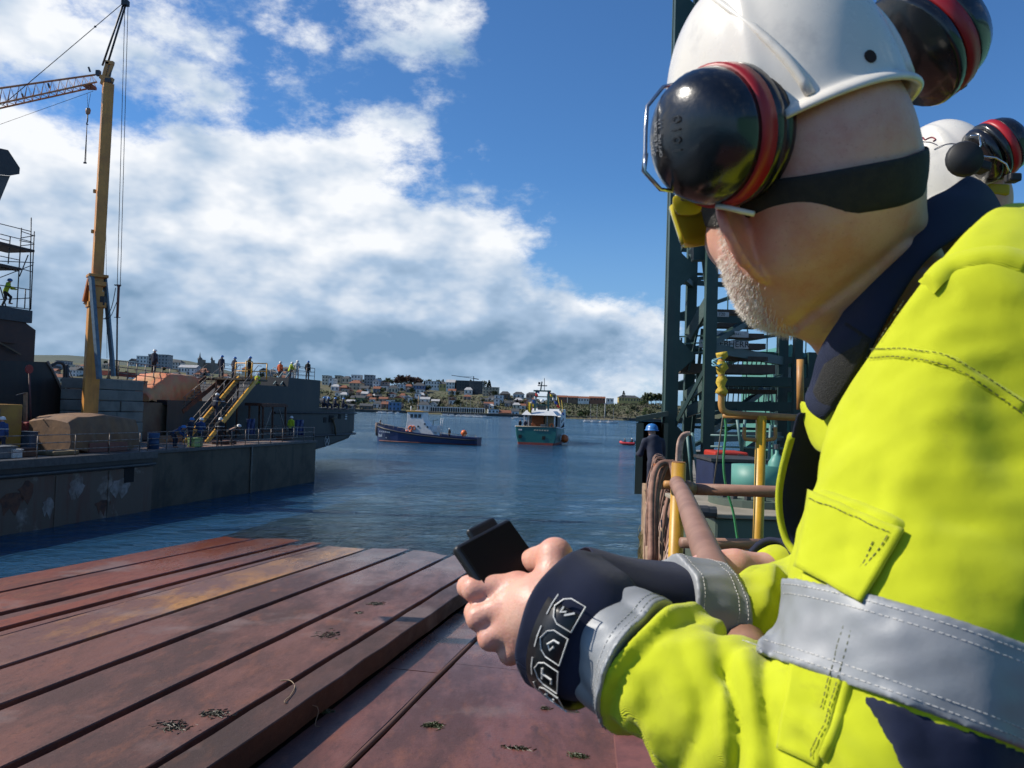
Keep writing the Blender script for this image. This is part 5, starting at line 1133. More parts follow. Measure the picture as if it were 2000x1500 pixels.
# scrub on the bank and between the gardens: one leafy mass
m = MB(); 
for k in range(9000):
    px = rf_.uniform(1060, 1330) if k % 5 < 3 else rf_.uniform(560, 1080); py = rf_.uniform(783, 822) if px > 1060 else rf_.uniform(764, 800); p = ghit(px, py) if k % 3 == 0 else None
    if p is None:
        x = rf_.uniform(-190, 150); y = shore_y(x) + rf_.uniform(14, 130); p = V(x, y, terr(x, y))
    c = p + V(rf_.uniform(-3, 3), rf_.uniform(-3, 3), rf_.uniform(.2, 1.6)); s = rf_.uniform(.4, 1.0); ax = V(rf_.gauss(0, 1), rf_.gauss(0, 1), rf_.gauss(0, 1)).normalized(); ay = ax.orthogonal().normalized()
    m.add([c + ax * s, c + ay * s, c - ax * s, c - ay * s], [(0, 1, 2, 3)])
o = m.build('scrub', M('scrub_leaf', (.045, .062, .020), .9, col2=(.06, .045, .026), scale=.15, bump=0)); tag(o, 'dark green scrub and brambles covering the far bank', 'scrub', kind='stuff')
# ------------------------------------------------------------------ boats
def hull_loft(L_, stations, zlev, parent, mat, name='hull'):
    """stations: (x, half breadth at deck, sheer height, half breadth at waterline)"""
    m = MB(); rows = []
    for x, b, zs, bw in stations:
        rows.append([V(x, -b, zs), V(x, -(b * .6 + bw * .4), zs * .5), V(x, -bw, 0), V(x, -bw * .8, -.6), V(x, bw * .8, -.6), V(x, bw, 0), V(x, b * .6 + bw * .4, zs * .5), V(x, b, zs)])
    m.grid(rows); m.add(rows[0], [tuple(range(8))]); m.add(rows[-1], [tuple(range(8))]); o = m.build(name, mat, parent)
    return o
def ring_(c, R, r, axis, mat, name, parent, n=16, white_q=False):
    ax = Vector(axis).normalized(); x = ax.orthogonal().normalized(); y = ax.cross(x); MB().tube([Vector(c) + (x * math.cos(a) + y * math.sin(a)) * R for a in np.linspace(0, 6.283, n + 1)[:-1]], r, 6, closed=True).build(name, mat, parent, True)
tug_p = gz(832, 866.5); tug_y = tug_p.y; TS = (gz(942, 868).x - gz(722, 865).x) / 18.0
tug = thing('tug', 'dark blue tug with white wheelhouse and low stern crossing the harbour', 'tug', (0, 0, 0))
blue_h = M('tug_blue', (.012, .022, .085), .35, col2=(.018, .028, .075), scale=.6); red_b = M('antifoul', (.12, .025, .02), .6); tug_w = M('tug_white', (.66, .66, .64), .45, col2=(.56, .55, .52), scale=1.5)
org = M('signal_orange', (.72, .14, .02), .45); tug_o = M('tug_roof', (.50, .26, .03), .5)
st = [(-9, .25, 2.95, .1), (-8.4, 1.3, 2.85, .6), (-7, 2.2, 2.55, 1.5), (-4.5, 2.6, 2.15, 2.3), (-1, 2.7, 1.75, 2.5), (3, 2.65, 1.45, 2.45), (7, 2.5, 1.25, 2.2), (8.7, 2.1, 1.25, 1.8), (9.0, 1.8, 1.25, 1.5)]
hull_loft(18, st, 0, tug, blue_h)
MB().grid([[V(x, -b + .12, zs - .55) for x, b, zs, bw in st[1:]], [V(x, b - .12, zs - .55) for x, b, zs, bw in st[1:]]]).build('deck', M('tug_deck', (.10, .05, .04), .8), tug)
MB().tube([V(x, -b - .04, zs - .35) for x, b, zs, bw in st], .13, 6).build('rubbing_strake', blk, tug, True); MB().tube([V(x, -bw - .05, .12) for x, b, zs, bw in st[1:]], .10, 5).build('boot_top', red_b, tug, True)
MB().tube([V(-9.15, 0, 3.15), V(-9.2, 0, 2.2), V(-9.05, 0, .9)], .32, 8).build('bow_fender', M('tan_fender', (.16, .11, .09), .8), tug, True); MB().tube([V(-8.6, 0, 2.8), V(-8.6, 0, 3.6)], .16, 8).build('bitt', blk, tug, True)
m = MB(); m.prism([(-3.7, 1.2), (1.8, 1.2), (.6, 2.7), (-.35, 3.8), (-.55, 5.2), (-3.35, 5.2), (-3.25, 3.9)], -1.5, 1.5, lambda p: V(p.x, p.z, p.y)); m.build('wheelhouse', tug_w, tug, False, .05)
m = MB(); m.box((-1.95, 0, 5.3), (3.1, 3.3, .18)); m.build('roof', tug_o, tug, False, .04)
for x in (-2.5, -1.8, -1.1): MB().box((x, -1.5, 4.55), (.5, .06, .6)).build('window', pane, tug)
for y in (-.9, 0, .9): MB().box((-3.3, y, 4.6), (.08, .7, .6)).build('window', pane, tug)
for x, z in ((-.15, 3.25), (.35, 2.75), (-1.3, 2.8)): MB().lathe([(.001, 0), (.17, 0), (.17, .05), (.001, .05)], V(x, -1.5, z), (0, -1, 0), 12).build('porthole', pane, tug)
ring_(V(-2.6, -1.56, 2.5), .33, .10, (0, 1, 0), org, 'life_ring', tug); ring_(V(-2.1, -1.56, 2.5), .30, .09, (0, 1, 0), org, 'life_ring', tug)
for x in (-4.0, -3.2, -2.5): MB().lathe([(.001, -.35), (.2, -.28), (.32, 0), (.2, .28), (.001, .35)], V(x, -1.7, 1.75), n=10).build('fender_buoy', org if x > -3.9 else red_b, tug, True)
MB().tube([V(-1.9, 0, 5.0), V(-1.9, 0, 8.0)], .07, 6).build('mast', M('mast_buff', (.35, .22, .10), .6), tug, True); MB().tube([V(-3.0, -.5, 5.0), V(-3.0, -.5, 6.2)], .09, 6).build('lamp_post', tug_w, tug, True); MB().box((-1.9, 0, 5.5), (.9, .15, .12)).build('radar', tug_w, tug)
for z in (6.2, 7.0): MB().box((-1.9, 0, z), (.12, .9, .06)).build('yard', blk, tug)
for o in (-.25, .25): MB().tube([V(2.2 + o * .4, o, 1.0), V(2.4 + o * .4, o, 4.3)], .05, 5).build('ladder_rail', tug_w, tug, True)
for k in range(8): MB().tube([V(2.15 + k * .02, -.25, 1.3 + k * .37), V(2.35 + k * .02, .25, 1.3 + k * .37)], .035, 5).build('rung', tug_w, tug, True)
MB().box((1.2, 0, 2.4), (1.3, 1.8, 1.1)).build('tow_gear', tug_w, tug, False, .05); MB().tube([V(1.0, -.6, 2.9), V(1.1, -.6, 3.9), V(1.9, -.6, 4.0)], .06, 6).build('davit', M('davit_green', (.06, .10, .08), .5), tug, True); MB().lathe([(.001, -.5), (.45, -.5), (.45, .5), (.001, .5)], V(.9, 0, 1.9), (0, 1, 0), 14).build('winch', M('davit_green', (.06, .10, .08)), tug)
for a0, a1 in ((1, 4), (5, 8)):
    for k in range(a0, a1):
        (x0_, b0_, z0_, _), (x1_, b1_, z1_, _) = st[k], st[k + 1]; MB().tube([V(x0_, -b0_ + .05, z0_ + .45), V(x1_, -b1_ + .05, z1_ + .45)], .03, 5).build('rail', rail_grey, tug, True)
        for f in (0, .33, .66): x = x0_ + (x1_ - x0_) * f; MB().tube([V(x, -(b0_ + (b1_ - b0_) * f) + .05, z0_ + (z1_ - z0_) * f - .1), V(x, -(b0_ + (b1_ - b0_) * f) + .05, z0_ + (z1_ - z0_) * f + .45)], .03, 5).build('stanchion', rail_grey, tug, True)
MB().lathe([(.001, -.55), (.35, -.45), (.56, 0), (.35, .45), (.001, .55)], V(6.55, -.9, 1.95), n=14).build('mooring_buoy', org, tug, True)
for k in range(6): MB().box((-7.9 + k * .36, -2.02 - k * .06, 1.75 - k * .02), (.22, .06, .24)).build('name_mark', white, tug)
m = MB(); m.prism([(-8.25, .8), (-7.6, .8), (-7.6, 1.45), (-7.85, 1.1), (-8.25, 1.4)], 1.55, 1.6, lambda p: V(p.x, -p.z - .05, p.y)); m.build('bow_emblem', white, tug); MB().box((-6.7, -2.05, .7), (.16, .06, .16)).build('bow_dot', white, tug)
under(tug, 'wheelhouse', {'window', 'porthole', 'roof', 'life_ring', 'mast', 'radar', 'yard', 'lamp_post'}); under(tug, 'hull', {'rubbing_strake', 'boot_top', 'bow_fender', 'name_mark', 'bow_emblem', 'bow_dot'})
tug.scale = (TS,) * 3; tug.location = (tug_p.x, tug_y + 2.4, 0); tug.rotation_euler = (0, 0, math.radians(-11)); TUGZ = 0
pp = tug.matrix_basis @ V(4.0, -.8, .85); person('stand', pp, 2.4, C_black, C_black, H_white, 'crewman in dark clothes standing on the after deck of the tug')

# fishing vessel seen from its stern
fv_p = gz(1046, 869); fv = thing('fishing_vessel', 'teal and white fishing vessel with flags on its gantry mast, stern towards us', 'fishing boat', (0, 0, 0))
teal = M('vessel_teal', (.014, .115, .105), .3, col2=(.020, .135, .12), scale=.5, streak=((.05, .16, .14), .3, .8)); vwhite = M('vessel_white', (.64, .65, .64), .4, col2=(.54, .55, .54), scale=1.2); gantry = M('gantry_green', (.02, .075, .07), .4)
LV, HB = 22.0, 3.5
m = MB(); rows = []
for y, b, zs, bw in ((0, 3.35, 2.95, 2.9), (.5, 3.5, 2.9, 3.1), (5, 3.6, 2.7, 3.3), (11, 3.5, 2.8, 3.2), (16, 2.9, 3.7, 2.4), (20, 1.4, 4.6, .9), (22, .15, 5.0, .1)):
    rows.append([V(-b, y, zs), V(-(b * .7 + bw * .3), y, 1.5), V(-bw, y, .38), V(-bw * .9, y, -.6), V(bw * .9, y, -.6), V(bw, y, .38), V(b * .7 + bw * .3, y, 1.5), V(b, y, zs)])
m.grid(rows); m.add(rows[0], [tuple(range(8))]); m.build('hull', teal, fv)
m = MB(); m.grid([[r[2] * 1.0 + V(-.02 if True else 0, -.01, 0), r[3] + V(-.02, -.01, 0)] for r in rows]); m.grid([[r[5] + V(.02, -.01, 0), r[4] + V(.02, -.01, 0)] for r in rows]); m.add([rows[0][k] + V(0, -.02, 0) for k in (2, 3, 4, 5)], [(0, 1, 2, 3)]); m.build('boot_top', M('boot_red', (.26, .04, .025), .5), fv)
MB().grid([[r[0] + V(.15, .15, -.6) for r in rows], [r[7] + V(-.15, .15, -.6) for r in rows]]).build('deck', M('vessel_deck', (.12, .10, .08), .8), fv)
m = MB(); m.tube([rows[k][0] for k in range(7)], .10, 6); m.build('cap_rail', vwhite, fv, True); m = MB(); m.tube([rows[k][7] for k in range(7)], .10, 6); m.build('cap_rail', vwhite, fv, True); MB().tube([rows[0][0], rows[0][7]], .10, 6).build('cap_rail', M('cap_tan', (.25, .22, .16), .6), fv, True)
# after shelter with wide opening
for x in (-2.35, 2.75): MB().box((x, 2.2, 3.7), (.22, .22, 2.3)).build('shelter_post', vwhite, fv)
MB().box((-1.6, 2.2, 3.7), (.14, .2, 2.3)).build('shelter_post', vwhite, fv); MB().box((1.5, 2.25, 3.7), (.14, .2, 2.3)).build('shelter_post', M('post_grey', (.25, .26, .26), .5), fv)
m = MB(); m.add([V(-2.7, 1.5, 4.85), V(3.2, 1.5, 4.85), V(3.2, 9, 4.85), V(-2.7, 9, 4.85), V(-2.1, 2.2, 5.6), V(2.4, 2.2, 5.6), V(2.4, 8.6, 5.6), V(-2.1, 8.6, 5.6)], [(0, 1, 2, 3), (4, 5, 6, 7), (0, 1, 5, 4), (1, 2, 6, 5), (2, 3, 7, 6), (3, 0, 4, 7)]); m.build('shelter_roof', vwhite, fv)
MB().box((-.4, 4.5, 3.9), (2.0, .1, 1.9)).build('orange_curtain', M('curtain', (.34, .10, .03), .8), fv); MB().box((1.6, 4.6, 3.9), (1.6, .1, 1.9)).build('tan_door', M('door_tan', (.30, .23, .13), .7), fv); MB().box((.2, 6.0, 3.6), (5.2, .1, 2.4)).build('inner_wall', M('inner_dark', (.06, .06, .06), .8), fv)  # orange panel paints the lit interior behind the opening
for x, z in ((-.8, 3.15), (2.3, 3.2)): ring_(V(x, 1.9, z), .3, .10, (0, 1, 0), org, 'life_ring', fv)
MB().box((.9, 1.8, 3.1), (.8, .5, .5)).build('crate', M('grey_crate', (.10, .11, .12), .7), fv, False, .03)
m = MB(); m.prism([(9, 2.7), (14, 3.2), (18, 4.3), (17, 6.0), (11.5, 5.9), (9, 4.6)], -2.9, 2.95, lambda p: V(p.z, p.x, p.y)); m.build('forward_house', vwhite, fv)
for y, z in ((10.5, 3.8), (12, 4.0), (13.6, 4.2)): MB().box((2.98, y, z), (.06, .5, .5)).build('porthole', pane, fv)
m = MB(); m.prism([(5, .7), (9, .7), (9, 1.9), (5, 1.9)], 3.45, 3.5, lambda p: V(p.z, p.x, p.y)); m.build('hull_letters', M('hull_pale', (.35, .42, .44), .5), fv)
# gantry mast
for x in (-1.15, 1.15): MB().beam(V(x, 6, 5.5), V(x * .9, 6.2, 9.0), .28).build('gantry_leg', gantry, fv)
for z in (6.6, 8.0, 9.0): MB().beam(V(-1.5, 6.1, z), V(1.5, 6.1, z), .26 if z > 8.5 else .18).build('gantry_bar', gantry, fv)
MB().beam(V(-.3, 6.1, 9), V(-.1, 6.1, 10.6), .2).build('top_mast', gantry, fv); MB().beam(V(.35, 6.1, 9), V(.3, 6.1, 11.2), .09).build('aerial', blk, fv); MB().box((0, 6.1, 9.9), (1.6, .3, .16)).build('radar', blk, fv); MB().lathe([(.001, -.3), (.3, -.2), (.36, 0), (.3, .2), (.001, .3)], V(.05, 5.8, 7.3), n=12).build('radar_dome', vwhite, fv, True); MB().box((-.55, 6.1, 10.3), (.35, .3, .4)).build('lamp_box', blk, fv); MB().box((0, 6.3, 6.2), (1.4, .3, .9)).build('funnel_grille', M('grille', (.04, .05, .05), .6), fv)
MB().tube([V(-1.1, 1.7, 2.6), V(-1.15, 1.7, 7.2)], .05, 6).build('flag_staff', M('staff', (.16, .14, .12), .6), fv, True)
fcols = [(.55, .04, .03), (.6, .42, .02), (.55, .55, .53), (.03, .08, .35), (.5, .03, .03), (.58, .57, .55), (.04, .10, .32), (.6, .40, .03), (.52, .05, .04), (.03, .07, .28)]
def flag(p, w, h, col, i, nm='signal_flag'):
    m = MB(); m.grid([[Vector(p) + V(w * a / 5, .10 * math.sin(a * 1.5 + i), -h * b / 3 - .05 * a) for a in range(6)] for b in range(4)]); o = m.build(nm, M('flag_%d' % (fcols.index(col)), col, .8, var=.15, bump=0), fv, True); s_ = o.modifiers.new('t', 'SOLIDIFY'); s_.thickness = .02
flag(V(-1.7, 1.7, 7.0), .55, 1.6, fcols[1], 0, 'ensign')
for i in range(7): f = i / 6; flag(V(.95, 6.1, 9.2).lerp(V(3.1, 9, 5.6), f), .45, .45, fcols[i], i); flag(V(-.95, 6.1, 9.2).lerp(V(-2.0, 4, 5.7), f), .45, .45, fcols[(i + 3) % 10], i)
MB().tube([V(.95, 6.1, 9.2), V(3.1, 9, 5.6)], .02, 4).build('flag_line', blk, fv); MB().tube([V(-.95, 6.1, 9.2), V(-2.0, 4, 5.7)], .02, 4).build('flag_line', blk, fv)
MB().beam(V(3.2, 8, 5.4), V(2.4, 8.5, 8.2), .12).build('derrick', M('derrick_yellow', (.5, .34, .04), .5), fv); MB().beam(V(3.4, 9, 5.2), V(3.0, 9.5, 7.6), .10).build('derrick', M('derrick_yellow', (.5, .34, .04)), fv)
MB().lathe([(.001, -.7), (.5, -.6), (.75, 0), (.5, .6), (.001, .7)], V(3.95, 7.0, .95), n=14, axis=(0, 1, .2)).build('side_buoy', org, fv, True)
m = MB(); m.prism([(-2.9, 2.28), (-2.3, 2.28), (-2.3, 2.52), (-2.9, 2.52)], -.06, -.02, lambda p: V(p.x, p.z, p.y)); m.build('name_plate', white, fv)
for k in range(6): MB().box((-.2 + k * .42, -.05, 2.42), (.28, .05, .22)).build('name_mark', M('name_tan', (.40, .36, .26), .6), fv)
for x, z in ((-2.6, 1.3), (1.3, 1.2)): MB().box((x, -.04, z), (.5, .08, .55)).build('freeing_port', M('recess', (.01, .01, .01)), fv)
under(fv, 'hull', {'boot_top', 'cap_rail', 'hull_letters', 'name_plate', 'name_mark', 'freeing_port'}); under(fv, 'forward_house', {'porthole'}); under(fv, 'shelter_roof', {'shelter_post'})
fs_ = (gz(1085, 869).x - gz(1009, 868).x) / 6.5; fv.scale = (fs_,) * 3; fv.location = (fv_p.x, fv_p.y, 0); fv.rotation_euler = (0, 0, math.radians(-10))
person('stand', fv.matrix_basis @ V(-2.0, 1.4, 2.35), 0, C_navy, C_black, None, 'crewman in dark clothes at the left rail of the fishing vessel', 'crew on the fishing vessel')
person('stand', fv.matrix_basis @ V(-2.8, .9, 2.35), .4, C_black, C_black, None, 'bareheaded figure nearest the stern corner of the fishing vessel', 'crew on the fishing vessel')
# red dinghy
dg_p = gz(1226, 869.5); dg = thing('dinghy', 'small red inflatable dinghy with two people far right on the water', 'dinghy', dg_p); dr = M('dinghy_red', (.55, .045, .05), .4, var=.15)
L2_ = 2.9; pts = [V(1.2, -.55, .32), V(.2, -.62, .30), V(-.9, -.5, .36), V(-1.35, 0, .55), V(-.9, .5, .36), V(.2, .62, .30), V(1.2, .55, .32)]
MB().tube([dg_p + p for p in smooth_path(pts, 4)], .27, 10).build('tube', dr, dg, True); MB().box(dg_p + V(.1, 0, .12), (2.2, .9, .1)).build('floor', M('dinghy_floor', (.10, .02, .02), .7), dg); MB().box(dg_p + V(1.15, 0, .35), (.1, .9, .4)).build('transom', blk, dg); MB().box(dg_p + V(1.35, 0, .55), (.25, .25, .6)).build('outboard', blk, dg, False, .05)
person('sit', dg_p + V(-.5, 0, .22), 1.5, C_navy, C_black, None, 'person in dark clothes in the front of the red dinghy', 'people in the red dinghy'); person('sit', dg_p + V(.85, 0, .3), 1.7, C_black, C_black, H_white, 'helmeted person at the back of the red dinghy', 'people in the red dinghy')
# ------------------------------------------------------------------ right quay with its crane tower
WA = math.radians(9.4); WD = V(math.sin(WA), math.cos(WA), 0); WRt = V(math.cos(WA), -math.sin(WA), 0)
W0 = gz(1252, 1118, 1.9); W0.z = 0
c_off = W0.dot(WRt)
def rq_(s, t, z): return WRt * (c_off + s) + WD * t + V(0, 0, z)      # s metres inland from the quay face, t along, z up
QRZ = 4.05
tw_g = M('crane_green', (0.016, 0.046, 0.040), .5, col2=(0.026, 0.060, 0.050), scale=1.2, streak=((.07, .05, .04), .3, 2.0))
tw_l = M('teal_panel', (0.085, 0.26, 0.21), .5, col2=(.075, .225, .185), scale=.8)
olive = M('olive_green', (0.085, 0.115, 0.085), .55, col2=(.07, .09, .07), scale=1.5)
oak = M('quay_timber', (0.30, 0.20, 0.125), .85, col2=(0.17, 0.115, 0.075), scale=4, bump=.6, bscale=14, streak=((.05, .04, .03), .6, 6))
hose_b = M('hose_brown', (0.27, 0.14, 0.095), .7, col2=(.15, .075, .05), scale=9); hose_p = M('hose_pale', (0.46, 0.31, 0.24), .7, col2=(.22, .13, .10), scale=12)
conc_r = M('right_concrete', (0.22, 0.20, 0.17), .85, col2=(.16, .14, .12), scale=2, bump=.4)
rq1 = thing('pier', 'timber faced pier on the right below the green crane tower', 'pier', rq_(0, 12, 0))
m = MB(); m.prism([(.35, 5.2), (30, 5.2), (30, 46), (.35, 46)], -4, QRZ - .02, lambda p: rq_(p.x, p.y, p.z)); m.build('deck_body', conc_r, rq1)
rt_ = random.Random(11)
for k in range(46):
    t = 5.3 + k * .62; r = rt_.uniform(.10, .15)
    if t > 32: break
    MB().tube([rq_(.2 + rt_.uniform(-.05, .05), t, -3), rq_(.18 + rt_.uniform(-.05, .05), t, QRZ + rt_.uniform(-.25, .1))], [r, r * .9], 8).build('timber_pile', oak, rq1, True)
for z in (1.1, 2.9): MB().beam(rq_(.30, 5.2, z), rq_(.30, 32, z), .16, .25).build('waler', oak, rq1)
wd2 = M('dry_weed', (0.20, 0.16, 0.055), .85, col2=(.12, .11, .035), scale=8)
m = MB()
for k in range(2600):
    t = 5.2 + rt_.random() ** 1.6 * 22; z = rt_.uniform(.1, 2.3); p = rq_(rt_.uniform(-.02, .12), t, z); ln = rt_.uniform(.12, .4)
    m.tube([p, p + V(rt_.uniform(-.10, 0), rt_.uniform(-.05, .05), -ln * .5), p + V(rt_.uniform(-.07, .03), rt_.uniform(-.05, .05), -ln)], [.006, .009, .004], 3, caps=False)
o = m.build('hanging_weed', wd2, rq1); o['kind'] = 'stuff'

# camera-side gangway: the steel platform everyone stands on
gw = tag(empty('platform', V(.6, .6, 4.68)), kind='structure'); PZ = 4.68
chk = M('checker_plate', (.15, .055, .048), .55, col2=(.11, .045, .04), scale=3, bump=.3, bscale=30)
MB().box((1.55, -.2, PZ - .03), (2.5, 3.6, .06)).build('deck_sheet', chk, gw)
sx0 = at(1200, 1440, 1.55)
MB().box((-.15, -1.2, PZ - .04), (.9, 1.6, .06)).build('deck_sheet', chk, gw)
# corner plate with raised tear marks seen under the sleeve
pz_ = 4.60; c1, c2 = gz(1199, 1422, pz_), gz(1330, 1435, pz_); c4 = gz(1196, 1530, pz_); c3 = gz(1380, 1540, pz_)
m = MB(); m.prism([(c1.x, c1.y), (c1.x + .9, c1.y - .05), (c4.x + .9, c4.y - .3), (c4.x, c4.y - .3)], pz_ - .05, pz_, lambda p: V(p.x, p.y, p.z)); pk_plate = m.build('corner_plate', M('pink_plate', (.20, .075, .065), .6, col2=(.14, .055, .05), scale=9, bump=.3), gw)
lip = gz(1199, 1448, pz_); m = MB(); m.box(((c1.x + c1.x + .9) / 2, c1.y - .035, pz_ + .012), (.9, .07, .02)); m.build('edge_angle', M('edge_rust', (.045, .028, .022), .6), gw)
for k in range(6): MB().beam(V(c1.x + .02 + k * .035, c1.y - .055, pz_ + .024), V(c1.x + .035 + k * .035, c1.y - .025, pz_ + .024), .003, .003).build('tread_mark', M('worn_steel', (.45, .42, .40), .4, metal=.6), gw)
for px in (1330, 1390): 
    p = gz(px, 1475, pz_); 
ssp = gz(1325, 1490, pz_); MB().box((ssp.x + .12, ssp.y - .05, pz_ + .03), (.22, .14, .05)).build('pale_block', M('pale_grey', (.42, .40, .38), .7), gw)

# pipe guard rail -------------------------------------------------------
yel_p = M('rail_yellow', (.62, .34, .012), .42, col2=(.50, .26, .012), scale=14, streak=((.2, .10, .03), .5, 9), bump=.2, bscale=120, dist=.001)
brn_p = M('rail_brown', (.30, .165, .115), .55, col2=(.22, .115, .08), scale=10, bump=.3, bscale=150, dist=.0015)
orn_p = M('rail_orange', (.48, .24, .06), .5, col2=(.34, .15, .05), scale=12, bump=.2, bscale=120, dist=.001)
gr = thing('guard_rail', 'pipe guard rail with yellow corner post and brown top rails beside the men', 'guard rail', at(1305, 1160, 2.4))
p_t, p_b = at(1326, 904, 2.42), at(1303, 1180, 2.36); p_b = V(p_t.x - .012, p_t.y, PZ)
MB().tube([p_t, p_b], .0225, 14).build('corner_post', yel_p, gr, True); MB().lathe([(0, 0), (.021, 0), (.021, .002), (0, .002)], p_t + V(0, 0, .001), n=14).build('post_cap', orn_p, gr)
MB().tube(smooth_path([at(1322, 944, 2.40), at(1334, 965, 2.1), at(1352, 1010, 1.62), at(1382, 1085, 1.22), at(1420, 1180, .93), at(1470, 1300, .74)], 4), .0235, 14).build('top_rail', brn_p, gr, True)
MB().tube([at(1345, 955, 2.44), at(1700, 966, 2.5)], .0185, 14).build('top_rail', brn_p, gr, True)
MB().tube([at(1332, 951, 2.42), at(1352, 956, 2.44)], .023, 12).build('coupler', M('coupler_steel', (.28, .17, .12), .5, metal=.4), gr, True)
MB().tube([at(1298, 946, 2.41), at(1350, 948, 2.43)], .012, 8).build('coupler_bolt', orn_p, gr, True)
MB().tube([at(1360, 1030, 1.7), at(1400, 1110, 1.35)], .010, 8).build('mid_rail', brn_p, gr, True)
MB().tube([at(1330, 1060, 2.3), at(1560, 1064, 2.4)], .016, 10).build('mid_rail', brn_p, gr, True)

# hook rack of yellow pipe ---------------------------------------------
hr = thing('pipe_rack', 'yellow pipe rack with hooks standing beside the green machine base', 'pipe rack', at(1480, 1160, 3.0))
rk = 3.05
def r3(px, py, d=0.0): return at(px, py, rk + d)
b0 = r3(1481, 1100); MB().tube([r3(1487, 812), V(r3(1481, 960).x, rk, PZ)], .0205, 14).build('upright', yel_p, hr, True)
MB().tube(smooth_path([r3(1409, 702), r3(1409, 770), r3(1409, 792), r3(1414, 803), r3(1428, 808), r3(1470, 811), r3(1560, 816)], 5), .0135, 12).build('bent_arm', orn_p, hr, True)
MB().tube([r3(1412, 812), r3(1560, 818)], .010, 10).build('cross_bar', orn_p, hr, True)
clothm = M('yellow_wrap', (.60, .42, .04), .8, col2=(.45, .28, .03), scale=20, bump=.8, bscale=60, dist=.006)
m = MB(); m.tube([r3(1409 + 1.5 * math.sin(k * 2.1), 688 + k * 7.5) for k in range(12)], [.020 + .006 * math.sin(k * 1.9 + .5) - (.004 if k in (2, 6, 7) else 0) for k in range(12)], 12); m.build('cloth_wrap', clothm, hr, True)
m = MB(); m.tube(smooth_path([r3(1403 + 12 * math.cos(a * 1.3), 702 + 8 * math.sin(a) + a * .6, .02 * math.sin(a * 1.3)) for a in np.linspace(0, 18, 40)], 2), .0028, 5); m.build('rope_tie', M('blue_rope', (.18, .40, .52), .7), hr, True)
MB().tube([r3(1563, 702), r3(1563, 800)], .014, 12).build('back_pipe', orn_p, hr, True)
for py in (852, 1072):
    for sg in (-1, 1):
        w = 30 if py == 852 else 33
        MB().tube(smooth_path([r3(1484, py + 8), r3(1484 + sg * (w - 8), py + 6), r3(1484 + sg * w, py + 2), r3(1484 + sg * w, py - 18)], 4), .0075, 8).build('hook', orn_p, hr, True)
# green cable hanging from the rack
gc = M('green_cable', (.05, .26, .09), .45)
tag(MB().tube(smooth_path([r3(1414, 806), r3(1418, 840), r3(1413, 900), r3(1418, 950), r3(1432, 1000), r3(1442, 1060), r3(1456, 1110), r3(1470, 1180)], 6), .0048, 8).build('green_cable', gc, None, True), 'thin green cable hanging down from the yellow pipe rack', 'cable')
tag(MB().tube([r3(1412, 815), at(1392, 960, 4.0)], .003, 6).build('thin_line', M('grey_line', (.25, .25, .2), .6), None, True), 'thin grey line slanting from the rack to the green machine', 'line')

# green machine base with bolted flange --------------------------------
mbx = thing('machine_base', 'dark green steel box with bolted flange behind the brown rail', 'machine', at(1440, 1160, 4.4))
gt = 5.42
tl, trr = gz(1383, 966, gt), gz(1640, 972, gt); nl, nr_ = gz(1396, 1002, gt), gz(1640, 1010, gt)
m = MB(); fl_ = 3.6; bx0, bx1 = nl.x, nr_.x + .4; by0, by1 = nl.y, tl.y
m.prism([(bx0, by0), (bx1, by0), (bx1, by1), (bx0 - .05, by1)], PZ - .6, gt - .03, lambda p: V(p.x, p.y, p.z)); m.build('casing', olive, mbx, False, .02)
m = MB(); m.prism([(bx0 - .03, by0 - .03), (bx1, by0 - .03), (bx1, by1 + .03), (bx0 - .08, by1 + .03)], gt - .028, gt, lambda p: V(p.x, p.y, p.z)); m.build('top_plate', M('dusty_top', (.30, .26, .20), .75, col2=(.22, .19, .14), scale=4), mbx, False, .006)
fc = gz(1478, 984, gt); fc.z = gt
MB().lathe([(.001, .0), (.32, .0), (.32, .045), (.21, .05), (.20, .06), (.001, .06)], fc, n=32).build('flange', olive, mbx)
MB().lathe([(.17, .06), (.17, .26), (.001, .26)], fc, n=24).build('riser', tw_l, mbx, True)
for k in range(18):
    a = k / 18 * 6.283; MB().lathe([(.001, 0), (.022, 0), (.022, .03), (.001, .03)], fc + V(.265 * math.cos(a), .265 * math.sin(a), .047), n=6).build('bolt', steel_dark, mbx)
lift = fc + V(.55, -.05, 0); MB().tube([lift + V(.04 * math.cos(a), 0, .045 + .04 * math.sin(a)) for a in np.linspace(0, 6.28, 13)[:-1]], .010, 6, closed=True).build('lifting_eye', steel_dark, mbx, True)
for px, py in ((1362, 998), (1378, 1000)): MB().lathe([(.001, -.06), (.035, -.06), (.035, .06), (.001, .06)], at(px, py, by0 - .1), (1, 0, 0), 10).build('valve', steel_dark, mbx)

rail_teal = M('rail_teal', (.10, .20, .19), .5)
# stair tower of the portal crane ---------------------------------------
TD = 21.0
tw = thing('crane_tower', 'dark green lattice crane tower with zigzag stairs behind the man', 'crane tower', at(1340, 960, TD))
def tp_(px, py, d=0.0): return at(px, py, TD + d)
def vleg(px, py, d, z0, z1, w, name='leg'):
    p = tp_(px, py, d); MB().box((p.x, p.y, (z0 + z1) / 2), (w, w * .8, z1 - z0)).build(name, tw_g, tw); return p
Ztop = 24.0
L1 = vleg(1317, 500, 0, QRZ, Ztop, .34); L2 = vleg(1352, 500, 2.6, QRZ, Ztop, .30); L3 = vleg(1388, 600, -.6, QRZ, Ztop, .30); L0 = vleg(1306, 500, 3.4, QRZ, Ztop, .16); L4 = vleg(1530, 600, 3.2, QRZ, Ztop, .30); L5 = vleg(1560, 600, -.2, QRZ, 14, .22)
def bar(a, b, w=.10, h=None, name='brace', mat=None): MB().beam(a, b, w, h).build(name, mat or tw_g, tw)
def onleg(L_, z): return V(L_.x, L_.y, z)
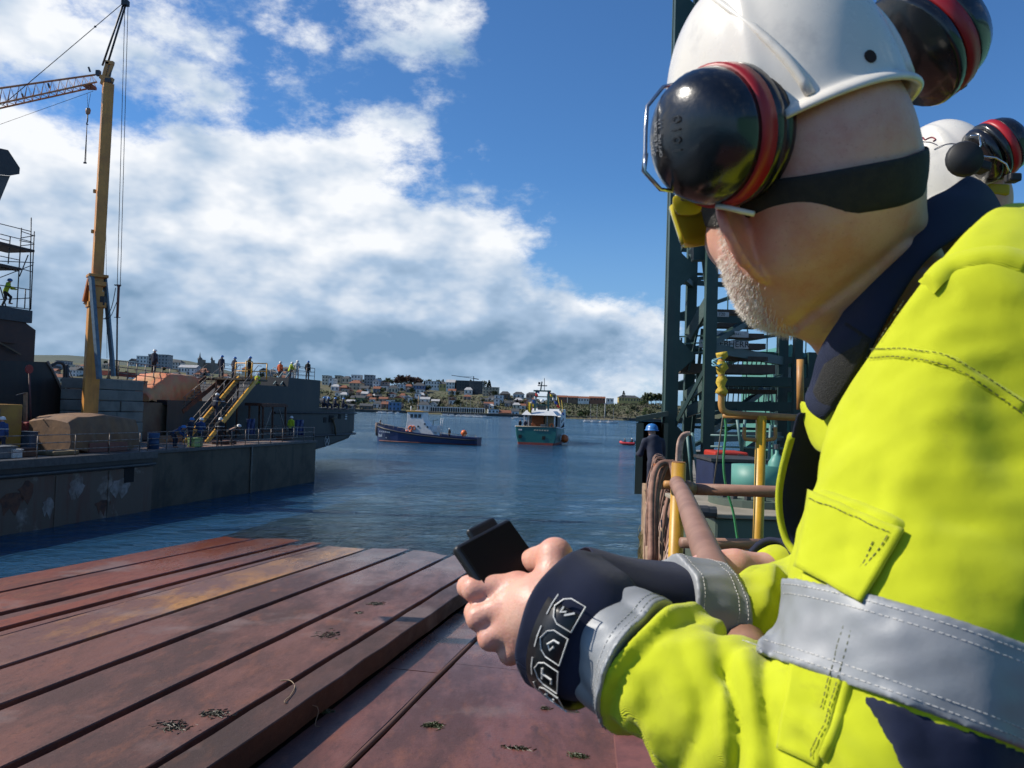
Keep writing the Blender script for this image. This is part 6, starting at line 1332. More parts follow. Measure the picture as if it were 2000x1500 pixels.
zz = QRZ + 1.2; k = 0
while zz < Ztop - 2:
    bar(onleg(L1, zz), onleg(L2, zz + .05), .16); bar(onleg(L0, zz - .4), onleg(L1, zz + 1.0), .07)
    bar(onleg(L1, zz + .1), onleg(L0, zz + 1.3), .06)
    g = onleg(L1, zz); MB().prism([(-.0, -.45), (.42, -.06), (.42, .06), (0, .45)], -.03, .03, lambda p, g=g: g + V(.17 + p.x, p.z - .1, p.y)).build('gusset', tw_g, tw)
    if k % 2 == 0: bar(onleg(L1, zz + .2), onleg(L3, zz + 2.2), .09)
    bar(onleg(L2, zz + 1.0), onleg(L3, zz + 1.0), .12); bar(onleg(L3, zz + .2), onleg(L4, zz + .2), .16, .26)
    bar(onleg(L3, zz + .3), onleg(L4, zz + 2.1) if k % 2 else onleg(L4, zz + 2.1), .16)
    bar(onleg(L2, zz + .4), onleg(L4, zz + .4), .08)
    zz += 2.35; k += 1
# flights of stairs climbing between the legs
tread_m = M('tower_tread', (.10, .075, .055), .75)
def tflight(pl, pr_, d0, d1, n, name):
    a, b = tp_(*pl, d0), tp_(*pr_, d1); part = bpy.data.objects.new(name, None); COL.objects.link(part); part.parent = tw; part.matrix_parent_inverse = tw.matrix_basis.inverted()
    return a, b, part
for pl, pr_, d0, d1 in (((1352, 850), (1372, 642), 1.5, 1.5), ((1345, 725), (1372, 600), .4, .4), ((1395, 700), (1373, 505), 1.0, 1.0), ((1382, 905), (1362, 720), .8, .8)):
    bar(tp_(*pl, d0), tp_(*pr_, d1), .09, .05, 'stair_stringer')
for pl, pr_ in (((1345, 658), (1384, 588)), ((1340, 775), (1384, 743)), ((1340, 805), (1384, 788)), ((1350, 500), (1370, 440))): bar(tp_(*pl, .2), tp_(*pr_, -.4), .10, .30, 'stair_side', M('tower_pale', (.055, .095, .085), .5))
for i, (py, x0, x1, h) in enumerate(((610, 1395, 1470, .12), (636, 1380, 1478, .12), (656, 1392, 1485, .14), (676, 1395, 1488, .16), (700, 1400, 1492, .12), (718, 1400, 1500, .14), (764, 1400, 1510, .12), (792, 1395, 1512, .10))):
    a, b = tp_(x0, py, 1.2), tp_(x1, py + 2, 1.4); MB().beam(a, b, .5, h).build('tread', tread_m, tw)
for py, x0, x1 in ((720, 1318, 1500), (745, 1392, 1590), (792, 1340, 1560)):
    bar(tp_(x0, py, .9), tp_(x1, py + 3, 1.3), .9, .26, 'landing', tread_m if py == 720 else tw_g)
# landing handrails
for px in (1322, 1326, 1331): bar(tp_(px, 660, .6), tp_(px - 2, 712, .6), .045, None, 'handrail_post', rail_grey)
for py in (658, 672, 690): bar(tp_(1320, py, .6), tp_(1385, py - 3, .3), .04, None, 'handrail', rail_teal)
for py in (40, 62, 76): bar(tp_(1352, py, .6), tp_(1385, py - 2, .3), .04, None, 'handrail', steel_dark)
for px in (1352, 1358, 1380): bar(tp_(px, 38, .6), tp_(px, 100, .6), .04, None, 'handrail_post', rail_grey)
for i in range(12): bar(tp_(1400 + i * 9, 690 + (i % 3), 2.2), tp_(1396 + i * 9, 712, 2.2), .03, None, 'baluster', rail_teal)
for i in range(10): bar(tp_(1415 + i * 10, 738, 2.2), tp_(1411 + i * 10, 790, 2.2), .03, None, 'baluster', rail_teal)
MB().tube([tp_(1375 + 5 * math.cos(a), 476 - 7 * math.sin(a)) for a in np.linspace(0, 3.14, 9)], .03, 6).build('lifting_eye', tw_g, tw, True); bar(tp_(1352, 483), tp_(1388, 483), .30, .75, 'cross_girder')
for k in range(17):                                   # second face of the stair tower, seen through the first
    z_ = QRZ + .6 + k * 1.15; a, b = V(L3.x + .1, L3.y + 5, z_), V(L4.x + 2.2, L4.y + 3, z_ + .15); bar(a, b, .10, .16 if k % 2 else .28); bar(V(a.x, a.y, z_), V(b.x, b.y, z_ + 1.1) if k % 2 else V((a.x + b.x) / 2, b.y, z_ + 1.1), .12)
    for j in range(7): p = a.lerp(b, (j + .5) / 7); bar(p, p + V(0, 0, 1.0), .035, None, 'baluster', rail_teal)
# crane head bits above the helmet
bar(tp_(1590, 10, 1), tp_(1690, 12, 1), .5, .5, 'head_girder', steel_dark); bar(tp_(1640, 20, 1), tp_(1672, 42, 1), .2, .2, 'head_brace'); bar(tp_(1720, -30, 1), tp_(1718, 30, 1), .14, None, 'head_post')
for z_, ww in ((Ztop - 6, .3),): bar(onleg(L3, z_), onleg(L4, z_), ww)
# sign boards
sign_o = thing('crane_sign', 'white maker sign with black lettering on the crane stair tower', 'sign', tp_(1440, 668))
def board(px0, py0, px1, py1, d, name):
    a, b, c = tp_(px0, py1, d), tp_(px1, py1, d), tp_(px0, py0, d); h = c.z - a.z
    MB().box(((a.x + b.x) / 2, a.y + .03, a.z + h / 2), (b.x - a.x, .05, h)).build(name, M('sign_white', (.60, .60, .58), .5), sign_o); return V((a.x + b.x) / 2, a.y - .002, a.z + h / 2), b.x - a.x, h
bc, bw_, bh = board(1366, 663, 1462, 678, .35, 'board'); black_l = M('letter_black', (.01, .01, .012), .5, bump=0)
text_r = None
# ------------------------------------------------------------------ the man in the foreground
def T3(*a): return A3(at(*a))
HC = T3(1566, 375, .67)
HU = A3(V(-.33, 0.0, .944).normalized()); _f = A3((-.30, .954, 0)); HF = _f - HU * (_f @ HU); HF /= np.linalg.norm(HF); HL = np.cross(HU, HF)
HR = np.stack([HF, HL, HU], 1)                       # columns: forward, left, up
def hp(f, l, u): return HC + HF * f + HL * l + HU * u
NB = T3(1792, 735, .772)
SH = T3(1950, 665, .575); EL = T3(1690, 1560, .505); WR = T3(1105, 1205, .655)
TS1, TS2 = T3(1875, 830, .84), T3(1900, 1650, .82)
SH2 = T3(1790, 740, 1.02); EL2 = T3(1700, 1245, .92); WR2 = T3(1165, 1160, .80)
def local(P, bb, fn):
    """evaluate fn only where P lies in the box bb (lo, hi)"""
    lo, hi = A3(bb[0]), A3(bb[1]); m = np.all((P > lo - .03) & (P < hi + .03), axis=1); out = np.full(len(P), 1.0)
    c = (lo + hi) / 2; out[~m] = np.maximum(np.linalg.norm(np.maximum(np.abs(P[~m] - c) - (hi - lo) / 2, 0), axis=1), .03)
    if m.any(): out[m] = fn(P[m])
    return out
def head_sdf(P):
    q_ = (P - HC) @ HR
    d = sd_ell(q_, (-.012, 0, .040), (.096, .072, .088))
    d = smin(d, sd_ell(q_, (-.035, 0, .0), (.070, .064, .075)), .03)            # occiput
    d = smin(d, sd_ell(q_, (.030, 0, -.025), (.064, .069, .085)), .03)          # face
    d = smin(d, sd_ell(q_, (.046, 0, -.074), (.042, .040, .034)), .03)          # chin
    for s in (-1, 1):
        d = smin(d, sd_cone(q_, (.018, s * .050, -.042), (.05, s * .03, -.080), .016, .016), .03)   # jaw
        d = smin(d, sd_ell(q_, (.066, s * .036, -.018), (.02, .024, .018)), .02)    # cheek bone
    d = smin(d, sd_cone(q_, (.098, 0, .012), (.122, 0, -.030), .010, .014), .012)  # nose
    d = smin(d, sd_cone(q_, (.088, -.03, .022), (.088, .03, .022), .011, .011), .015)
    d = smax(d, -sd_ell(q_, (.100, .032, .002), (.016, .018, .012)), .01); d = smax(d, -sd_ell(q_, (.100, -.032, .002), (.016, .018, .012)), .01)
    d = smin(d, sd_ell(q_, (.094, 0, -.062), (.012, .026, .006)), .008)
    nb = (NB - HC) @ HR
    nk = sd_cone(q_, (-.022, .0, -.03), nb + A3((-.0, 0, 0)), .058, .064)
    nk = smin(nk, sd_cone(q_, (-.045, .028, -.02), nb + A3((-.02, .02, 0)), .022, .02), .03)
    nk = smin(nk, sd_cone(q_, (-.045, -.028, -.02), nb + A3((-.02, -.02, 0)), .022, .02), .03)
    nk = smin(nk, sd_cone(q_, (-.012, .048, -.050), nb + A3((.05, .015, .02)), .016, .02), .035)
    d = smin(d, nk, .03)
    # skin folds of the tilted neck
    for (f0, l0, u0, dn, w, a) in ((-.05, .02, -.085, A3((.25, .15, 1.0)), .004, .0035), (-.04, .03, -.115, A3((.45, .2, 1.0)), .004, .003)):
        dn = dn / np.linalg.norm(dn); s = (q_ - A3((f0, l0, u0))) @ dn + .004 * np.sin(q_[:, 1] * 60)
        d += a * np.exp(-(s / w) ** 2) * (np.abs(q_[:, 0] - f0) < .09)
    for s in (-1, 1):                                 # ears: leaf standing out from the head, seen from behind
        b_ = math.radians(64); ef = A3((-math.cos(b_), s * math.sin(b_), 0.0)); en = A3((math.sin(b_), s * math.cos(b_), 0.0)); eu = A3((0, 0, 1.0))
        r_ = (q_ - A3((-.006, s * .066, -.024))) / .88; a1, a2, e3 = r_ @ ef, r_ @ eu, r_ @ en
        ca, sa = math.cos(.30), math.sin(.30); e1 = a1 * ca - a2 * sa - .019; e2 = a1 * sa + a2 * ca
        rad = np.sqrt((e1 / (.0225 + .10 * np.clip(e2, -.03, .03))) ** 2 + (e2 / .037) ** 2) + 1e-6
        e3 = e3 + 6.0 * e1 * e1 - .002
        disc = np.maximum((rad - 1) * .022, np.abs(e3) - .0022) - .0022
        rim = np.sqrt(((rad - .94) * .021) ** 2 + (e3 - .002) ** 2) - .0042; rim = np.where((e2 < -.020) | (e1 < -.012), 1, rim)
        lob = sd_ell(np.stack([e1 + .007, e2 + .036, e3], 1), (0, 0, 0), (.011, .014, .0050))
        con = sd_ell(np.stack([e1 + .008, e2, e3], 1), (0, 0, -.002), (.007, .013, .006))     # back of the concha
        ear = smin(smin(smin(disc, rim, .004), lob, .008), con, .006)
        ear = ear + .0013 * np.exp(-((rad - .76) / .06) ** 2) * (e1 > -.004) * (e3 < .002)
        d = smin(d, ear, .003)
    return d
def hand_sdf(P, J, k=.0045):
    """J: wrist (2 pts), four fingers as lists of joints, thumb list; radii given per joint"""
    d = None
    w1, w2, rw = J['wrist']; d = sd_cone(P, w1, w2, rw[0], rw[1])
    for nm in ('i', 'm', 'r', 'p'):
        pts, rad = J[nm]
        m = sd_cone(P, J['carp'], pts[0], J.get('cr', .017), rad[0] * 1.12); d = smin(d, m, .014)
    for nm in ('i', 'm', 'r', 'p', 't'):
        pts, rad = J[nm]; f = None
        for a, b, ra, rb in zip(pts, pts[1:], rad, rad[1:]):
            c = sd_cone(P, a, b, ra, rb); f = c if f is None else smin(f, c, .004)
        d = smin(d, f, k if nm != 't' else .010)
    return d
HD = .69
LH = {'wrist': (WR, T3(1060, 1190, .668), (.027, .027)), 'carp': T3(1062, 1195, .668), 'cr': .021,
      'i': ([T3(1012, 1146, .690), T3(928, 1150, .694), T3(914, 1146, .725), T3(955, 1128, .742)], [.0120, .0116, .0098, .0085]),
      'm': ([T3(992, 1182, .680), T3(936, 1206, .684), T3(928, 1196, .716), T3(972, 1172, .735)], [.0120, .0112, .0096, .0085]),
      'r': ([T3(998, 1224, .674), T3(958, 1246, .678), T3(960, 1232, .712), T3(1002, 1205, .726)], [.0116, .0106, .0092, .008]),
      'p': ([T3(1020, 1258, .670), T3(996, 1276, .676), T3(1002, 1260, .705), T3(1032, 1236, .716)], [.0108, .0096, .0085, .0075]),
      't': ([T3(1085, 1160, .675), T3(1084, 1085, .690), T3(1048, 1096, .722), T3(1000, 1108, .738)], [.021, .0152, .0125, .010])}
RH = {'wrist': (WR2, T3(1120, 1150, .79), (.026, .026)), 'carp': T3(1110, 1150, .785), 'cr': .018,
      'i': ([T3(1060, 1130, .79), T3(1020, 1150, .80), T3(1000, 1170, .775), T3(1010, 1185, .755)], [.012, .011, .010, .0085]),
      'm': ([T3(1060, 1155, .79), T3(1015, 1175, .80), T3(1000, 1195, .775), T3(1012, 1205, .752)], [.012, .011, .010, .0085]),
      'r': ([T3(1062, 1178, .79), T3(1020, 1200, .80), T3(1008, 1215, .775), T3(1020, 1220, .75)], [.012, .0108, .0095, .0085]),
      'p': ([T3(1068, 1200, .79), T3(1030, 1218, .80), T3(1020, 1232, .78), T3(1030, 1236, .76)], [.011, .010, .009, .008]),
      't': ([T3(1110, 1130, .785), T3(1080, 1110, .775), T3(1050, 1105, .765), T3(1025, 1105, .76)], [.017, .0135, .0115, .0095])}
def bbox(pts, pad):
    a = np.array(pts); return a.min(0) - pad, a.max(0) + pad
def jpts(J): return [J['carp'], J['wrist'][0]] + [p for k in 'imrpt' for p in J[k][0]]
BBH = (HC - .17, HC + A3((.20, .17, .17))); BBH = (np.minimum(BBH[0], NB - .1), np.maximum(BBH[1], NB + .1))
def body_sdf(P):
    d = local(P, BBH, head_sdf)
    d = smin(d, local(P, bbox(jpts(LH), .035), lambda p: hand_sdf(p, LH)), .004)
    d = np.minimum(d, local(P, bbox(jpts(RH), .035), lambda p: hand_sdf(p, RH)))
    core = smin(sd_cone(P, TS1, TS2, .11, .13), sd_cone(P, NB, TS1, .065, .10), .05)
    for a, b, c in ((SH, EL, WR), (SH2, EL2, WR2)):
        core = smin(core, smin(sd_cone(P, a, b, .048, .04), sd_cone(P, b, c, .040, .027), .02), .04)
        core = smin(core, sd_cone(P, TS1, a, .08, .05), .04)
    return smin(d, core, .012)

# jacket ---------------------------------------------------------------
def seg(P, a, b):
    ba = b - a; L_ = np.linalg.norm(ba); ax = ba / L_; pa = P - a; t = pa @ ax / L_
    ref = np.cross(ax, A3((0, -1.0, 0.0))); ref /= np.linalg.norm(ref); oth = np.cross(ax, ref)
    r_ = pa - (t * L_)[:, None] * ax
    return t, np.arctan2(r_ @ ref, r_ @ oth), np.linalg.norm(r_, axis=1)
def ridge(t, phi, t0, ob, ph0, w, amp, p0=None, pw=1.4):
    s = t - t0 - ob * np.sin(phi - ph0); m = 1.0 if p0 is None else np.exp(-(np.angle(np.exp(1j * (phi - p0))) / pw) ** 2)
    return amp * np.exp(-(s / w) ** 2) * m
def groove(t, phi, t0, ob, ph0, w, amp, p0, pw=1.0):
    s = t - t0 - ob * np.sin(phi - ph0); return amp * np.exp(-np.sqrt(s * s + 1e-5) / w) * np.exp(-(np.angle(np.exp(1j * (phi - p0))) / pw) ** 2)
def jacket_raw(P, fold=True):
    tu, pu, _ = seg(P, SH, EL); tf, pf, _ = seg(P, EL, WR); tf2, pf2, _ = seg(P, EL2, WR2)
    up = sd_cone(P, SH, EL, .092, .071); fo = sd_cone(P, EL, EL + (WR - EL) * .84, .062, .046)
    f2 = sd_cone(P, EL2, EL2 + (WR2 - EL2) * .80, .070, .050); u2 = sd_cone(P, SH2, EL2, .085, .072)
    to = sd_cone(P, TS1, TS2, .155, .18); sh = sd_cone(P, TS1 + A3((.0, -.02, .05)), SH, .11, .088); sh2 = sd_cone(P, TS1, SH2, .14, .09)
    nk = sd_cone(P, TS1 + A3((-.02, 0, .04)), NB + (NB - TS1) * .02, .12, .10)
    if fold:
        wv = .5 * wob(P, 7, 3, 4)
        ph1 = np.pi * (tf * 7.4 + .95 * np.sin(pf - 2.3) + .55 * wv + .25 * wob(P, 11, 21, 3)); ph2 = np.pi * (tf * 4.1 - .8 * np.sin(pf - 1.2) + .5 * wob(P, 9, 22, 3))
        en = np.exp(-((tf - .30) / .30) ** 4)
        fo = fo - .0175 * (np.abs(np.sin(ph1)) ** .75 - .6) * en * (.65 + .35 * np.sin(ph2)) - .008 * (np.abs(np.sin(ph2)) - .5) * en
        fo = fo - ridge(tf + .02 * wv, pf, .645, .04, 2.0, .026, .008, None) + groove(tf + .02 * wv, pf, .60, .05, 2.2, .016, .006, 2.8, 2.0)
        for t0, ob, ph, w, a, p0, pw in ((.12, .14, 1.6, .05, .014, 2.0, 1.2), (.30, -.12, 1.2, .045, .013, 1.6, 1.2), (.45, .13, 1.6, .04, .012, 2.4, 1.2)):
            f2 = f2 - ridge(tf2 + .03 * wv, pf2, t0, ob, ph, w, a, p0, pw)
        # long hanging folds of the upper sleeve
        sfold = .0075 * np.cos(3.0 * pu + 2.4 * tu + .8 + .9 * wv) * np.exp(-((tu - .42) / .34) ** 2) + .0045 * np.cos(5.0 * pu - 3 * tu + 2.2 + wv) * np.exp(-((tu - .30) / .22) ** 2)
        up = up - sfold
        up = up - ridge(tu + .02 * wv, pu, .93, .07, 2.2, .03, .008) - ridge(tu, pu, .12, -.10, .3, .05, .008)
        to = to - .006 * wob(P, 5, 11, 3)
    d = smin(up, sh, .035); d = smin(d, fo, .022); d2 = smin(smin(to, sh2, .04), nk, .05)
    d2 = smin(d2, smin(u2, f2, .03), .04)
    d = smin(d, d2, .018)
    if fold: d = d - .0016 * wob(P, 16, 5, 4) - .0007 * wob(P, 40, 6, 4) - .0042 * (np.abs(wob(P, 6.5, 31, 3)) ** .6 - .6)
    return d
cA = [at(1578, 772, .690), at(1598, 705, .668), at(1640, 622, .652), at(1698, 534, .643), at(1760, 445, .645), at(1826, 385, .665), at(1885, 352, .70)]
cBt = [at(1612, 822, .655), at(1668, 752, .632), at(1712, 668, .612), at(1758, 580, .607), at(1830, 492, .615), at(1905, 440, .648), at(1950, 418, .70)]
farA = [at(1880, 400, .775), at(1820, 470, .83), at(1740, 570, .845), at(1660, 670, .82), at(1600, 750, .77)]
farB = [at(1960, 470, .80), at(1900, 560, .88), at(1810, 670, .90), at(1710, 760, .87), at(1640, 810, .80)]
_c = np.array([A3(p) for p in cBt + farB]); C0 = _c.mean(0); CN = np.linalg.svd(_c - C0)[2][2]; CN = CN * np.sign(CN @ (HC - C0)); C0 = C0 - CN * .012
def neck_hole(P): return sd_cone(P, NB + (NB - TS1) * -.25, NB + (HC - NB) * .6, .074, .085)
def jacket_sdf(P):
    d = jacket_raw(P); tf, _, _ = seg(P, EL, WR); tf2, _, _ = seg(P, EL2, WR2)
    d = smax(d, -neck_hole(P), .006); return smax(d, (P - C0) @ CN, .008)
JLO, JHI = np.minimum.reduce([WR, WR2, EL, SH, TS2]) - .14, np.maximum.reduce([WR, SH, SH2, EL, TS1, NB]) + A3((.24, .22, .16))
JLO[2] = min(JLO[2], EL[2] - .12); JLO[0] = WR[0] + .0

def fabric(name, col, col2, rough=.75, weave=4200.0, sheen=.12, strength=.4, grime=.32):
    m = M(name, col, rough, col2=col2, scale=9, bump=0, sheen=sheen, spec=.25)
    nt = m.node_tree; N = nt.nodes; L = nt.links; tc = N.new('ShaderNodeTexCoord')
    w1 = N.new('ShaderNodeTexWave'); w1.inputs['Scale'].default_value = weave / 6.283; w1.bands_direction = 'DIAGONAL'; L.new(tc.outputs['Object'], w1.inputs[0])
    n1 = N.new('ShaderNodeTexNoise'); n1.inputs['Scale'].default_value = 70; n1.inputs['Detail'].default_value = 6; L.new(tc.outputs['Object'], n1.inputs[0])
    ad = N.new('ShaderNodeMath'); ad.operation = 'MULTIPLY_ADD'; L.new(n1.outputs[0], ad.inputs[0]); ad.inputs[1].default_value = 2.2; L.new(w1.outputs[1], ad.inputs[2])
    bp = N.new('ShaderNodeBump'); bp.inputs['Strength'].default_value = strength; bp.inputs['Distance'].default_value = .0012; L.new(ad.outputs[0], bp.inputs['Height'])
    L.new(bp.outputs[0], N['Principled BSDF'].inputs['Normal'])
    n2 = N.new('ShaderNodeTexNoise'); n2.inputs['Scale'].default_value = 16; n2.inputs['Detail'].default_value = 9; n2.inputs['Roughness'].default_value = .7; L.new(tc.outputs['Object'], n2.inputs[0])
    r2 = N.new('ShaderNodeMapRange'); L.new(n2.outputs[0], r2.inputs[0]); r2.inputs[1].default_value = .56; r2.inputs[2].default_value = .72; r2.inputs[4].default_value = grime
    b_ = N['Principled BSDF']; src = b_.inputs['Base Color'].links[0].from_socket; mg = N.new('ShaderNodeMix'); mg.data_type = 'RGBA'; L.new(r2.outputs[0], mg.inputs[0]); L.new(src, mg.inputs[6]); mg.inputs[7].default_value = (.10, .09, .03, 1); L.new(mg.outputs[2], b_.inputs['Base Color'])
    return m
hivis = fabric('hi_vis_yellow', (0.56, 0.61, 0.014), (0.50, 0.55, 0.012))
navyf = fabric('navy_cloth', (0.014, 0.020, 0.050), (0.011, 0.016, 0.038), sheen=.04, grime=.1)
def skin_material():
    m = M('skin', (0.68, 0.40, 0.30), 0.46, col2=(0.62, 0.29, 0.21), scale=34, bump=.45, bscale=330, dist=.0010, sss=.30, patch=(.38, .66))
    nt = m.node_tree; N = nt.nodes; L = nt.links; b_ = N['Principled BSDF']; src = b_.inputs['Base Color'].links[0].from_socket      # ears and knuckles are redder
    at_ = N.new('ShaderNodeAttribute'); at_.attribute_name = 'blush'; mg = N.new('ShaderNodeMix'); mg.data_type = 'RGBA'; L.new(at_.outputs['Fac'], mg.inputs[0]); L.new(src, mg.inputs[6]); mg.inputs[7].default_value = (.76, .25, .17, 1); L.new(mg.outputs[2], b_.inputs['Base Color'])
    n2 = N.new('ShaderNodeTexNoise'); n2.inputs['Scale'].default_value = 520; tc = N.new('ShaderNodeTexCoord'); L.new(tc.outputs['Object'], n2.inputs[0]); r2 = N.new('ShaderNodeMapRange'); L.new(n2.outputs[0], r2.inputs[0]); r2.inputs[1].default_value = .62; r2.inputs[2].default_value = .75; r2.inputs[4].default_value = .35
    mh = N.new('ShaderNodeMix'); mh.data_type = 'RGBA'; L.new(r2.outputs[0], mh.inputs[0]); L.new(mg.outputs[2], mh.inputs[6]); mh.inputs[7].default_value = (.34, .15, .10, 1); L.new(mh.outputs[2], b_.inputs['Base Color']); return m
skin = skin_material()
reflect_m = M('reflective_tape', (0.27, 0.285, 0.30), 0.52, metal=.12, col2=(.245, .255, .27), scale=14, bump=.12, bscale=300, dist=.001)
thread = M('thread', (0.50, 0.52, 0.30), .7, bump=0); thread_d = M('thread_dark', (0.09, 0.10, 0.03), .7, bump=0)

man = thing('person', 'man in yellow hi-vis jacket and white helmet leaning with a phone, back half turned', 'person', at(1900, 2600, .8))
LO = np.minimum.reduce([JLO, WR - .16, bbox(jpts(LH), .03)[0]]); HI = np.maximum.reduce([HC + .16, TS1 + .15, SH2 + .08])
LO[2] = T3(1900, 1750, .8)[2]
vt, Q = nets(body_sdf, LO, HI, .0026)
me = npmesh('body', vt, Q); bl_ = np.zeros(len(vt))
for c_, r_ in [(hp(-.015, .092, -.022), .034), (hp(-.015, -.092, -.022), .034)] + [(p, .013) for k in 'imrp' for p in LH[k][0][:2]] + [(LH['t'][0][1], .014)]: bl_ = np.maximum(bl_, (.75 if r_ > .02 else .45) * np.exp(-(np.linalg.norm(vt - A3(c_), axis=1) / r_) ** 2))
attr(me, 'blush', bl_); obj('body', me, skin, man)

vt, Q = nets(jacket_sdf, JLO, JHI, .0036, 2)
me = npmesh('jacket', vt, Q)
tu, pu, _ = seg(vt, SH, EL); tf_, _, _ = seg(vt, EL, WR)
# lower body of the jacket is navy: below the band, behind the sleeve
ax_b = (EL - SH) / np.linalg.norm(EL - SH)
jk = obj('jacket', me, hivis, man)
def surf(pix, f=None, off=0.0):
    """points on the cloth seen along the given sight lines, with outward normals"""
    f = f or jacket_sdf; pix = np.array(pix, float)
    D = np.array([A3(ray(*p).normalized()) for p in pix]); O = A3(CAM); t = np.full(len(pix), .35)
    for _ in range(90):
        t += .7 * f(O + D * t[:, None])
    P = O + D * t[:, None]; e = 2e-3
    n = np.stack([f(P + A3(v) * e) - f(P - A3(v) * e) for v in ((1, 0, 0), (0, 1, 0), (0, 0, 1))], 1); n /= np.linalg.norm(n, axis=1)[:, None] + 1e-9
    return P + n * off, n
def resample(poly, step):
    out = []
    for (x0, y0), (x1, y1) in zip(poly, poly[1:]):
        n = max(1, int(math.hypot(x1 - x0, y1 - y0) / step))
        out += [(x0 + (x1 - x0) * k / n, y0 + (y1 - y0) * k / n) for k in range(n)]
    return out + [poly[-1]]
def smooth2(poly, n=6): return [(p.x, p.y) for p in smooth_path([V(x, y, 0) for x, y in poly], n)]
def stitches(paths, mat, off=.0006, step=9, r=.00036, duty=.62, f=None, parent=None):
    m = MB()
    for poly in paths:
        pts, n = surf(resample(smooth2(poly), 3), f, off); pts = [Vector(p) for p in pts]
        s = 0; cur = []; ln = .0042
        acc = 0
        for a, b in zip(pts, pts[1:]):
            d = (b - a).length
            if d > .02: cur = []; continue
            k = (acc % ln) / ln
            if k < duty: m.tube([a, b], r, 4, caps=False)
            acc += d
    o = m.build('stitching', mat, parent or man); o['kind'] = 'stuff'; return o
def seam_ridge(poly, w, h, mat, name='seam', parent=None, f=None):
    pts, n = surf(resample(smooth2(poly), 5), f, 0.0); rows = []
    for i in range(len(pts)):
        a = pts[max(i - 2, 0)]; b = pts[min(i + 2, len(pts) - 1)]; t = b - a; t = t / (np.linalg.norm(t) + 1e-9); s = np.cross(n[i], t)
        e = min(1, i / 3, (len(pts) - 1 - i) / 3)
        rows.append([Vector(pts[i] + s * w * c + n[i] * (h * (1 - abs(c) ** 3) * e - .0012)) for c in (-1.0, -.8, -.4, 0, .4, .8, 1.0)])
    m = MB(); m.grid(rows); return m.build(name, mat, parent or man, True)
def patch(quad, nu, nv, off, mat, name, thick=.003, parent=None, bow=0.0, f=None):
    """cloth patch laid on the surface inside four pixel corners"""
    a, b, c, d = [np.array(p, float) for p in quad]; pix = []
    for j in range(nv + 1):
        for i in range(nu + 1):
            u, v = i / nu, j / nv; pix.append((a * (1 - u) + b * u) * (1 - v) + (d * (1 - u) + c * u) * v)
    P, n = surf(pix, f, off); n0 = n.mean(0); rows = []
    for j in range(nv + 1):
        rows.append([Vector(P[j * (nu + 1) + i] + n0 * bow * (j / nv) ** 2) for i in range(nu + 1)])
    m = MB(); m.grid(rows); o = m.build(name, mat, parent or man, True); s = o.modifiers.new('thick', 'SOLIDIFY'); s.thickness = thick; s.offset = 1.0
    return o, rows

# reflective bands, closed round the sleeves
def band(a, b, t0, t1, name, lo, hi, tilt=None, hgt=.0022, mat=reflect_m, h=.0026, lim=.135):
    ax = (b - a) / np.linalg.norm(b - a) if tilt is None else tilt / np.linalg.norm(tilt); L_ = np.linalg.norm(b - a); base = (b - a) / L_
    c0, c1 = a + base * L_ * t0, a + base * L_ * t1
    def f(P):
        jr_ = jacket_raw(P); s0 = -((P - c0) @ ax); s1 = (P - c1) @ ax
        tt = (P - a) @ base / L_; rad = np.linalg.norm(P - a - (tt * L_)[:, None] * base, axis=1) - lim
        return np.maximum(np.maximum(np.maximum(s0, s1), rad), np.abs(jr_ + .006 - hgt / 2) - (.006 + hgt / 2))
    vt, Q = nets(f, lo, hi, h); return obj(name, npmesh(name, vt, Q), mat, man)
def rb(c, r): return np.array(c) - r, np.array(c) + r
tilt_u = (EL - SH) / np.linalg.norm(EL - SH) + A3((.05, .0, -.06))
cB = SH + (EL - SH) * .73
band(SH, EL, .650, .815, 'reflective_band', *rb(cB, .16), tilt=tilt_u, hgt=.0046, lim=.0905)
cF = EL + (WR - EL) * .76; band(EL, WR, .69, .86, 'reflective_band', *rb(cF, .11))
cF2 = EL2 + (WR2 - EL2) * .68; band(EL2, WR2, .60, .76, 'reflective_band', *rb(cF2, .11))

# cuffs: navy, loosely flared, with a label strip of printed symbols on the near one
def cuff(a, b, t0, t1, r0, r1, name, rim=.010, sq=1.0, seed=1):
    ax = Vector((b - a) / np.linalg.norm(b - a)); L_ = np.linalg.norm(b - a); m = MB(); n = 40; rows = []
    ref = ax.cross(V(0, -1, 0)).normalized(); oth = ax.cross(ref)
    prof = [(t0 - .02, r0 * .9), (t0, r0), (t0 + (t1 - t0) * .3, r0 * .3 + r1 * .7), (t0 + (t1 - t0) * .55, r1 * .97), (t0 + (t1 - t0) * .8, r1), (t1 - .01, r1 * 1.03), (t1, r1 * 1.0), (t1 - .015, r1 * .93), (t0 + (t1 - t0) * .5, r1 * .88)]
    for k, (t, r) in enumerate(prof):
        row = []
        for i in range(n):
            a_ = 2 * math.pi * i / n; rr = r * (1 + .035 * math.sin(3 * a_ + seed + t * 9) + .02 * math.sin(7 * a_ + 2 * seed - t * 12)) - (.004 * math.exp(-((t - (t0 + (t1 - t0) * .68)) / .018) ** 2))
            row.append(Vector(a) + ax * (t * L_) + (ref * math.cos(a_) * sq + oth * math.sin(a_)) * rr)
        rows.append(row)
    m.grid(rows, True); o = m.build(name, navyf, man, True); sb = o.modifiers.new('sub', 'SUBSURF'); sb.levels = 1; sb.render_levels = 2; return o
cuff(EL, WR, .80, 1.02, .048, .060, 'cuff', seed=2)
cuff(EL2, WR2, .70, 1.06, .049, .043, 'cuff', seed=4)

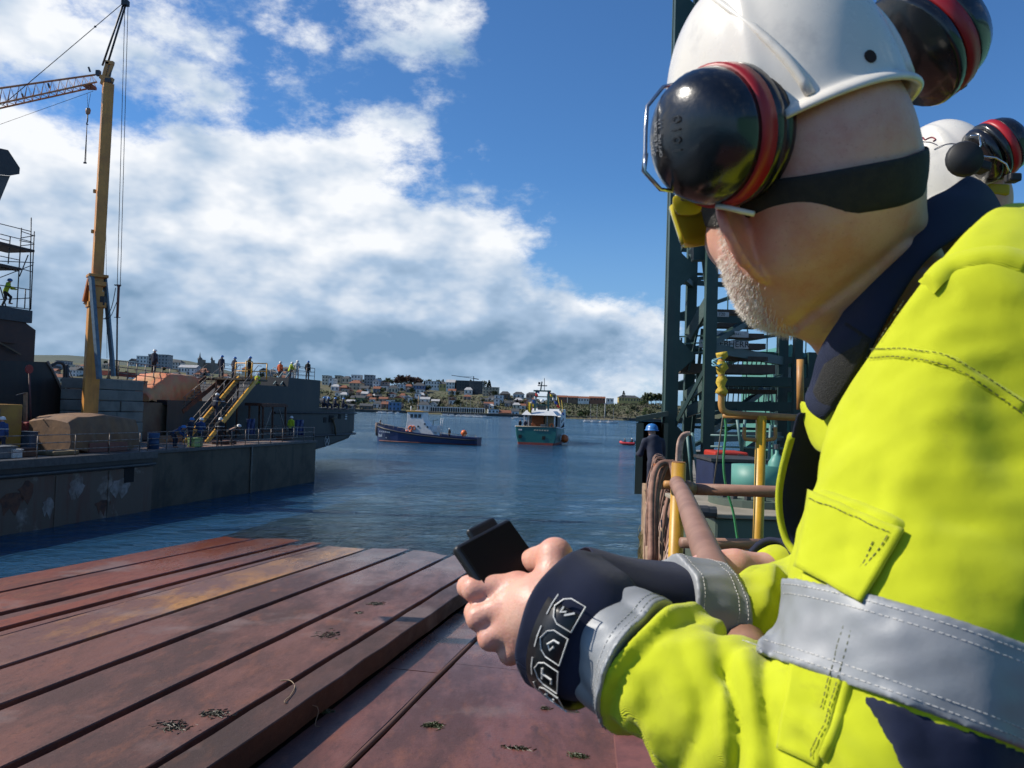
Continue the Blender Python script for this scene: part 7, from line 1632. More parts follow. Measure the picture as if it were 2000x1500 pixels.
# pocket with flap on the upper sleeve
jr = jacket_sdf
patch([(1572, 1120), (1690, 1182), (1600, 1500), (1522, 1462)], 14, 26, .0004, hivis, 'sleeve_pocket', .0022)
patch([(1588, 962), (1768, 1038), (1690, 1184), (1566, 1112)], 16, 14, .0015, hivis, 'pocket_flap', .0034, bow=.003)
seam_ridge([(1586, 962), (1650, 984), (1720, 1012), (1768, 1036)], .0058, .0048, hivis, 'flap_hem')
# seams
seam_ridge([(1690, 692), (1760, 690), (1850, 706), (1930, 752), (2010, 800)], .0052, .0026, hivis)
seam_ridge([(1700, 684), (1745, 612), (1790, 545), (1800, 500)], .005, .0026, hivis)
seam_ridge([(1806, 560), (1850, 520), (1910, 500), (1960, 498), (2020, 520)], .0095, .0052, hivis)
seam_ridge([(1690, 1186), (1672, 1260), (1640, 1390), (1602, 1490)], .0040, .0042, hivis)
def jb(P): return jacket_raw(P) - .0026
stitches([[(1692, 686), (1760, 682), (1850, 697), (1930, 742), (2000, 790)], [(1698, 702), (1760, 699), (1850, 716), (1930, 762), (2000, 812)],
          [(1708, 690), (1755, 615), (1800, 545)], [(1694, 676), (1740, 604), (1785, 540)]], thread_d, .0022)
stitches([[(1592, 982), (1650, 1004), (1742, 1044)], [(1580, 1098), (1682, 1160)], [(1740, 1050), (1668, 1160)], [(1578, 1082), (1664, 1140), (1716, 1056)]], thread_d, .0058)
stitches([[(1676, 1200), (1655, 1280), (1622, 1390), (1588, 1480)], [(1662, 1196), (1636, 1290), (1606, 1390)]], thread_d, .0040)
def band_stitch(a, b, t, tilt, hgt, ph0, ph1, n=260):
    base = (b - a); ax = base / np.linalg.norm(base) if tilt is None else tilt / np.linalg.norm(tilt); c = a + base * t
    ref = np.cross(ax, A3((0, -1.0, 0))); ref /= np.linalg.norm(ref); oth = np.cross(ax, ref); ph = np.linspace(ph0, ph1, n)
    D = np.outer(np.cos(ph), oth) + np.outer(np.sin(ph), ref); r = np.full(n, .125)
    for _ in range(50): r -= .7 * (jacket_raw(c + D * r[:, None]) - hgt)
    return [Vector(p) for p in c + D * r[:, None]]
def dashes(paths, mat, r=.00036, ln=.0040, duty=.6):
    m = MB()
    for pts in paths:
        acc = 0
        for a, b in zip(pts, pts[1:]):
            if (b - a).length > .012: continue
            if (acc % ln) / ln < duty: m.tube([a, b], r, 4, caps=False)
            acc += (b - a).length
    o = m.build('stitching', mat, man); o['kind'] = 'stuff'
pale = M('thread_pale', (.62, .60, .56), .6, bump=0)
dashes([band_stitch(SH, EL, t, tilt_u, .0049, 1.3, 4.9) for t in (.664, .682, .784, .801)], pale)
dashes([band_stitch(EL, WR, t, None, .0025, .8, 4.9) for t in (.712, .735, .84)], pale)
dashes([band_stitch(EL2, WR2, t, None, .0025, .8, 4.2) for t in (.615, .64, .74)], pale)

# collar: stands round the neck, navy, with a dark hook-and-loop tab at the front end
def ring_curve(pts, n=10): return smooth_path(pts, n)
top = ring_curve(cA + farA, 7); bot = ring_curve(cBt + farB, 7)
rows = []
for k in range(9):
    f = k / 8; rows.append([b.lerp(a, f) + (Vector(b.lerp(a, f)) - Vector(NB)).normalized() * (.008 * math.sin(f * 3.14) + .0025 * math.sin(i * .55 + f * 3)) for i, (a, b) in enumerate(zip(top, bot))])
m = MB(); m.grid(rows); o = m.build('collar', navyf, man, True); s = o.modifiers.new('thick', 'SOLIDIFY'); s.thickness = .006; s.offset = 0; sb = o.modifiers.new('sub', 'SUBSURF'); sb.levels = 1; sb.render_levels = 1
m = MB(); nn = len(cA); 
tabr = []
for k in range(9):
    f = .10 + .66 * k / 8; i0 = 3 + k * 0
    row = []
    for i in range(2, 15): 
        b, a = bot[i], top[i]; p = b.lerp(a, f); nrm = (p - Vector(NB)).normalized(); cam_n = (CAM - p).normalized()
        row.append(p + nrm * (.008 * math.sin(f * 3.14)) + cam_n * .0055)
    tabr.append(row)
m.grid(tabr); velcro = M('velcro', (0.016, 0.016, 0.017), .95, col2=(.035, .034, .03), scale=400, bump=.9, bscale=900, dist=.002, patch=(.5, .75)); o = m.build('collar_tab', velcro, man, True); s = o.modifiers.new('thick', 'SOLIDIFY'); s.thickness = .003
# hanging front edge of the open jacket: navy lining with a yellow hem
fr = [(1566, 800, .70), (1556, 850, .73), (1540, 910, .76), (1532, 960, .78), (1534, 1010, .79), (1546, 1055, .79), (1566, 1085, .78)]
rows = [[at(px - 8, py, d), at(px, py, d - .004), at(px + 40, py + 4, d + .004), at(px + 90, py + 10, d + .03), at(px + 150, py + 10, d + .06)] for px, py, d in fr]
m = MB(); m.grid(rows); o = m.build('front_lining', navyf, man, True); s = o.modifiers.new('thick', 'SOLIDIFY'); s.thickness = .004; sb = o.modifiers.new('sub', 'SUBSURF'); sb.render_levels = 2
m = MB(); m.tube(smooth_path([at(px - 9, py, d - .003) for px, py, d in fr[1:]], 6), .0042, 6); m.build('front_hem', hivis, man, True)
m = MB(); m.grid([[at(1560, 770, .715), at(1600, 800, .69), at(1650, 800, .655)], [at(1572, 815, .71), at(1602, 850, .68), at(1650, 840, .645)], [at(1590, 870, .70), at(1608, 890, .675), at(1640, 890, .64)]]); o = m.build('lapel', hivis, man, True); s = o.modifiers.new('thick', 'SOLIDIFY'); s.thickness = .005; sb = o.modifiers.new('sub', 'SUBSURF'); sb.render_levels = 2
# navy lower back panel below the band
def low_panel(P):
    d = jacket_raw(P) - .0016; c1 = SH + (EL - SH) * .818; a1 = tilt_u / np.linalg.norm(tilt_u); e = T3(1628, 1440, .50); nrm = A3((1, .25, .18)); nrm = nrm / np.linalg.norm(nrm)
    return np.maximum(np.maximum(d, -(P - c1) @ a1), np.maximum(-((P - e) @ nrm), -(d + .0136)))
vt, Q = nets(low_panel, T3(1690, 1600, .5) - A3((.06, .1, .12)), T3(2000, 1350, .5) + A3((.22, .40, .06)), .004)
obj('lower_panel', npmesh('lower_panel', vt, Q), navyf, man)

# printed care symbols round the near cuff
cax = Vector((WR - EL) / np.linalg.norm(WR - EL)); cL = np.linalg.norm(WR - EL); cref = cax.cross(V(0, -1, 0)).normalized(); coth = cax.cross(cref)
def cuffp(t, a, r=.0615): return Vector(EL) + cax * (t * cL) + (cref * math.cos(a) + coth * math.sin(a)) * r
lab_m = M('label_black', (0.008, 0.008, 0.010), .35, bump=0); lab_w = M('label_print', (.62, .62, .60), .5, bump=0)
def cang(px, py):
    best = min(((cuffp(.93, a) - (CAM + ray(px, py) * (cuffp(.93, a) - CAM).dot(fwd) / ray(px, py).dot(fwd))).length, a) for a in np.linspace(-3.14, 3.14, 360)); return best[1]
a0, a1 = cang(1140, 1190), cang(1100, 1372)
if a1 < a0 - 3.14: a1 += 6.283
if a1 > a0 + 3.14: a1 -= 6.283
m = MB(); m.grid([[cuffp(t, a0 + (a1 - a0) * k / 24 * 1.25 - .1, .0606) for k in range(25)] for t in (.84, .90, .96)]); o = m.build('cuff_label', lab_m, man, True); s = o.modifiers.new('thick', 'SOLIDIFY'); s.thickness = .001; s.offset = 0
nsym = 5
for k in range(nsym):
    ac = a0 + (a1 - a0) * (k + .35) / nsym; tc_ = .875; hw = abs(a1 - a0) / nsym * .40
    def sy(x, y, r=.0618): return cuffp(tc_ + y * .042, ac + x * hw * (1 if a1 > a0 else -1), r)
    arch = [(-1, -1), (-1, .3), (-.7, .8), (0, 1.15), (.7, .8), (1, .3), (1, -1)]
    m = MB(); m.tube([sy(x, y) for x, y in arch], .0006, 4, closed=True); m.build('symbol_frame', lab_w, man)
    glyph = [[(-.3, .6), (.25, .6), (-.05, .1), (.3, .1), (-.3, -.7)], [(-.5, -.6), (-.5, .0), (.1, .5), (.5, .1), (.0, -.2)], [(-.6, .5), (.6, .5), (0, .5), (0, -.6), (.5, -.6)], [(-.5, .2), (0, .6), (.5, .2), (.2, -.5), (-.3, -.5)], [(-.5, -.5), (.5, .5), (.5, -.3), (-.2, .5)]][k]
    m = MB(); m.tube([sy(x * .8, y * .8) for x, y in glyph], .0010, 4); m.build('symbol_glyph', lab_w, man)
    m = MB(); m.tube([cuffp(.935, ac - hw * .8, .0614), cuffp(.935, ac, .0618), cuffp(.935, ac + hw * .8, .0614)], .0006, 4); m.build('symbol_code', lab_w, man)

# ------------------------------------------------------------------ helmet, muffs, strap, glasses
def hat(f, l, u): return Vector(hp(f, l, u))
helm_m = M('helmet_white', (0.74, 0.70, 0.62), 0.30, col2=(0.52, 0.50, 0.46), scale=26, patch=(.56, .80), rv=.08, bump=.04, bscale=90, coat=.3)
def helmet_mesh(P_, s=1.0):
    """shell over the head; P_ maps (forward, left, up) to the world"""
    m = MB(); nphi, nth = 72, 22; rows = []
    for j in range(nth + 1):
        th = j / nth * math.pi / 2; row = []
        for i in range(nphi):
            ph = 2 * math.pi * i / nphi; c, s_ = math.cos(ph), math.sin(ph)
            rx = .110 if c > 0 else .112; ry = .086; e = 2.2
            rad = (abs(c / rx) ** e + abs(s_ / ry) ** e) ** (-1 / e)
            ct, st = math.cos(th), math.sin(th)
            hr = ct ** .82; z = .152 * st ** .92
            # side ridge and crown ridge moulded into the shell
            k1 = math.exp(-((abs(math.sin(ph)) - .72 + .10 * st) / .045) ** 2) * (.0052 if c < .2 else .002) * min(1, 2.5 * ct)
            k2 = math.exp(-(rad * hr * s_ / .020) ** 2) * .004 * st
            z0 = .012 * (1 - max(0, c)) - .004 * abs(s_)
            row.append(P_(c * (rad * hr + k1), s_ * (rad * hr + k1), .040 + z0 * ct + z + k2))
        rows.append(row)
    # rim: lip turned out, then the inner face
    def rim(dr, dz, k=1.0):
        row = []
        for i in range(nphi):
            ph = 2 * math.pi * i / nphi; c, s_ = math.cos(ph), math.sin(ph); rx = .110 if c > 0 else .112; ry = .086; e = 2.2
            rad = (abs(c / rx) ** e + abs(s_ / ry) ** e) ** (-1 / e); brim = .012 * max(0, c) ** 3 if dr > 0 else 0
            z0 = .012 * (1 - max(0, c)) - .004 * abs(s_)
            row.append(P_(c * (rad + dr + brim), s_ * (rad + dr + brim), .040 + z0 + dz - brim * .25))
        return row
    lead = [rim(-.004, .004), rim(-.003, -.006), rim(.004, -.011), rim(.008, -.010), rim(.0075, -.005), rim(.002, -.001)]
    m.grid(lead + rows, True); return m
h_ = helmet_mesh(hat); ho = h_.build('helmet', helm_m, man, True)
def helm_pt(ph, th, dr=0.0):
    c, s_ = math.cos(ph), math.sin(ph); rx = .110 if c > 0 else .112; rad = (abs(c / rx) ** 2.2 + abs(s_ / .086) ** 2.2) ** (-1 / 2.2); ct, st = math.cos(th), math.sin(th)
    z0 = .012 * (1 - max(0, c)) - .004 * abs(s_); return hat(c * (rad * ct ** .82 + dr), s_ * (rad * ct ** .82 + dr), .040 + z0 * ct + .152 * st ** .92 + dr * st)
for sg in (1, -1):
    MB().tube([helm_pt(sg * (2.68 - .80 * (k / 20) ** 1.3), 1.25 * k / 20, -.0005) for k in range(21)], [.0042 - .0022 * k / 20 for k in range(21)], 8).build('shell_ridge', helm_m, man, True); sb = ho.modifiers.new('sub', 'SUBSURF'); sb.levels = 1; sb.render_levels = 1
MB().lathe([(.0, -.002), (.005, -.002), (.005, .0012), (0, .0012)], hat(-.1115, .000, .064), tuple(hat(-.1115, .0, .064) - hat(0, 0, .06)), 12).build('vent_hole', M('hole', (.03, .015, .012), .9), man)
muff_black = M('muff_black', (0.006, 0.006, 0.007), 0.22, bump=.08, bscale=140, col2=(.010, .010, .012), scale=30, coat=.35, rv=.08)
muff_red = M('muff_red', (0.42, 0.012, 0.018), 0.4, bump=.02)
chrome = M('wire_steel', (.62, .62, .62), .22, metal=1.0, bump=0)
rubber = M('rubber', (.012, .012, .013), .6)
def muff(parent, c, axis, updir, s=1.0, wires=False, soft=True):
    em = bpy.data.objects.new('earmuff', None); COL.objects.link(em); em.parent = parent; em.matrix_parent_inverse = parent.matrix_basis.inverted(); parent = em
    ax = Vector(axis).normalized(); up = Vector(updir); c = Vector(c)
    x = (up - ax * up.dot(ax)).normalized()
    sx, sy = .93, .87
    def L_(prof, name, mat): MB().lathe([(r * s, h * s) for r, h in prof], c, ax, 40, sx, sy, x).build(name, mat, parent, True)
    if soft: L_([(.0, -.020), (.040, -.020), (.050, -.016), (.053, -.008), (.050, -.001), (.0, -.001)], 'cushion', muff_black)
    L_([(.0, 0), (.0535, .0), (.0555, .003), (.055, .010), (.0535, .012)], 'cup_base', muff_black)
    L_([(.0535, .0118), (.0555, .0125), (.0548, .0250), (.0528, .0260)], 'red_ring', muff_red)
    L_([(.0525, .0257), (.0520, .031), (.0495, .041), (.0440, .050), (.0350, .0565), (.022, .0605), (.010, .062), (0, .0622)], 'cup_shell', muff_black)
    y = ax.cross(x)
    if wires:
        for sg in (-1, 1):
            pts = [c + x * (.050 * sg) * s + ax * .030 * s, c + x * (.058 * sg) * s + ax * .050 * s, c + x * (.044 * sg) * s + ax * .070 * s - y * .002, c + x * (.012 * sg) * s + ax * .074 * s]
            MB().tube(pts, .0016 * s, 6).build('wire_arm', chrome, parent, True)
            p = c + x * (.052 * sg) * s + ax * .022 * s; MB().beam(p - y * .004 * s - ax * .012 * s, p + ax * .022 * s, .009 * s, .012 * s).build('pivot_block', rubber, parent, False, .001)
    return c, ax, x, y
ml = muff(man, at(1434, 266, .607), V(-.92, -.60, -.27), V(.06, -.1, 1), 1.06)
mr_ = muff(man, at(1770, 108, .75), V(.76, .05, .62), V(-.55, .1, .8), 1.16, False, False)
MB().beam(at(1850, 165, .80), at(1882, 158, .80), .012, .016).build('pivot_block', rubber, man, False, .002)
# hinged arm on the helmet side
MB().beam(at(1335, 165, .615), at(1412, 146, .60), .010, .012).build('muff_arm', M('arm_grey', (.05, .05, .05), .4), man, False, .002); MB().box(at(1412, 148, .60), (.011, .011, .013)).build('arm_end', rubber, man, False, .002)
MB().tube([at(1345, 158, .612), at(1295, 170, .602), at(1264, 208, .596), at(1261, 252, .594), at(1260, 300, .592), at(1257, 335, .59)], .0016, 6).build('wire_arm', chrome, man, True)
MB().tube([at(1262, 300, .59), at(1258, 335, .59), at(1290, 370, .598), at(1340, 376, .61)], .0018, 6).build('wire_arm', chrome, man, True)
MB().beam(at(1332, 376, .615), at(1410, 384, .62), .010, .012).build('muff_arm', rubber, man, False, .002)
MB().box(at(1755, 190, .70), (.022, .016, .012)).build('rim_clip', M('clip_cream', (.55, .52, .42), .4), man, False, .003)
def text_on(txt, c, right, up, size, mat, parent, name='lettering'):
    cu = bpy.data.curves.new(name, 'FONT'); cu.body = txt; cu.size = size; cu.align_x = 'CENTER'; cu.align_y = 'CENTER'; cu.extrude = size * .015
    tmp = bpy.data.objects.new(name, cu); COL.objects.link(tmp); bpy.context.view_layer.update()
    me = bpy.data.meshes.new_from_object(tmp.evaluated_get(bpy.context.evaluated_depsgraph_get())); bpy.data.objects.remove(tmp)
    r_ = Vector(right).normalized(); u_ = Vector(up); u_ = (u_ - r_ * u_.dot(r_)).normalized(); n_ = r_.cross(u_)
    Mx = Matrix((r_, u_, n_)).transposed().to_4x4(); Mx.translation = Vector(c); me.transform(Mx)
    me.materials.clear(); return obj(name, me, mat, parent)
mc, mx_, mxx, myy = ml
grey_print = M('grey_print', (.30, .30, .31), .5, bump=0)
def dome(a, b):                                      # point just off the cup shell, a along x, b along y (in cup radii)
    r = math.hypot(a, b / .92) / 1.06; h = 1.06 * float(np.interp(r, [0, .010, .022, .035, .044, .0495, .052], [.0622, .062, .0605, .0565, .050, .041, .030])); return mc + mxx * a + myy * b + mx_ * (h + .0012)
def dome_text(txt, b, a0, size, mat):
    w = size * .62
    for i, ch in enumerate(txt):
        a = a0 + (i - (len(txt) - 1) / 2) * w
        p = dome(a, b); n_ = ((dome(a + .002, b) - p).cross(dome(a, b + .002) - p)).normalized(); 
        if n_.dot(mx_) < 0: n_ = -n_
        rt_ = mxx - n_ * mxx.dot(n_); text_on(ch, p, rt_, n_.cross(rt_), size, mat, man)
sgn = 1 if (myy.dot(V(-1, 0, 0)) > 0) else -1
dome_text('3M', sgn * .026, -.005, .0095, grey_print); dome_text('PELTOR', sgn * .021, .004, .0062, grey_print); dome_text('OPTIME III', sgn * .0160, .003, .0046, grey_print)
dome_text('1010', -sgn * .002, .002, .012, M('emboss_black', (.012, .012, .014), .3, bump=0))

# elastic strap round the back of the head
def strap(tilt_f, u_c, wid, name):
    rows = [[] for _ in range(5)]
    for i in range(64):
        ph = 2 * math.pi * i / 64; c, s_ = math.cos(ph), math.sin(ph)
        for k in range(5):
            w = (k / 4 - .5) * wid * (1.28 - .42 * max(0, -c)) + .006 * abs(s_); u = u_c + tilt_f * c * .1 + w
            rows[k].append((c, s_, u))
    allp = np.array([r for row in rows for r in row]); t = np.full(len(allp), .14)
    for _ in range(40):
        P = HC + np.outer(allp[:, 0] * t, HF) + np.outer(allp[:, 1] * t, HL) + np.outer(allp[:, 2], HU); t -= .75 * np.maximum(strap_sdf(P), -1)
    t += .0022
    P = HC + np.outer(allp[:, 0] * t, HF) + np.outer(allp[:, 1] * t, HL) + np.outer(allp[:, 2], HU)
    g = P.reshape(5, 64, 3); m = MB(); m.grid([[Vector(p) for p in row] for row in g], True); o = m.build(name, strap_m, man, True); s = o.modifiers.new('thick', 'SOLIDIFY'); s.thickness = .0028; s.offset = 1; sb = o.modifiers.new('sub', 'SUBSURF'); sb.render_levels = 1
    return o
def strap_sdf(P):
    q_ = (P - HC) @ HR; d = sd_ell(q_, (-.012, 0, .040), (.096, .072, .088)); d = smin(d, sd_ell(q_, (-.035, 0, .0), (.070, .064, .075)), .03); return smin(d, sd_ell(q_, (.030, 0, -.025), (.066, .066, .085)), .03)
strap_m = M('strap_black', (0.010, 0.010, 0.011), .8, col2=(.018, .017, .014), scale=120, bump=.6, bscale=800, dist=.001)
strap(.30, .000, .038, 'elastic_strap')
# safety glasses: yellow lens and clear temple arm
lens = bpy.data.materials.new('yellow_lens'); lens.use_nodes = True; _b = lens.node_tree.nodes['Principled BSDF']; _b.inputs['Base Color'].default_value = (.75, .62, .05, 1); _b.inputs['Roughness'].default_value = .12; _b.inputs['Transmission Weight'].default_value = .35; _b.inputs['IOR'].default_value = 1.2
rows = []
for k in range(5):
    rows.append([hat(.112 + .010 * math.cos(a) - .03 * (1 - math.cos(a)) * 1.6, math.sin(a) * .084, -.008 * (k / 4) + .032 - .03 * (k / 4)) for a in np.linspace(-1.45, 1.45, 26)])
m = MB(); m.grid(rows); o = m.build('glasses_lens', lens, man, True); s = o.modifiers.new('thick', 'SOLIDIFY'); s.thickness = .002
m = MB(); m.grid([[at(1312, 378, .625), at(1340, 380, .62), at(1372, 384, .62)], [at(1313, 400, .63), at(1342, 404, .622), at(1372, 400, .622)], [at(1322, 419, .635), at(1345, 421, .63), at(1370, 416, .625)]]); o = m.build('side_shield', lens, man, True); s = o.modifiers.new('thick', 'SOLIDIFY'); s.thickness = .0018; sb = o.modifiers.new('sub', 'SUBSURF'); sb.render_levels = 2
clear = M('clear_arm', (.75, .70, .66), .15, bump=0, spec=.8)
MB().tube(smooth_path([at(1398, 402, .60), at(1420, 406, .597), at(1445, 412, .596), at(1472, 418, .598)], 4), .0024, 6).build('temple_arm', clear, man, True)

# white stubble along the jaw
def stubble():
    g = np.random.RandomState(4); N_ = 260000
    P = np.stack([g.uniform(-.03, .10, N_), g.uniform(-.085, .085, N_), g.uniform(-.135, .005, N_)], 1)
    w = HC + P @ HR.T
    d = head_sdf(w); m = np.abs(d) < .004; P, w, d = P[m], w[m], d[m]; e = 1e-3
    n = np.stack([head_sdf(w + A3(v) * e) - head_sdf(w - A3(v) * e) for v in ((1, 0, 0), (0, 1, 0), (0, 0, 1))], 1); n /= np.linalg.norm(n, axis=1)[:, None]
    w = w - n * d[:, None]
    # beard zone: in front of a line running from the ear down to the throat
    line = .012 + .55 * (-P[:, 2] - .03) * (P[:, 2] < -.03); keep = (P[:, 0] > line - .022 + g.normal(0, .005, len(P))) & ((P[:, 2] < -.03) | (P[:, 0] < .03)) & (P[:, 2] > -.125) & (np.abs(P[:, 1]) > .02)
    keep &= ~((P[:, 0] > .055) & (P[:, 2] > -.045))
    earz = (np.abs(np.abs(P[:, 1]) - .085) < .02) & (P[:, 2] > -.055) & (P[:, 0] < .012); keep &= ~earz
    w, n = w[keep][:34000], n[keep][:34000]
    k = len(w); L_ = g.uniform(.003, .0065, k); dirn = n + .8 * (-HU) + .25 * HF + g.normal(0, .35, (k, 3)); dirn /= np.linalg.norm(dirn, axis=1)[:, None]
    s = np.cross(dirn, g.normal(size=(k, 3))); s /= np.linalg.norm(s, axis=1)[:, None]; r = .00022
    v = np.stack([w - s * r, w + s * r, w + dirn * L_[:, None]], 1).reshape(-1, 3); Q = np.arange(len(v)).reshape(-1, 3)
    o = obj('beard', npmesh('beard', v, Q, False), M('beard_white', (.80, .75, .68), .6, bump=0), man); o['kind'] = 'stuff'
stubble()

# ------------------------------------------------------------------ the phone
TL, TR = at(893, 1060, .690), at(1000, 1004, .740); pr = (TR - TL); PW = pr.length; pr.normalize()
pd = at(1050, 1092, .722) - TR; pd = (pd - pr * pd.dot(pr)).normalized(); pn = pr.cross(pd).normalized()
if pn.y > 0: pn = -pn                                   # screen normal looks at us
ph = thing('smartphone', 'black smartphone held in front of the water by the man in yellow', 'phone', TL)
Rm = Matrix((pr, -pd, -pn)).transposed()
pc = TL + pr * PW / 2 + pd * .066 - pn * .005
pk = M('phone_case', (.008, .008, .009), .42, bump=.05, bscale=400, dist=.0005); gls = M('phone_glass', (.002, .002, .002), .55, spec=.2, bump=0, var=0)
o = MB().box(pc - pn * .006, (PW, .132, .0105), Rm).build('case', pk, ph); b_ = o.modifiers.new('bevel', 'BEVEL'); b_.width = .0042; b_.segments = 4
o = MB().box(pc + pn * .0002, (PW - .006, .125, .0012), Rm).build('screen', gls, ph); b_ = o.modifiers.new('bevel', 'BEVEL'); b_.width = .0005; b_.segments = 2
o = MB().box(TL + pr * PW * .60 - pd * .0015 - pn * .0135, (PW * .5, .016, .007), Rm).build('camera_bump', pk, ph); b_ = o.modifiers.new('bevel', 'BEVEL'); b_.width = .0035; b_.segments = 3
o = MB().box(TL + pr * PW * .45 - pd * .0008 - pn * .014, (.012, .002, .005), Rm).build('camera_glint', chrome, ph)
under(man, 'jacket', {'reflective_band', 'cuff', 'sleeve_pocket', 'pocket_flap', 'flap_hem', 'seam', 'stitching', 'collar', 'collar_tab', 'front_lining', 'front_hem', 'lapel', 'lower_panel', 'cuff_label', 'symbol_frame', 'symbol_glyph', 'symbol_code'})
under(man, 'helmet', {'shell_ridge', 'vent_hole', 'rim_clip'}); under(man, 'earmuff', {'lettering', 'wire_arm', 'muff_arm', 'arm_end', 'pivot_block'}); under(man, 'glasses_lens', {'side_shield', 'temple_arm'}); under(man, 'body', {'beard'})
# ------------------------------------------------------------------ second man behind the first
man2 = thing('person', 'second man in hi-vis and white helmet half hidden behind the first man', 'person', at(1900, 2400, 1.45))
C2 = at(1866, 440, 1.45)
U2 = V(-.35, .05, .93).normalized(); F2 = V(-.55, .83, -.1); F2 = (F2 - U2 * F2.dot(U2)).normalized(); L2v = U2.cross(F2)
def hat2(f, l, u): return C2 + F2 * f + L2v * l + U2 * u
m2 = helmet_mesh(hat2).build('helmet', helm_m, man2, True)
R2 = np.stack([A3(F2), A3(L2v), A3(U2)], 1)
SH_a, EL_a, WR_a, HD_a = T3(1790, 760, 1.32), T3(1700, 1180, 1.28), T3(1500, 1120, 1.20), T3(1380, 1108, 1.17)
NB2, T1_, T2_ = T3(1960, 680, 1.5), T3(2010, 860, 1.5), T3(2020, 1700, 1.5); SH_b = T3(1990, 760, 1.75); EL_b = T3(1850, 1150, 1.75); WR_b = T3(1650, 1120, 1.55)
H2 = {'wrist': (WR_a, T3(1440, 1112, 1.185), (.028, .030)), 'carp': T3(1430, 1112, 1.18), 'cr': .022,
      'i': ([T3(1352, 1112, 1.15), T3(1330, 1126, 1.14), T3(1336, 1150, 1.14), T3(1350, 1165, 1.15)], [.013, .012, .010, .0085]),
      'm': ([T3(1364, 1106, 1.165), T3(1340, 1118, 1.16), T3(1340, 1145, 1.16), T3(1352, 1160, 1.165)], [.013, .012, .010, .0085]),
      'r': ([T3(1374, 1100, 1.18), T3(1352, 1110, 1.18), T3(1348, 1138, 1.18), T3(1360, 1152, 1.185)], [.0125, .0115, .0095, .0085]),
      'p': ([T3(1384, 1096, 1.195), T3(1366, 1104, 1.20), T3(1360, 1128, 1.20), T3(1370, 1142, 1.20)], [.0115, .0105, .009, .008]),
      't': ([T3(1415, 1125, 1.165), T3(1385, 1140, 1.13), T3(1365, 1155, 1.12), T3(1350, 1165, 1.13)], [.018, .014, .012, .010])}
H2b = {k: v for k, v in H2.items()}
def body2(P):
    q_ = (P - A3(C2)) @ R2
    d = sd_ell(q_, (-.012, 0, .035), (.096, .077, .088)); d = smin(d, sd_ell(q_, (.03, 0, -.025), (.066, .064, .085)), .03); d = smin(d, sd_ell(q_, (.05, 0, -.085), (.042, .042, .034)), .03); d = smin(d, sd_cone(q_, (.098, 0, .01), (.12, 0, -.03), .01, .014), .012)
    d = smin(d, sd_cone(P, A3(hat2(-.02, 0, -.03)), NB2, .058, .068), .03)
    for s in (-1, 1): d = smin(d, sd_ell(q_, (-.008, s * .083, -.018), (.017, .010, .033)), .008)
    d = smin(d, local(P, bbox(jpts(H2), .04), lambda p: hand_sdf(p, H2)), .006)
    c = smin(sd_cone(P, NB2, T1_, .065, .11), sd_cone(P, T1_, T2_, .11, .13), .05)
    for a, b, e in ((SH_a, EL_a, WR_a), (SH_b, EL_b, WR_b)): c = smin(c, smin(sd_cone(P, a, b, .048, .042), sd_cone(P, b, e, .042, .028), .02), .04); c = smin(c, sd_cone(P, T1_, a, .08, .05), .04)
    return smin(d, c, .015)
allp = np.array([A3(C2), WR_a, HD_a, EL_a, SH_a, SH_b, EL_b, T1_, T2_]); lo = allp.min(0) - .13; hi = allp.max(0) + .15
lo[2] = max(lo[2], 5.25)
vt, Q = nets(body2, lo, hi, .0042); obj('body', npmesh('body', vt, Q), skin, man2)
def jack2(P):
    d = smin(sd_cone(P, T1_, T2_, .17, .19), sd_cone(P, T1_, NB2, .13, .095), .05)
    for a, b, e in ((SH_a, EL_a, WR_a), (SH_b, EL_b, WR_b)):
        u = sd_cone(P, a, b, .085, .072); f = sd_cone(P, b, b + (e - b) * .86, .070, .052); d = smin(d, smin(u, f, .03), .04); d = smin(d, sd_cone(P, T1_, a, .13, .085), .05)
    return d - .004 * wob(P, 7, 8) - .002 * wob(P, 18, 9)
vt, Q = nets(jack2, lo - .05, hi + .06, .008, 1); obj('jacket', npmesh('jacket', vt, Q), hivis, man2)
ax2 = (WR_a - EL_a) / np.linalg.norm(WR_a - EL_a); l2 = np.linalg.norm(WR_a - EL_a)
def b2(P): t = (P - EL_a) @ ax2 / l2; return np.maximum(np.maximum(jack2(P) - .003, np.abs(t - .60) * l2 - .022), np.linalg.norm(P - EL_a - (t * l2)[:, None] * ax2, axis=1) - .12)
vt, Q = nets(b2, EL_a - .16, np.maximum(EL_a, WR_a) + .1, .005); obj('reflective_band', npmesh('band', vt, Q), reflect_m, man2)
m = MB(); rows = []
for t, r in ((.72, .050), (.80, .057), (.95, .058), (1.02, .056), (1.0, .050), (.8, .048)): rows.append([Vector(EL_a + ax2 * l2 * t) + (Vector(ax2).orthogonal().normalized() * math.cos(a) + Vector(ax2).cross(Vector(ax2).orthogonal().normalized()) * math.sin(a)) * r for a in np.linspace(0, 6.283, 25)[:-1]])
m.grid(rows, True); m.build('cuff', navyf, man2, True)
m = MB(); rows = []
nA = (Vector(C2) - Vector(NB2)).normalized(); nx = nA.orthogonal().normalized(); ny = nA.cross(nx)
for h, r in ((-.05, .105), (0, .095), (.04, .086), (.045, .080), (0, .085)): rows.append([Vector(NB2) + nA * h + (nx * math.cos(a) + ny * math.sin(a)) * r for a in np.linspace(0, 6.283, 29)[:-1]])
m.grid(rows, True); m.build('collar', navyf, man2, True)
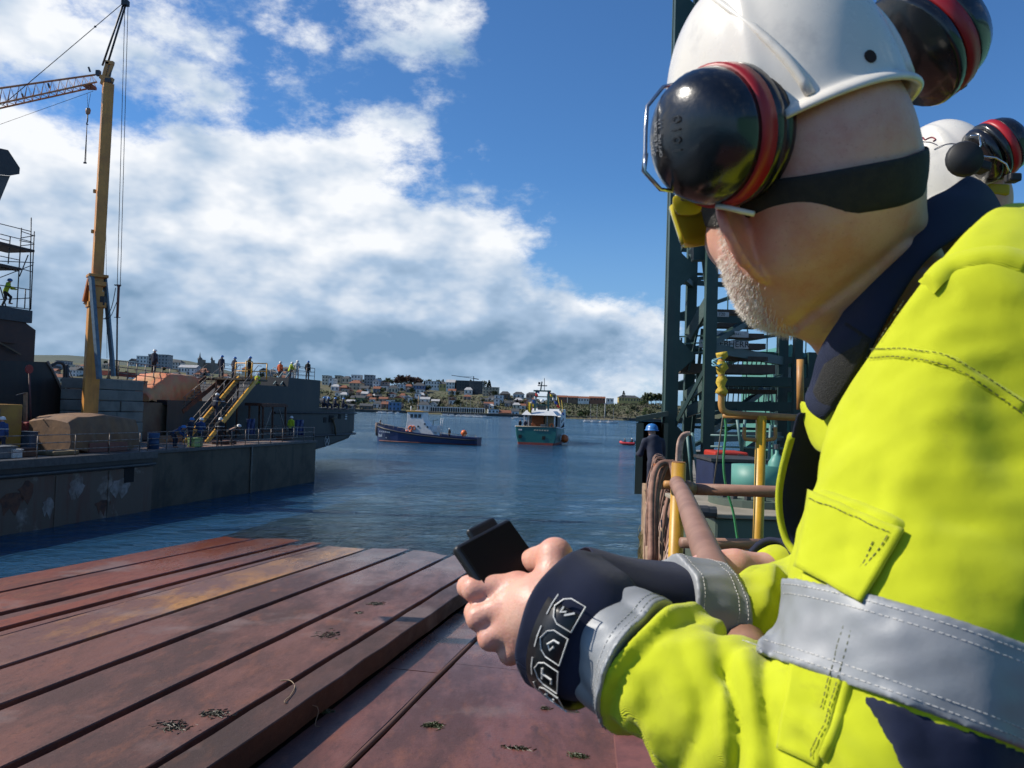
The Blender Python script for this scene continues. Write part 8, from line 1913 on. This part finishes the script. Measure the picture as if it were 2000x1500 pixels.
# muff raised on the far side, hinge and wire
muff(man2, at(1928, 300, 1.32), V(.85, -.10, .46), V(-.4, 0, .9), 1.0)
MB().lathe([(.001, 0), (.026, .0), (.030, .008), (.026, .018), (.001, .02)], at(1880, 313, 1.28), (-.2, -1, -.1), 20).build('hinge_cup', rubber, man2, True)
MB().beam(at(1880, 318, 1.28), at(1928, 330, 1.28), .030, .016).build('hinge_arm', rubber, man2, False, .004); MB().beam(at(1868, 298, 1.28), at(1900, 338, 1.28), .018, .012).build('hinge_plate', rubber, man2, False, .003)
MB().tube([at(1895, 266, 1.28), at(1912, 264, 1.28), at(1916, 283, 1.28), at(1908, 296, 1.28)], .0018, 6).build('wire_arm', chrome, man2, True); MB().tube([at(1900, 303, 1.28), at(1945, 308, 1.28), at(1965, 320, 1.28), at(1975, 343, 1.28)], .0018, 6).build('wire_arm', chrome, man2, True)
MB().box(at(1978, 348, 1.28), (.02, .02, .014)).build('pivot_block', rubber, man2, False, .003)
pen = M('marker_red', (.35, .03, .06), .5, bump=0)
def hsurf(px, py):                                     # point on the second helmet along a sight line
    dg_ = bpy.context.evaluated_depsgraph_get(); bpy.context.view_layer.update(); return None
from mathutils.bvhtree import BVHTree
bv = BVHTree.FromPolygons([v.co[:] for v in m2.data.vertices], [p.vertices[:] for p in m2.data.polygons])
def hs(px, py):
    d = ray(px, py).normalized(); r_ = bv.ray_cast(CAM, d); return r_[0] - d * .0012 if r_[0] is not None else at(px, py, 1.33)
for nm, pts, mt, r in (('marker_scribble', [(1793, 270), (1798, 274), (1802, 268), (1806, 273), (1812, 270), (1820, 268), (1827, 272), (1822, 276)], pen, .0012), ('pen_scrawl', [(1798, 276), (1806, 277), (1818, 278), (1830, 283)], M('ink', (.06, .06, .12), .5, bump=0), .0007), ('scratch', [(1824, 292), (1840, 284), (1856, 280), (1868, 281)], M('ink', (.06, .06, .12)), .0006)):
    MB().tube(smooth_path([hs(*p) for p in pts], 3), r, 4).build(nm, mt, man2)
MB().tube(smooth_path([at(1905, 375, 1.36), at(1930, 395, 1.34), at(1945, 410, 1.36)], 4), .004, 6).build('chin_strap', strap_m, man2, True)
o = MB().box(at(1945, 372, 1.36), (.04, .02, .02)).build('glasses_arm', lens, man2, False, .004)
under(man2, 'jacket', {'reflective_band', 'cuff', 'collar'}); under(man2, 'helmet', {'marker_scribble', 'pen_scrawl', 'scratch', 'chin_strap'}); under(man2, 'earmuff', {'hinge_cup', 'hinge_arm', 'hinge_plate', 'wire_arm', 'pivot_block'})
# lettering needs text_on from the figure section
text_on('LIEBHERR', bc + V(.20, 0, 0), (1, 0, 0), (0, 0, 1), bh * 1.12, black_l, sign_o)
bc2, bw2, bh2 = board(1392, 645, 1462, 657, .35, 'load_board'); text_on('34,6 m      23,6 t', bc2, (1, 0, 0), (0, 0, 1), bh2 * .5, black_l, sign_o)
bc3, bw3, bh3 = board(1396, 609, 1424, 618, .35, 'type_board'); text_on('120', bc3, (1, 0, 0), (0, 0, 1), bh3 * .95, black_l, sign_o)

# shed, red and blue machinery, teal building, clutter on the right pier
sh = thing('green_shed', 'olive steel shelter with open dark side at the pier edge', 'shed', at(1270, 920, 19))
def s3(px, py, d): return at(px, py, d)
ol2 = M('shed_olive', (.075, .10, .07), .55, col2=(.06, .08, .055), scale=1.5, streak=((.05, .04, .03), .4, 3))
x_l = s3(1246, 830, 19).x; x_r = s3(1305, 830, 19).x; z_t = s3(1246, 824, 19).z; z_t2 = s3(1300, 812, 19).z
def shp(x0, x1, y0, y1, z0, z1, nm, mt, z2=None): MB().add([V(x + (y - 19) * .168, y, (z if z == z0 or z2 is None or x == x0 else z2) if z2 is None else (z + ((z2 - z1) if x == x1 else 0))) for x in (x0, x1) for y in (y0, y1) for z in (z0, z1)], [(0, 1, 3, 2), (4, 6, 7, 5), (0, 4, 5, 1), (2, 3, 7, 6), (0, 2, 6, 4), (1, 5, 7, 3)]).build(nm, mt, sh)
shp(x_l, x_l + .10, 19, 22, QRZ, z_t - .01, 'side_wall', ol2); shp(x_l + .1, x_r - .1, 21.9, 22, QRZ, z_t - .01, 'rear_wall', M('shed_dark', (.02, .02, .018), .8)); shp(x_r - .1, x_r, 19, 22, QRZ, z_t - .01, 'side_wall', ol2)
shp(x_l - .06, x_r, 18.9, 22.1, z_t, z_t + .12, 'roof', ol2, z_t2 + .12); shp(x_l - .04, x_l + .14, 18.88, 18.99, QRZ, z_t - .02, 'corner_post', ol2)
rx = thing('red_machine', 'red painted machine box behind the crane tower legs', 'machine', at(1430, 905, 17))
a, b = at(1396, 902, 17), at(1462, 902, 17); h0 = at(1396, 882, 17).z - a.z; rdm = M('machine_red', (.42, .035, .02), .5, col2=(.32, .03, .02), scale=2)
MB().box(((a.x + b.x) / 2, 17.5, a.z + h0 / 2), (b.x - a.x, 1.0, h0)).build('hood', rdm, rx, False, .04); MB().box(((a.x + b.x) / 2, 17.5, (a.z + QRZ) / 2 - .01), (b.x - a.x - .1, .9, a.z - QRZ)).build('base', M('navy_base', (.015, .025, .07), .5), rx)
for f in (.25, .75): MB().lathe([(.001, 0), (.10, 0), (.10, .03), (.001, .03)], V(a.x + (b.x - a.x) * f, 16.98, a.z + h0 * .4), (0, -1, 0), 12).build('wheel_cap', steel_dark, rx)
bxm = thing('blue_tank', 'dark blue tank below the red machine behind the rail', 'tank', at(1450, 940, 13)); a, b = at(1392, 935, 13), at(1500, 935, 13); zt_b = at(1400, 902, 13).z
MB().box(((a.x + b.x) / 2, 13.6, (zt_b + QRZ) / 2), (b.x - a.x, 1.2, zt_b - QRZ)).build('body', M('navy_base', (.015, .025, .07)), bxm, False, .03); MB().box(((a.x + b.x) / 2, 13.6, zt_b + .03), (b.x - a.x + .08, 1.26, .05)).build('lid', steel_dark, bxm)
tb = thing('teal_building', 'teal clad gabled crane house behind the tower stairs', 'building', at(1570, 900, 26))
def t3(px, py, d=26): return at(px, py, d)
x0, x1 = t3(1516, 800).x, t3(1700, 800).x; zr = t3(1545, 672).z; ze = t3(1516, 690).z; xm = t3(1545, 672).x; xg = t3(1574, 690).x
m = MB(); m.prism([(x0, QRZ), (xg, QRZ), (xg, ze), (xm, zr), (x0, ze)], 26, 30, lambda p: V(p.x, p.z, p.y)); m.build('gable', tw_l, tb)
MB().box(((xg + x1) / 2 + .15, 28.5, (QRZ + ze) / 2), (x1 - xg, 3, ze - QRZ - .5)).build('wing', tw_l, tb)
for k in range(5): MB().box((x0 + (xg - x0) * (k + .5) / 5, 25.985, (QRZ + ze) / 2), (.035, .03, ze - QRZ)).build('panel_rib', M('teal_dark', (.06, .18, .15), .5), tb)
for k in range(6): MB().box((x0 + .2 + k * (xg - x0 - .3) / 6, 25.985, t3(1545, 735).z), (.12, .03, .6)).build('window', M('pale_pane', (.35, .42, .40), .2), tb)
for z_ in (t3(1545, 705).z, t3(1545, 760).z, t3(1545, 800).z, t3(1545, 850).z): MB().beam(V(x0 - .3, 25.7, z_), V(x1, 25.7, z_), .12, .22).build('gallery_beam', tw_g, tb)
MB().box((t3(1570, 760).x + .1, 25.6, (QRZ + t3(1570, 690).z) / 2), (.3, .2, t3(1570, 690).z - QRZ)).build('gallery_post', tw_g, tb)
hall = thing('shipyard_hall', 'teal clad shipyard hall with white roof edge at the right border of the picture', 'hall', V(18, 0, QRZ))
ez = at(1990, 424, 12).z; hx = at(1974, 424, 12).x
def hbox(x0, x1, y0, y1, z0, z1, nm, mt): MB().box(((x0 + x1) / 2, (y0 + y1) / 2, (z0 + z1) / 2), (x1 - x0, y1 - y0, z1 - z0)).build(nm, mt, hall)
hbox(hx, 30, -16, 12, QRZ, ez - .3, 'wall', tw_l);  # only the roof corner shows; the long bulk is added to block sky light
m = MB(); m.prism([(hx - .25, ez - .29), (30, ez - .29), (30, ez + 4.5), (hx - .25, ez - .1)], -16.2, 12.2, lambda p: V(p.x, p.z, p.y)); m.build('roof', tw_l, hall); MB().beam(V(hx - .3, 12.25, ez - .32), V(30, 12.25, ez - .32), .12).build('white_edge', white, hall)
for k in range(12): hbox(hx - .06, hx - .005, -15 + k * 2.3, -14.9 + k * 2.3, QRZ, ez - .35, 'panel_rib', M('teal_dark', (.06, .18, .15)))
lq = thing('post_gas', 'small teal gas bottle beside the machine flange', 'gas bottle', at(1516, 950, 5)); MB().lathe([(.05, 0), (.055, .02), (.055, .16), (.03, .2), (.012, .22), (.012, .25), (0, .25)], at(1516, 950, 5.2), n=14).build('bottle', tw_l, lq, True); MB().lathe([(.02, .25), (.02, .28), (0, .28)], at(1516, 950, 5.2), n=8).build('valve', steel_dark, lq)
# ship railings and masts glimpsed between the tower legs
rl = thing('far_railing', 'thin green handrails seen between the tower legs', 'railing', at(1440, 900, 15))
for px0, py0, px1, py1 in ((1342, 845, 1352, 945), (1352, 845, 1364, 940), (1440, 820, 1448, 880), (1455, 820, 1449, 880), (1505, 830, 1500, 945), (1515, 830, 1512, 945)): MB().tube([at(px0, py0, 15), at(px1, py1, 15)], .03, 6).build('stanchion', M('rail_teal', (.10, .20, .19)), rl, True)
for py in (850, 872, 895): MB().tube([at(1388, py, 15.2), at(1530, py + 4, 15.2)], .022, 6).build('rail', M('rail_teal', (.10, .20, .19)), rl, True)
bar(tp_(1396, 930), tp_(1500, 858), .22, .3, 'brace')

# hoses and rods hung along the pier edge fence
fn = thing('pier_fence', 'rusty rod fence along the pier edge under the hanging hoses', 'fence', rq_(.3, 10, QRZ))
for k in range(22): t = 5.4 + k * .62; MB().tube([rq_(.32, t, QRZ - .02), rq_(.32, t, QRZ + 1.05)], .022, 6).build('post', rust, fn, True)
for z_ in (.35, .7, 1.05): MB().tube([rq_(.32, 5.3, QRZ + z_), rq_(.32, 19, QRZ + z_)], .018, 6).build('rail', rust, fn, True)
hb = thing('hose_bundle', 'tangled bundle of brown hoses and ropes draped over the pier fence', 'hose bundle', rq_(.2, 9, QRZ))
rh = random.Random(5)
for k in range(120):
    t = 5.5 + rh.random() ** 1.3 * 11; top = QRZ + rh.uniform(.75, 1.15); dn = rh.uniform(1.0, 3.2); r = rh.choice((.010, .012, .016, .022)); w = rh.uniform(.08, .5)
    pts = [rq_(.10 + rh.uniform(-.06, .08), t - w, top - dn), rq_(.06 + rh.uniform(-.05, .05), t - w * .6, top - dn * .5), rq_(.14, t - w * .2, top - .12), rq_(.24, t, top), rq_(.40, t + w * .2, top - .10), rq_(.46, t + w * .5, top - .5)]
    MB().tube(smooth_path(pts, 4), r, 6).build('hose', hose_p if rh.random() < .4 else hose_b, hb, True)
for k in range(70):
    t = 5.6 + rh.random() * 9; a = rq_(.08, t, QRZ + rh.uniform(-.2, 1.0)); b = rq_(.10 + rh.uniform(-.05, .1), t + rh.uniform(-1.2, 1.2), QRZ + rh.uniform(-2.2, -.2)); MB().tube([a, b], rh.choice((.012, .016, .02)), 5).build('rod', hose_p if rh.random() < .5 else oak, hb, True)
hl = thing('hose_arch', 'arched brown hoses looped over the orange hose hanger', 'hose', at(1330, 900, 9))
for k, (dx, dd) in enumerate(((0, 0), (5, .2), (10, .1), (16, .35))):
    MB().tube(smooth_path([at(1272 + dx * .5, 1100, 7 + dd), at(1272 + dx * .6, 980, 7.4 + dd), at(1278 + dx, 925, 7.6 + dd), at(1292 + dx, 905, 7.7 + dd), at(1310 + dx * .6, 908, 7.7 + dd), at(1318 + dx * .5, 940, 7.6 + dd)], 5), .030, 8).build('hose', hose_b, hl, True)
for k in range(3): MB().tube(smooth_path([at(1322 + k * 3, 915, 8.5), at(1325 + k * 3, 868, 8.5), at(1333 + k * 3, 850, 8.5), at(1344 + k * 2, 846, 8.5)], 5), .022, 8).build('hose', hose_p, hl, True)
oh = thing('hose_hanger', 'orange rusty steel hose hanger behind the yellow corner post', 'hanger', at(1298, 960, 8)); om = M('hanger_orange', (.36, .12, .03), .6, col2=(.22, .07, .03), scale=6)
MB().box(at(1298, 912, 8.2), (.18, .3, .05)).build('top_plate', om, oh); MB().box(at(1298, 935, 8.2), (.15, .06, .22)).build('hanger_face', om, oh)
for dx in (-.07, .07): p = at(1298, 912, 8.2); MB().tube([p + V(dx, 0, 0), V(p.x + dx, p.y, QRZ)], .018, 6).build('leg', om, oh, True)
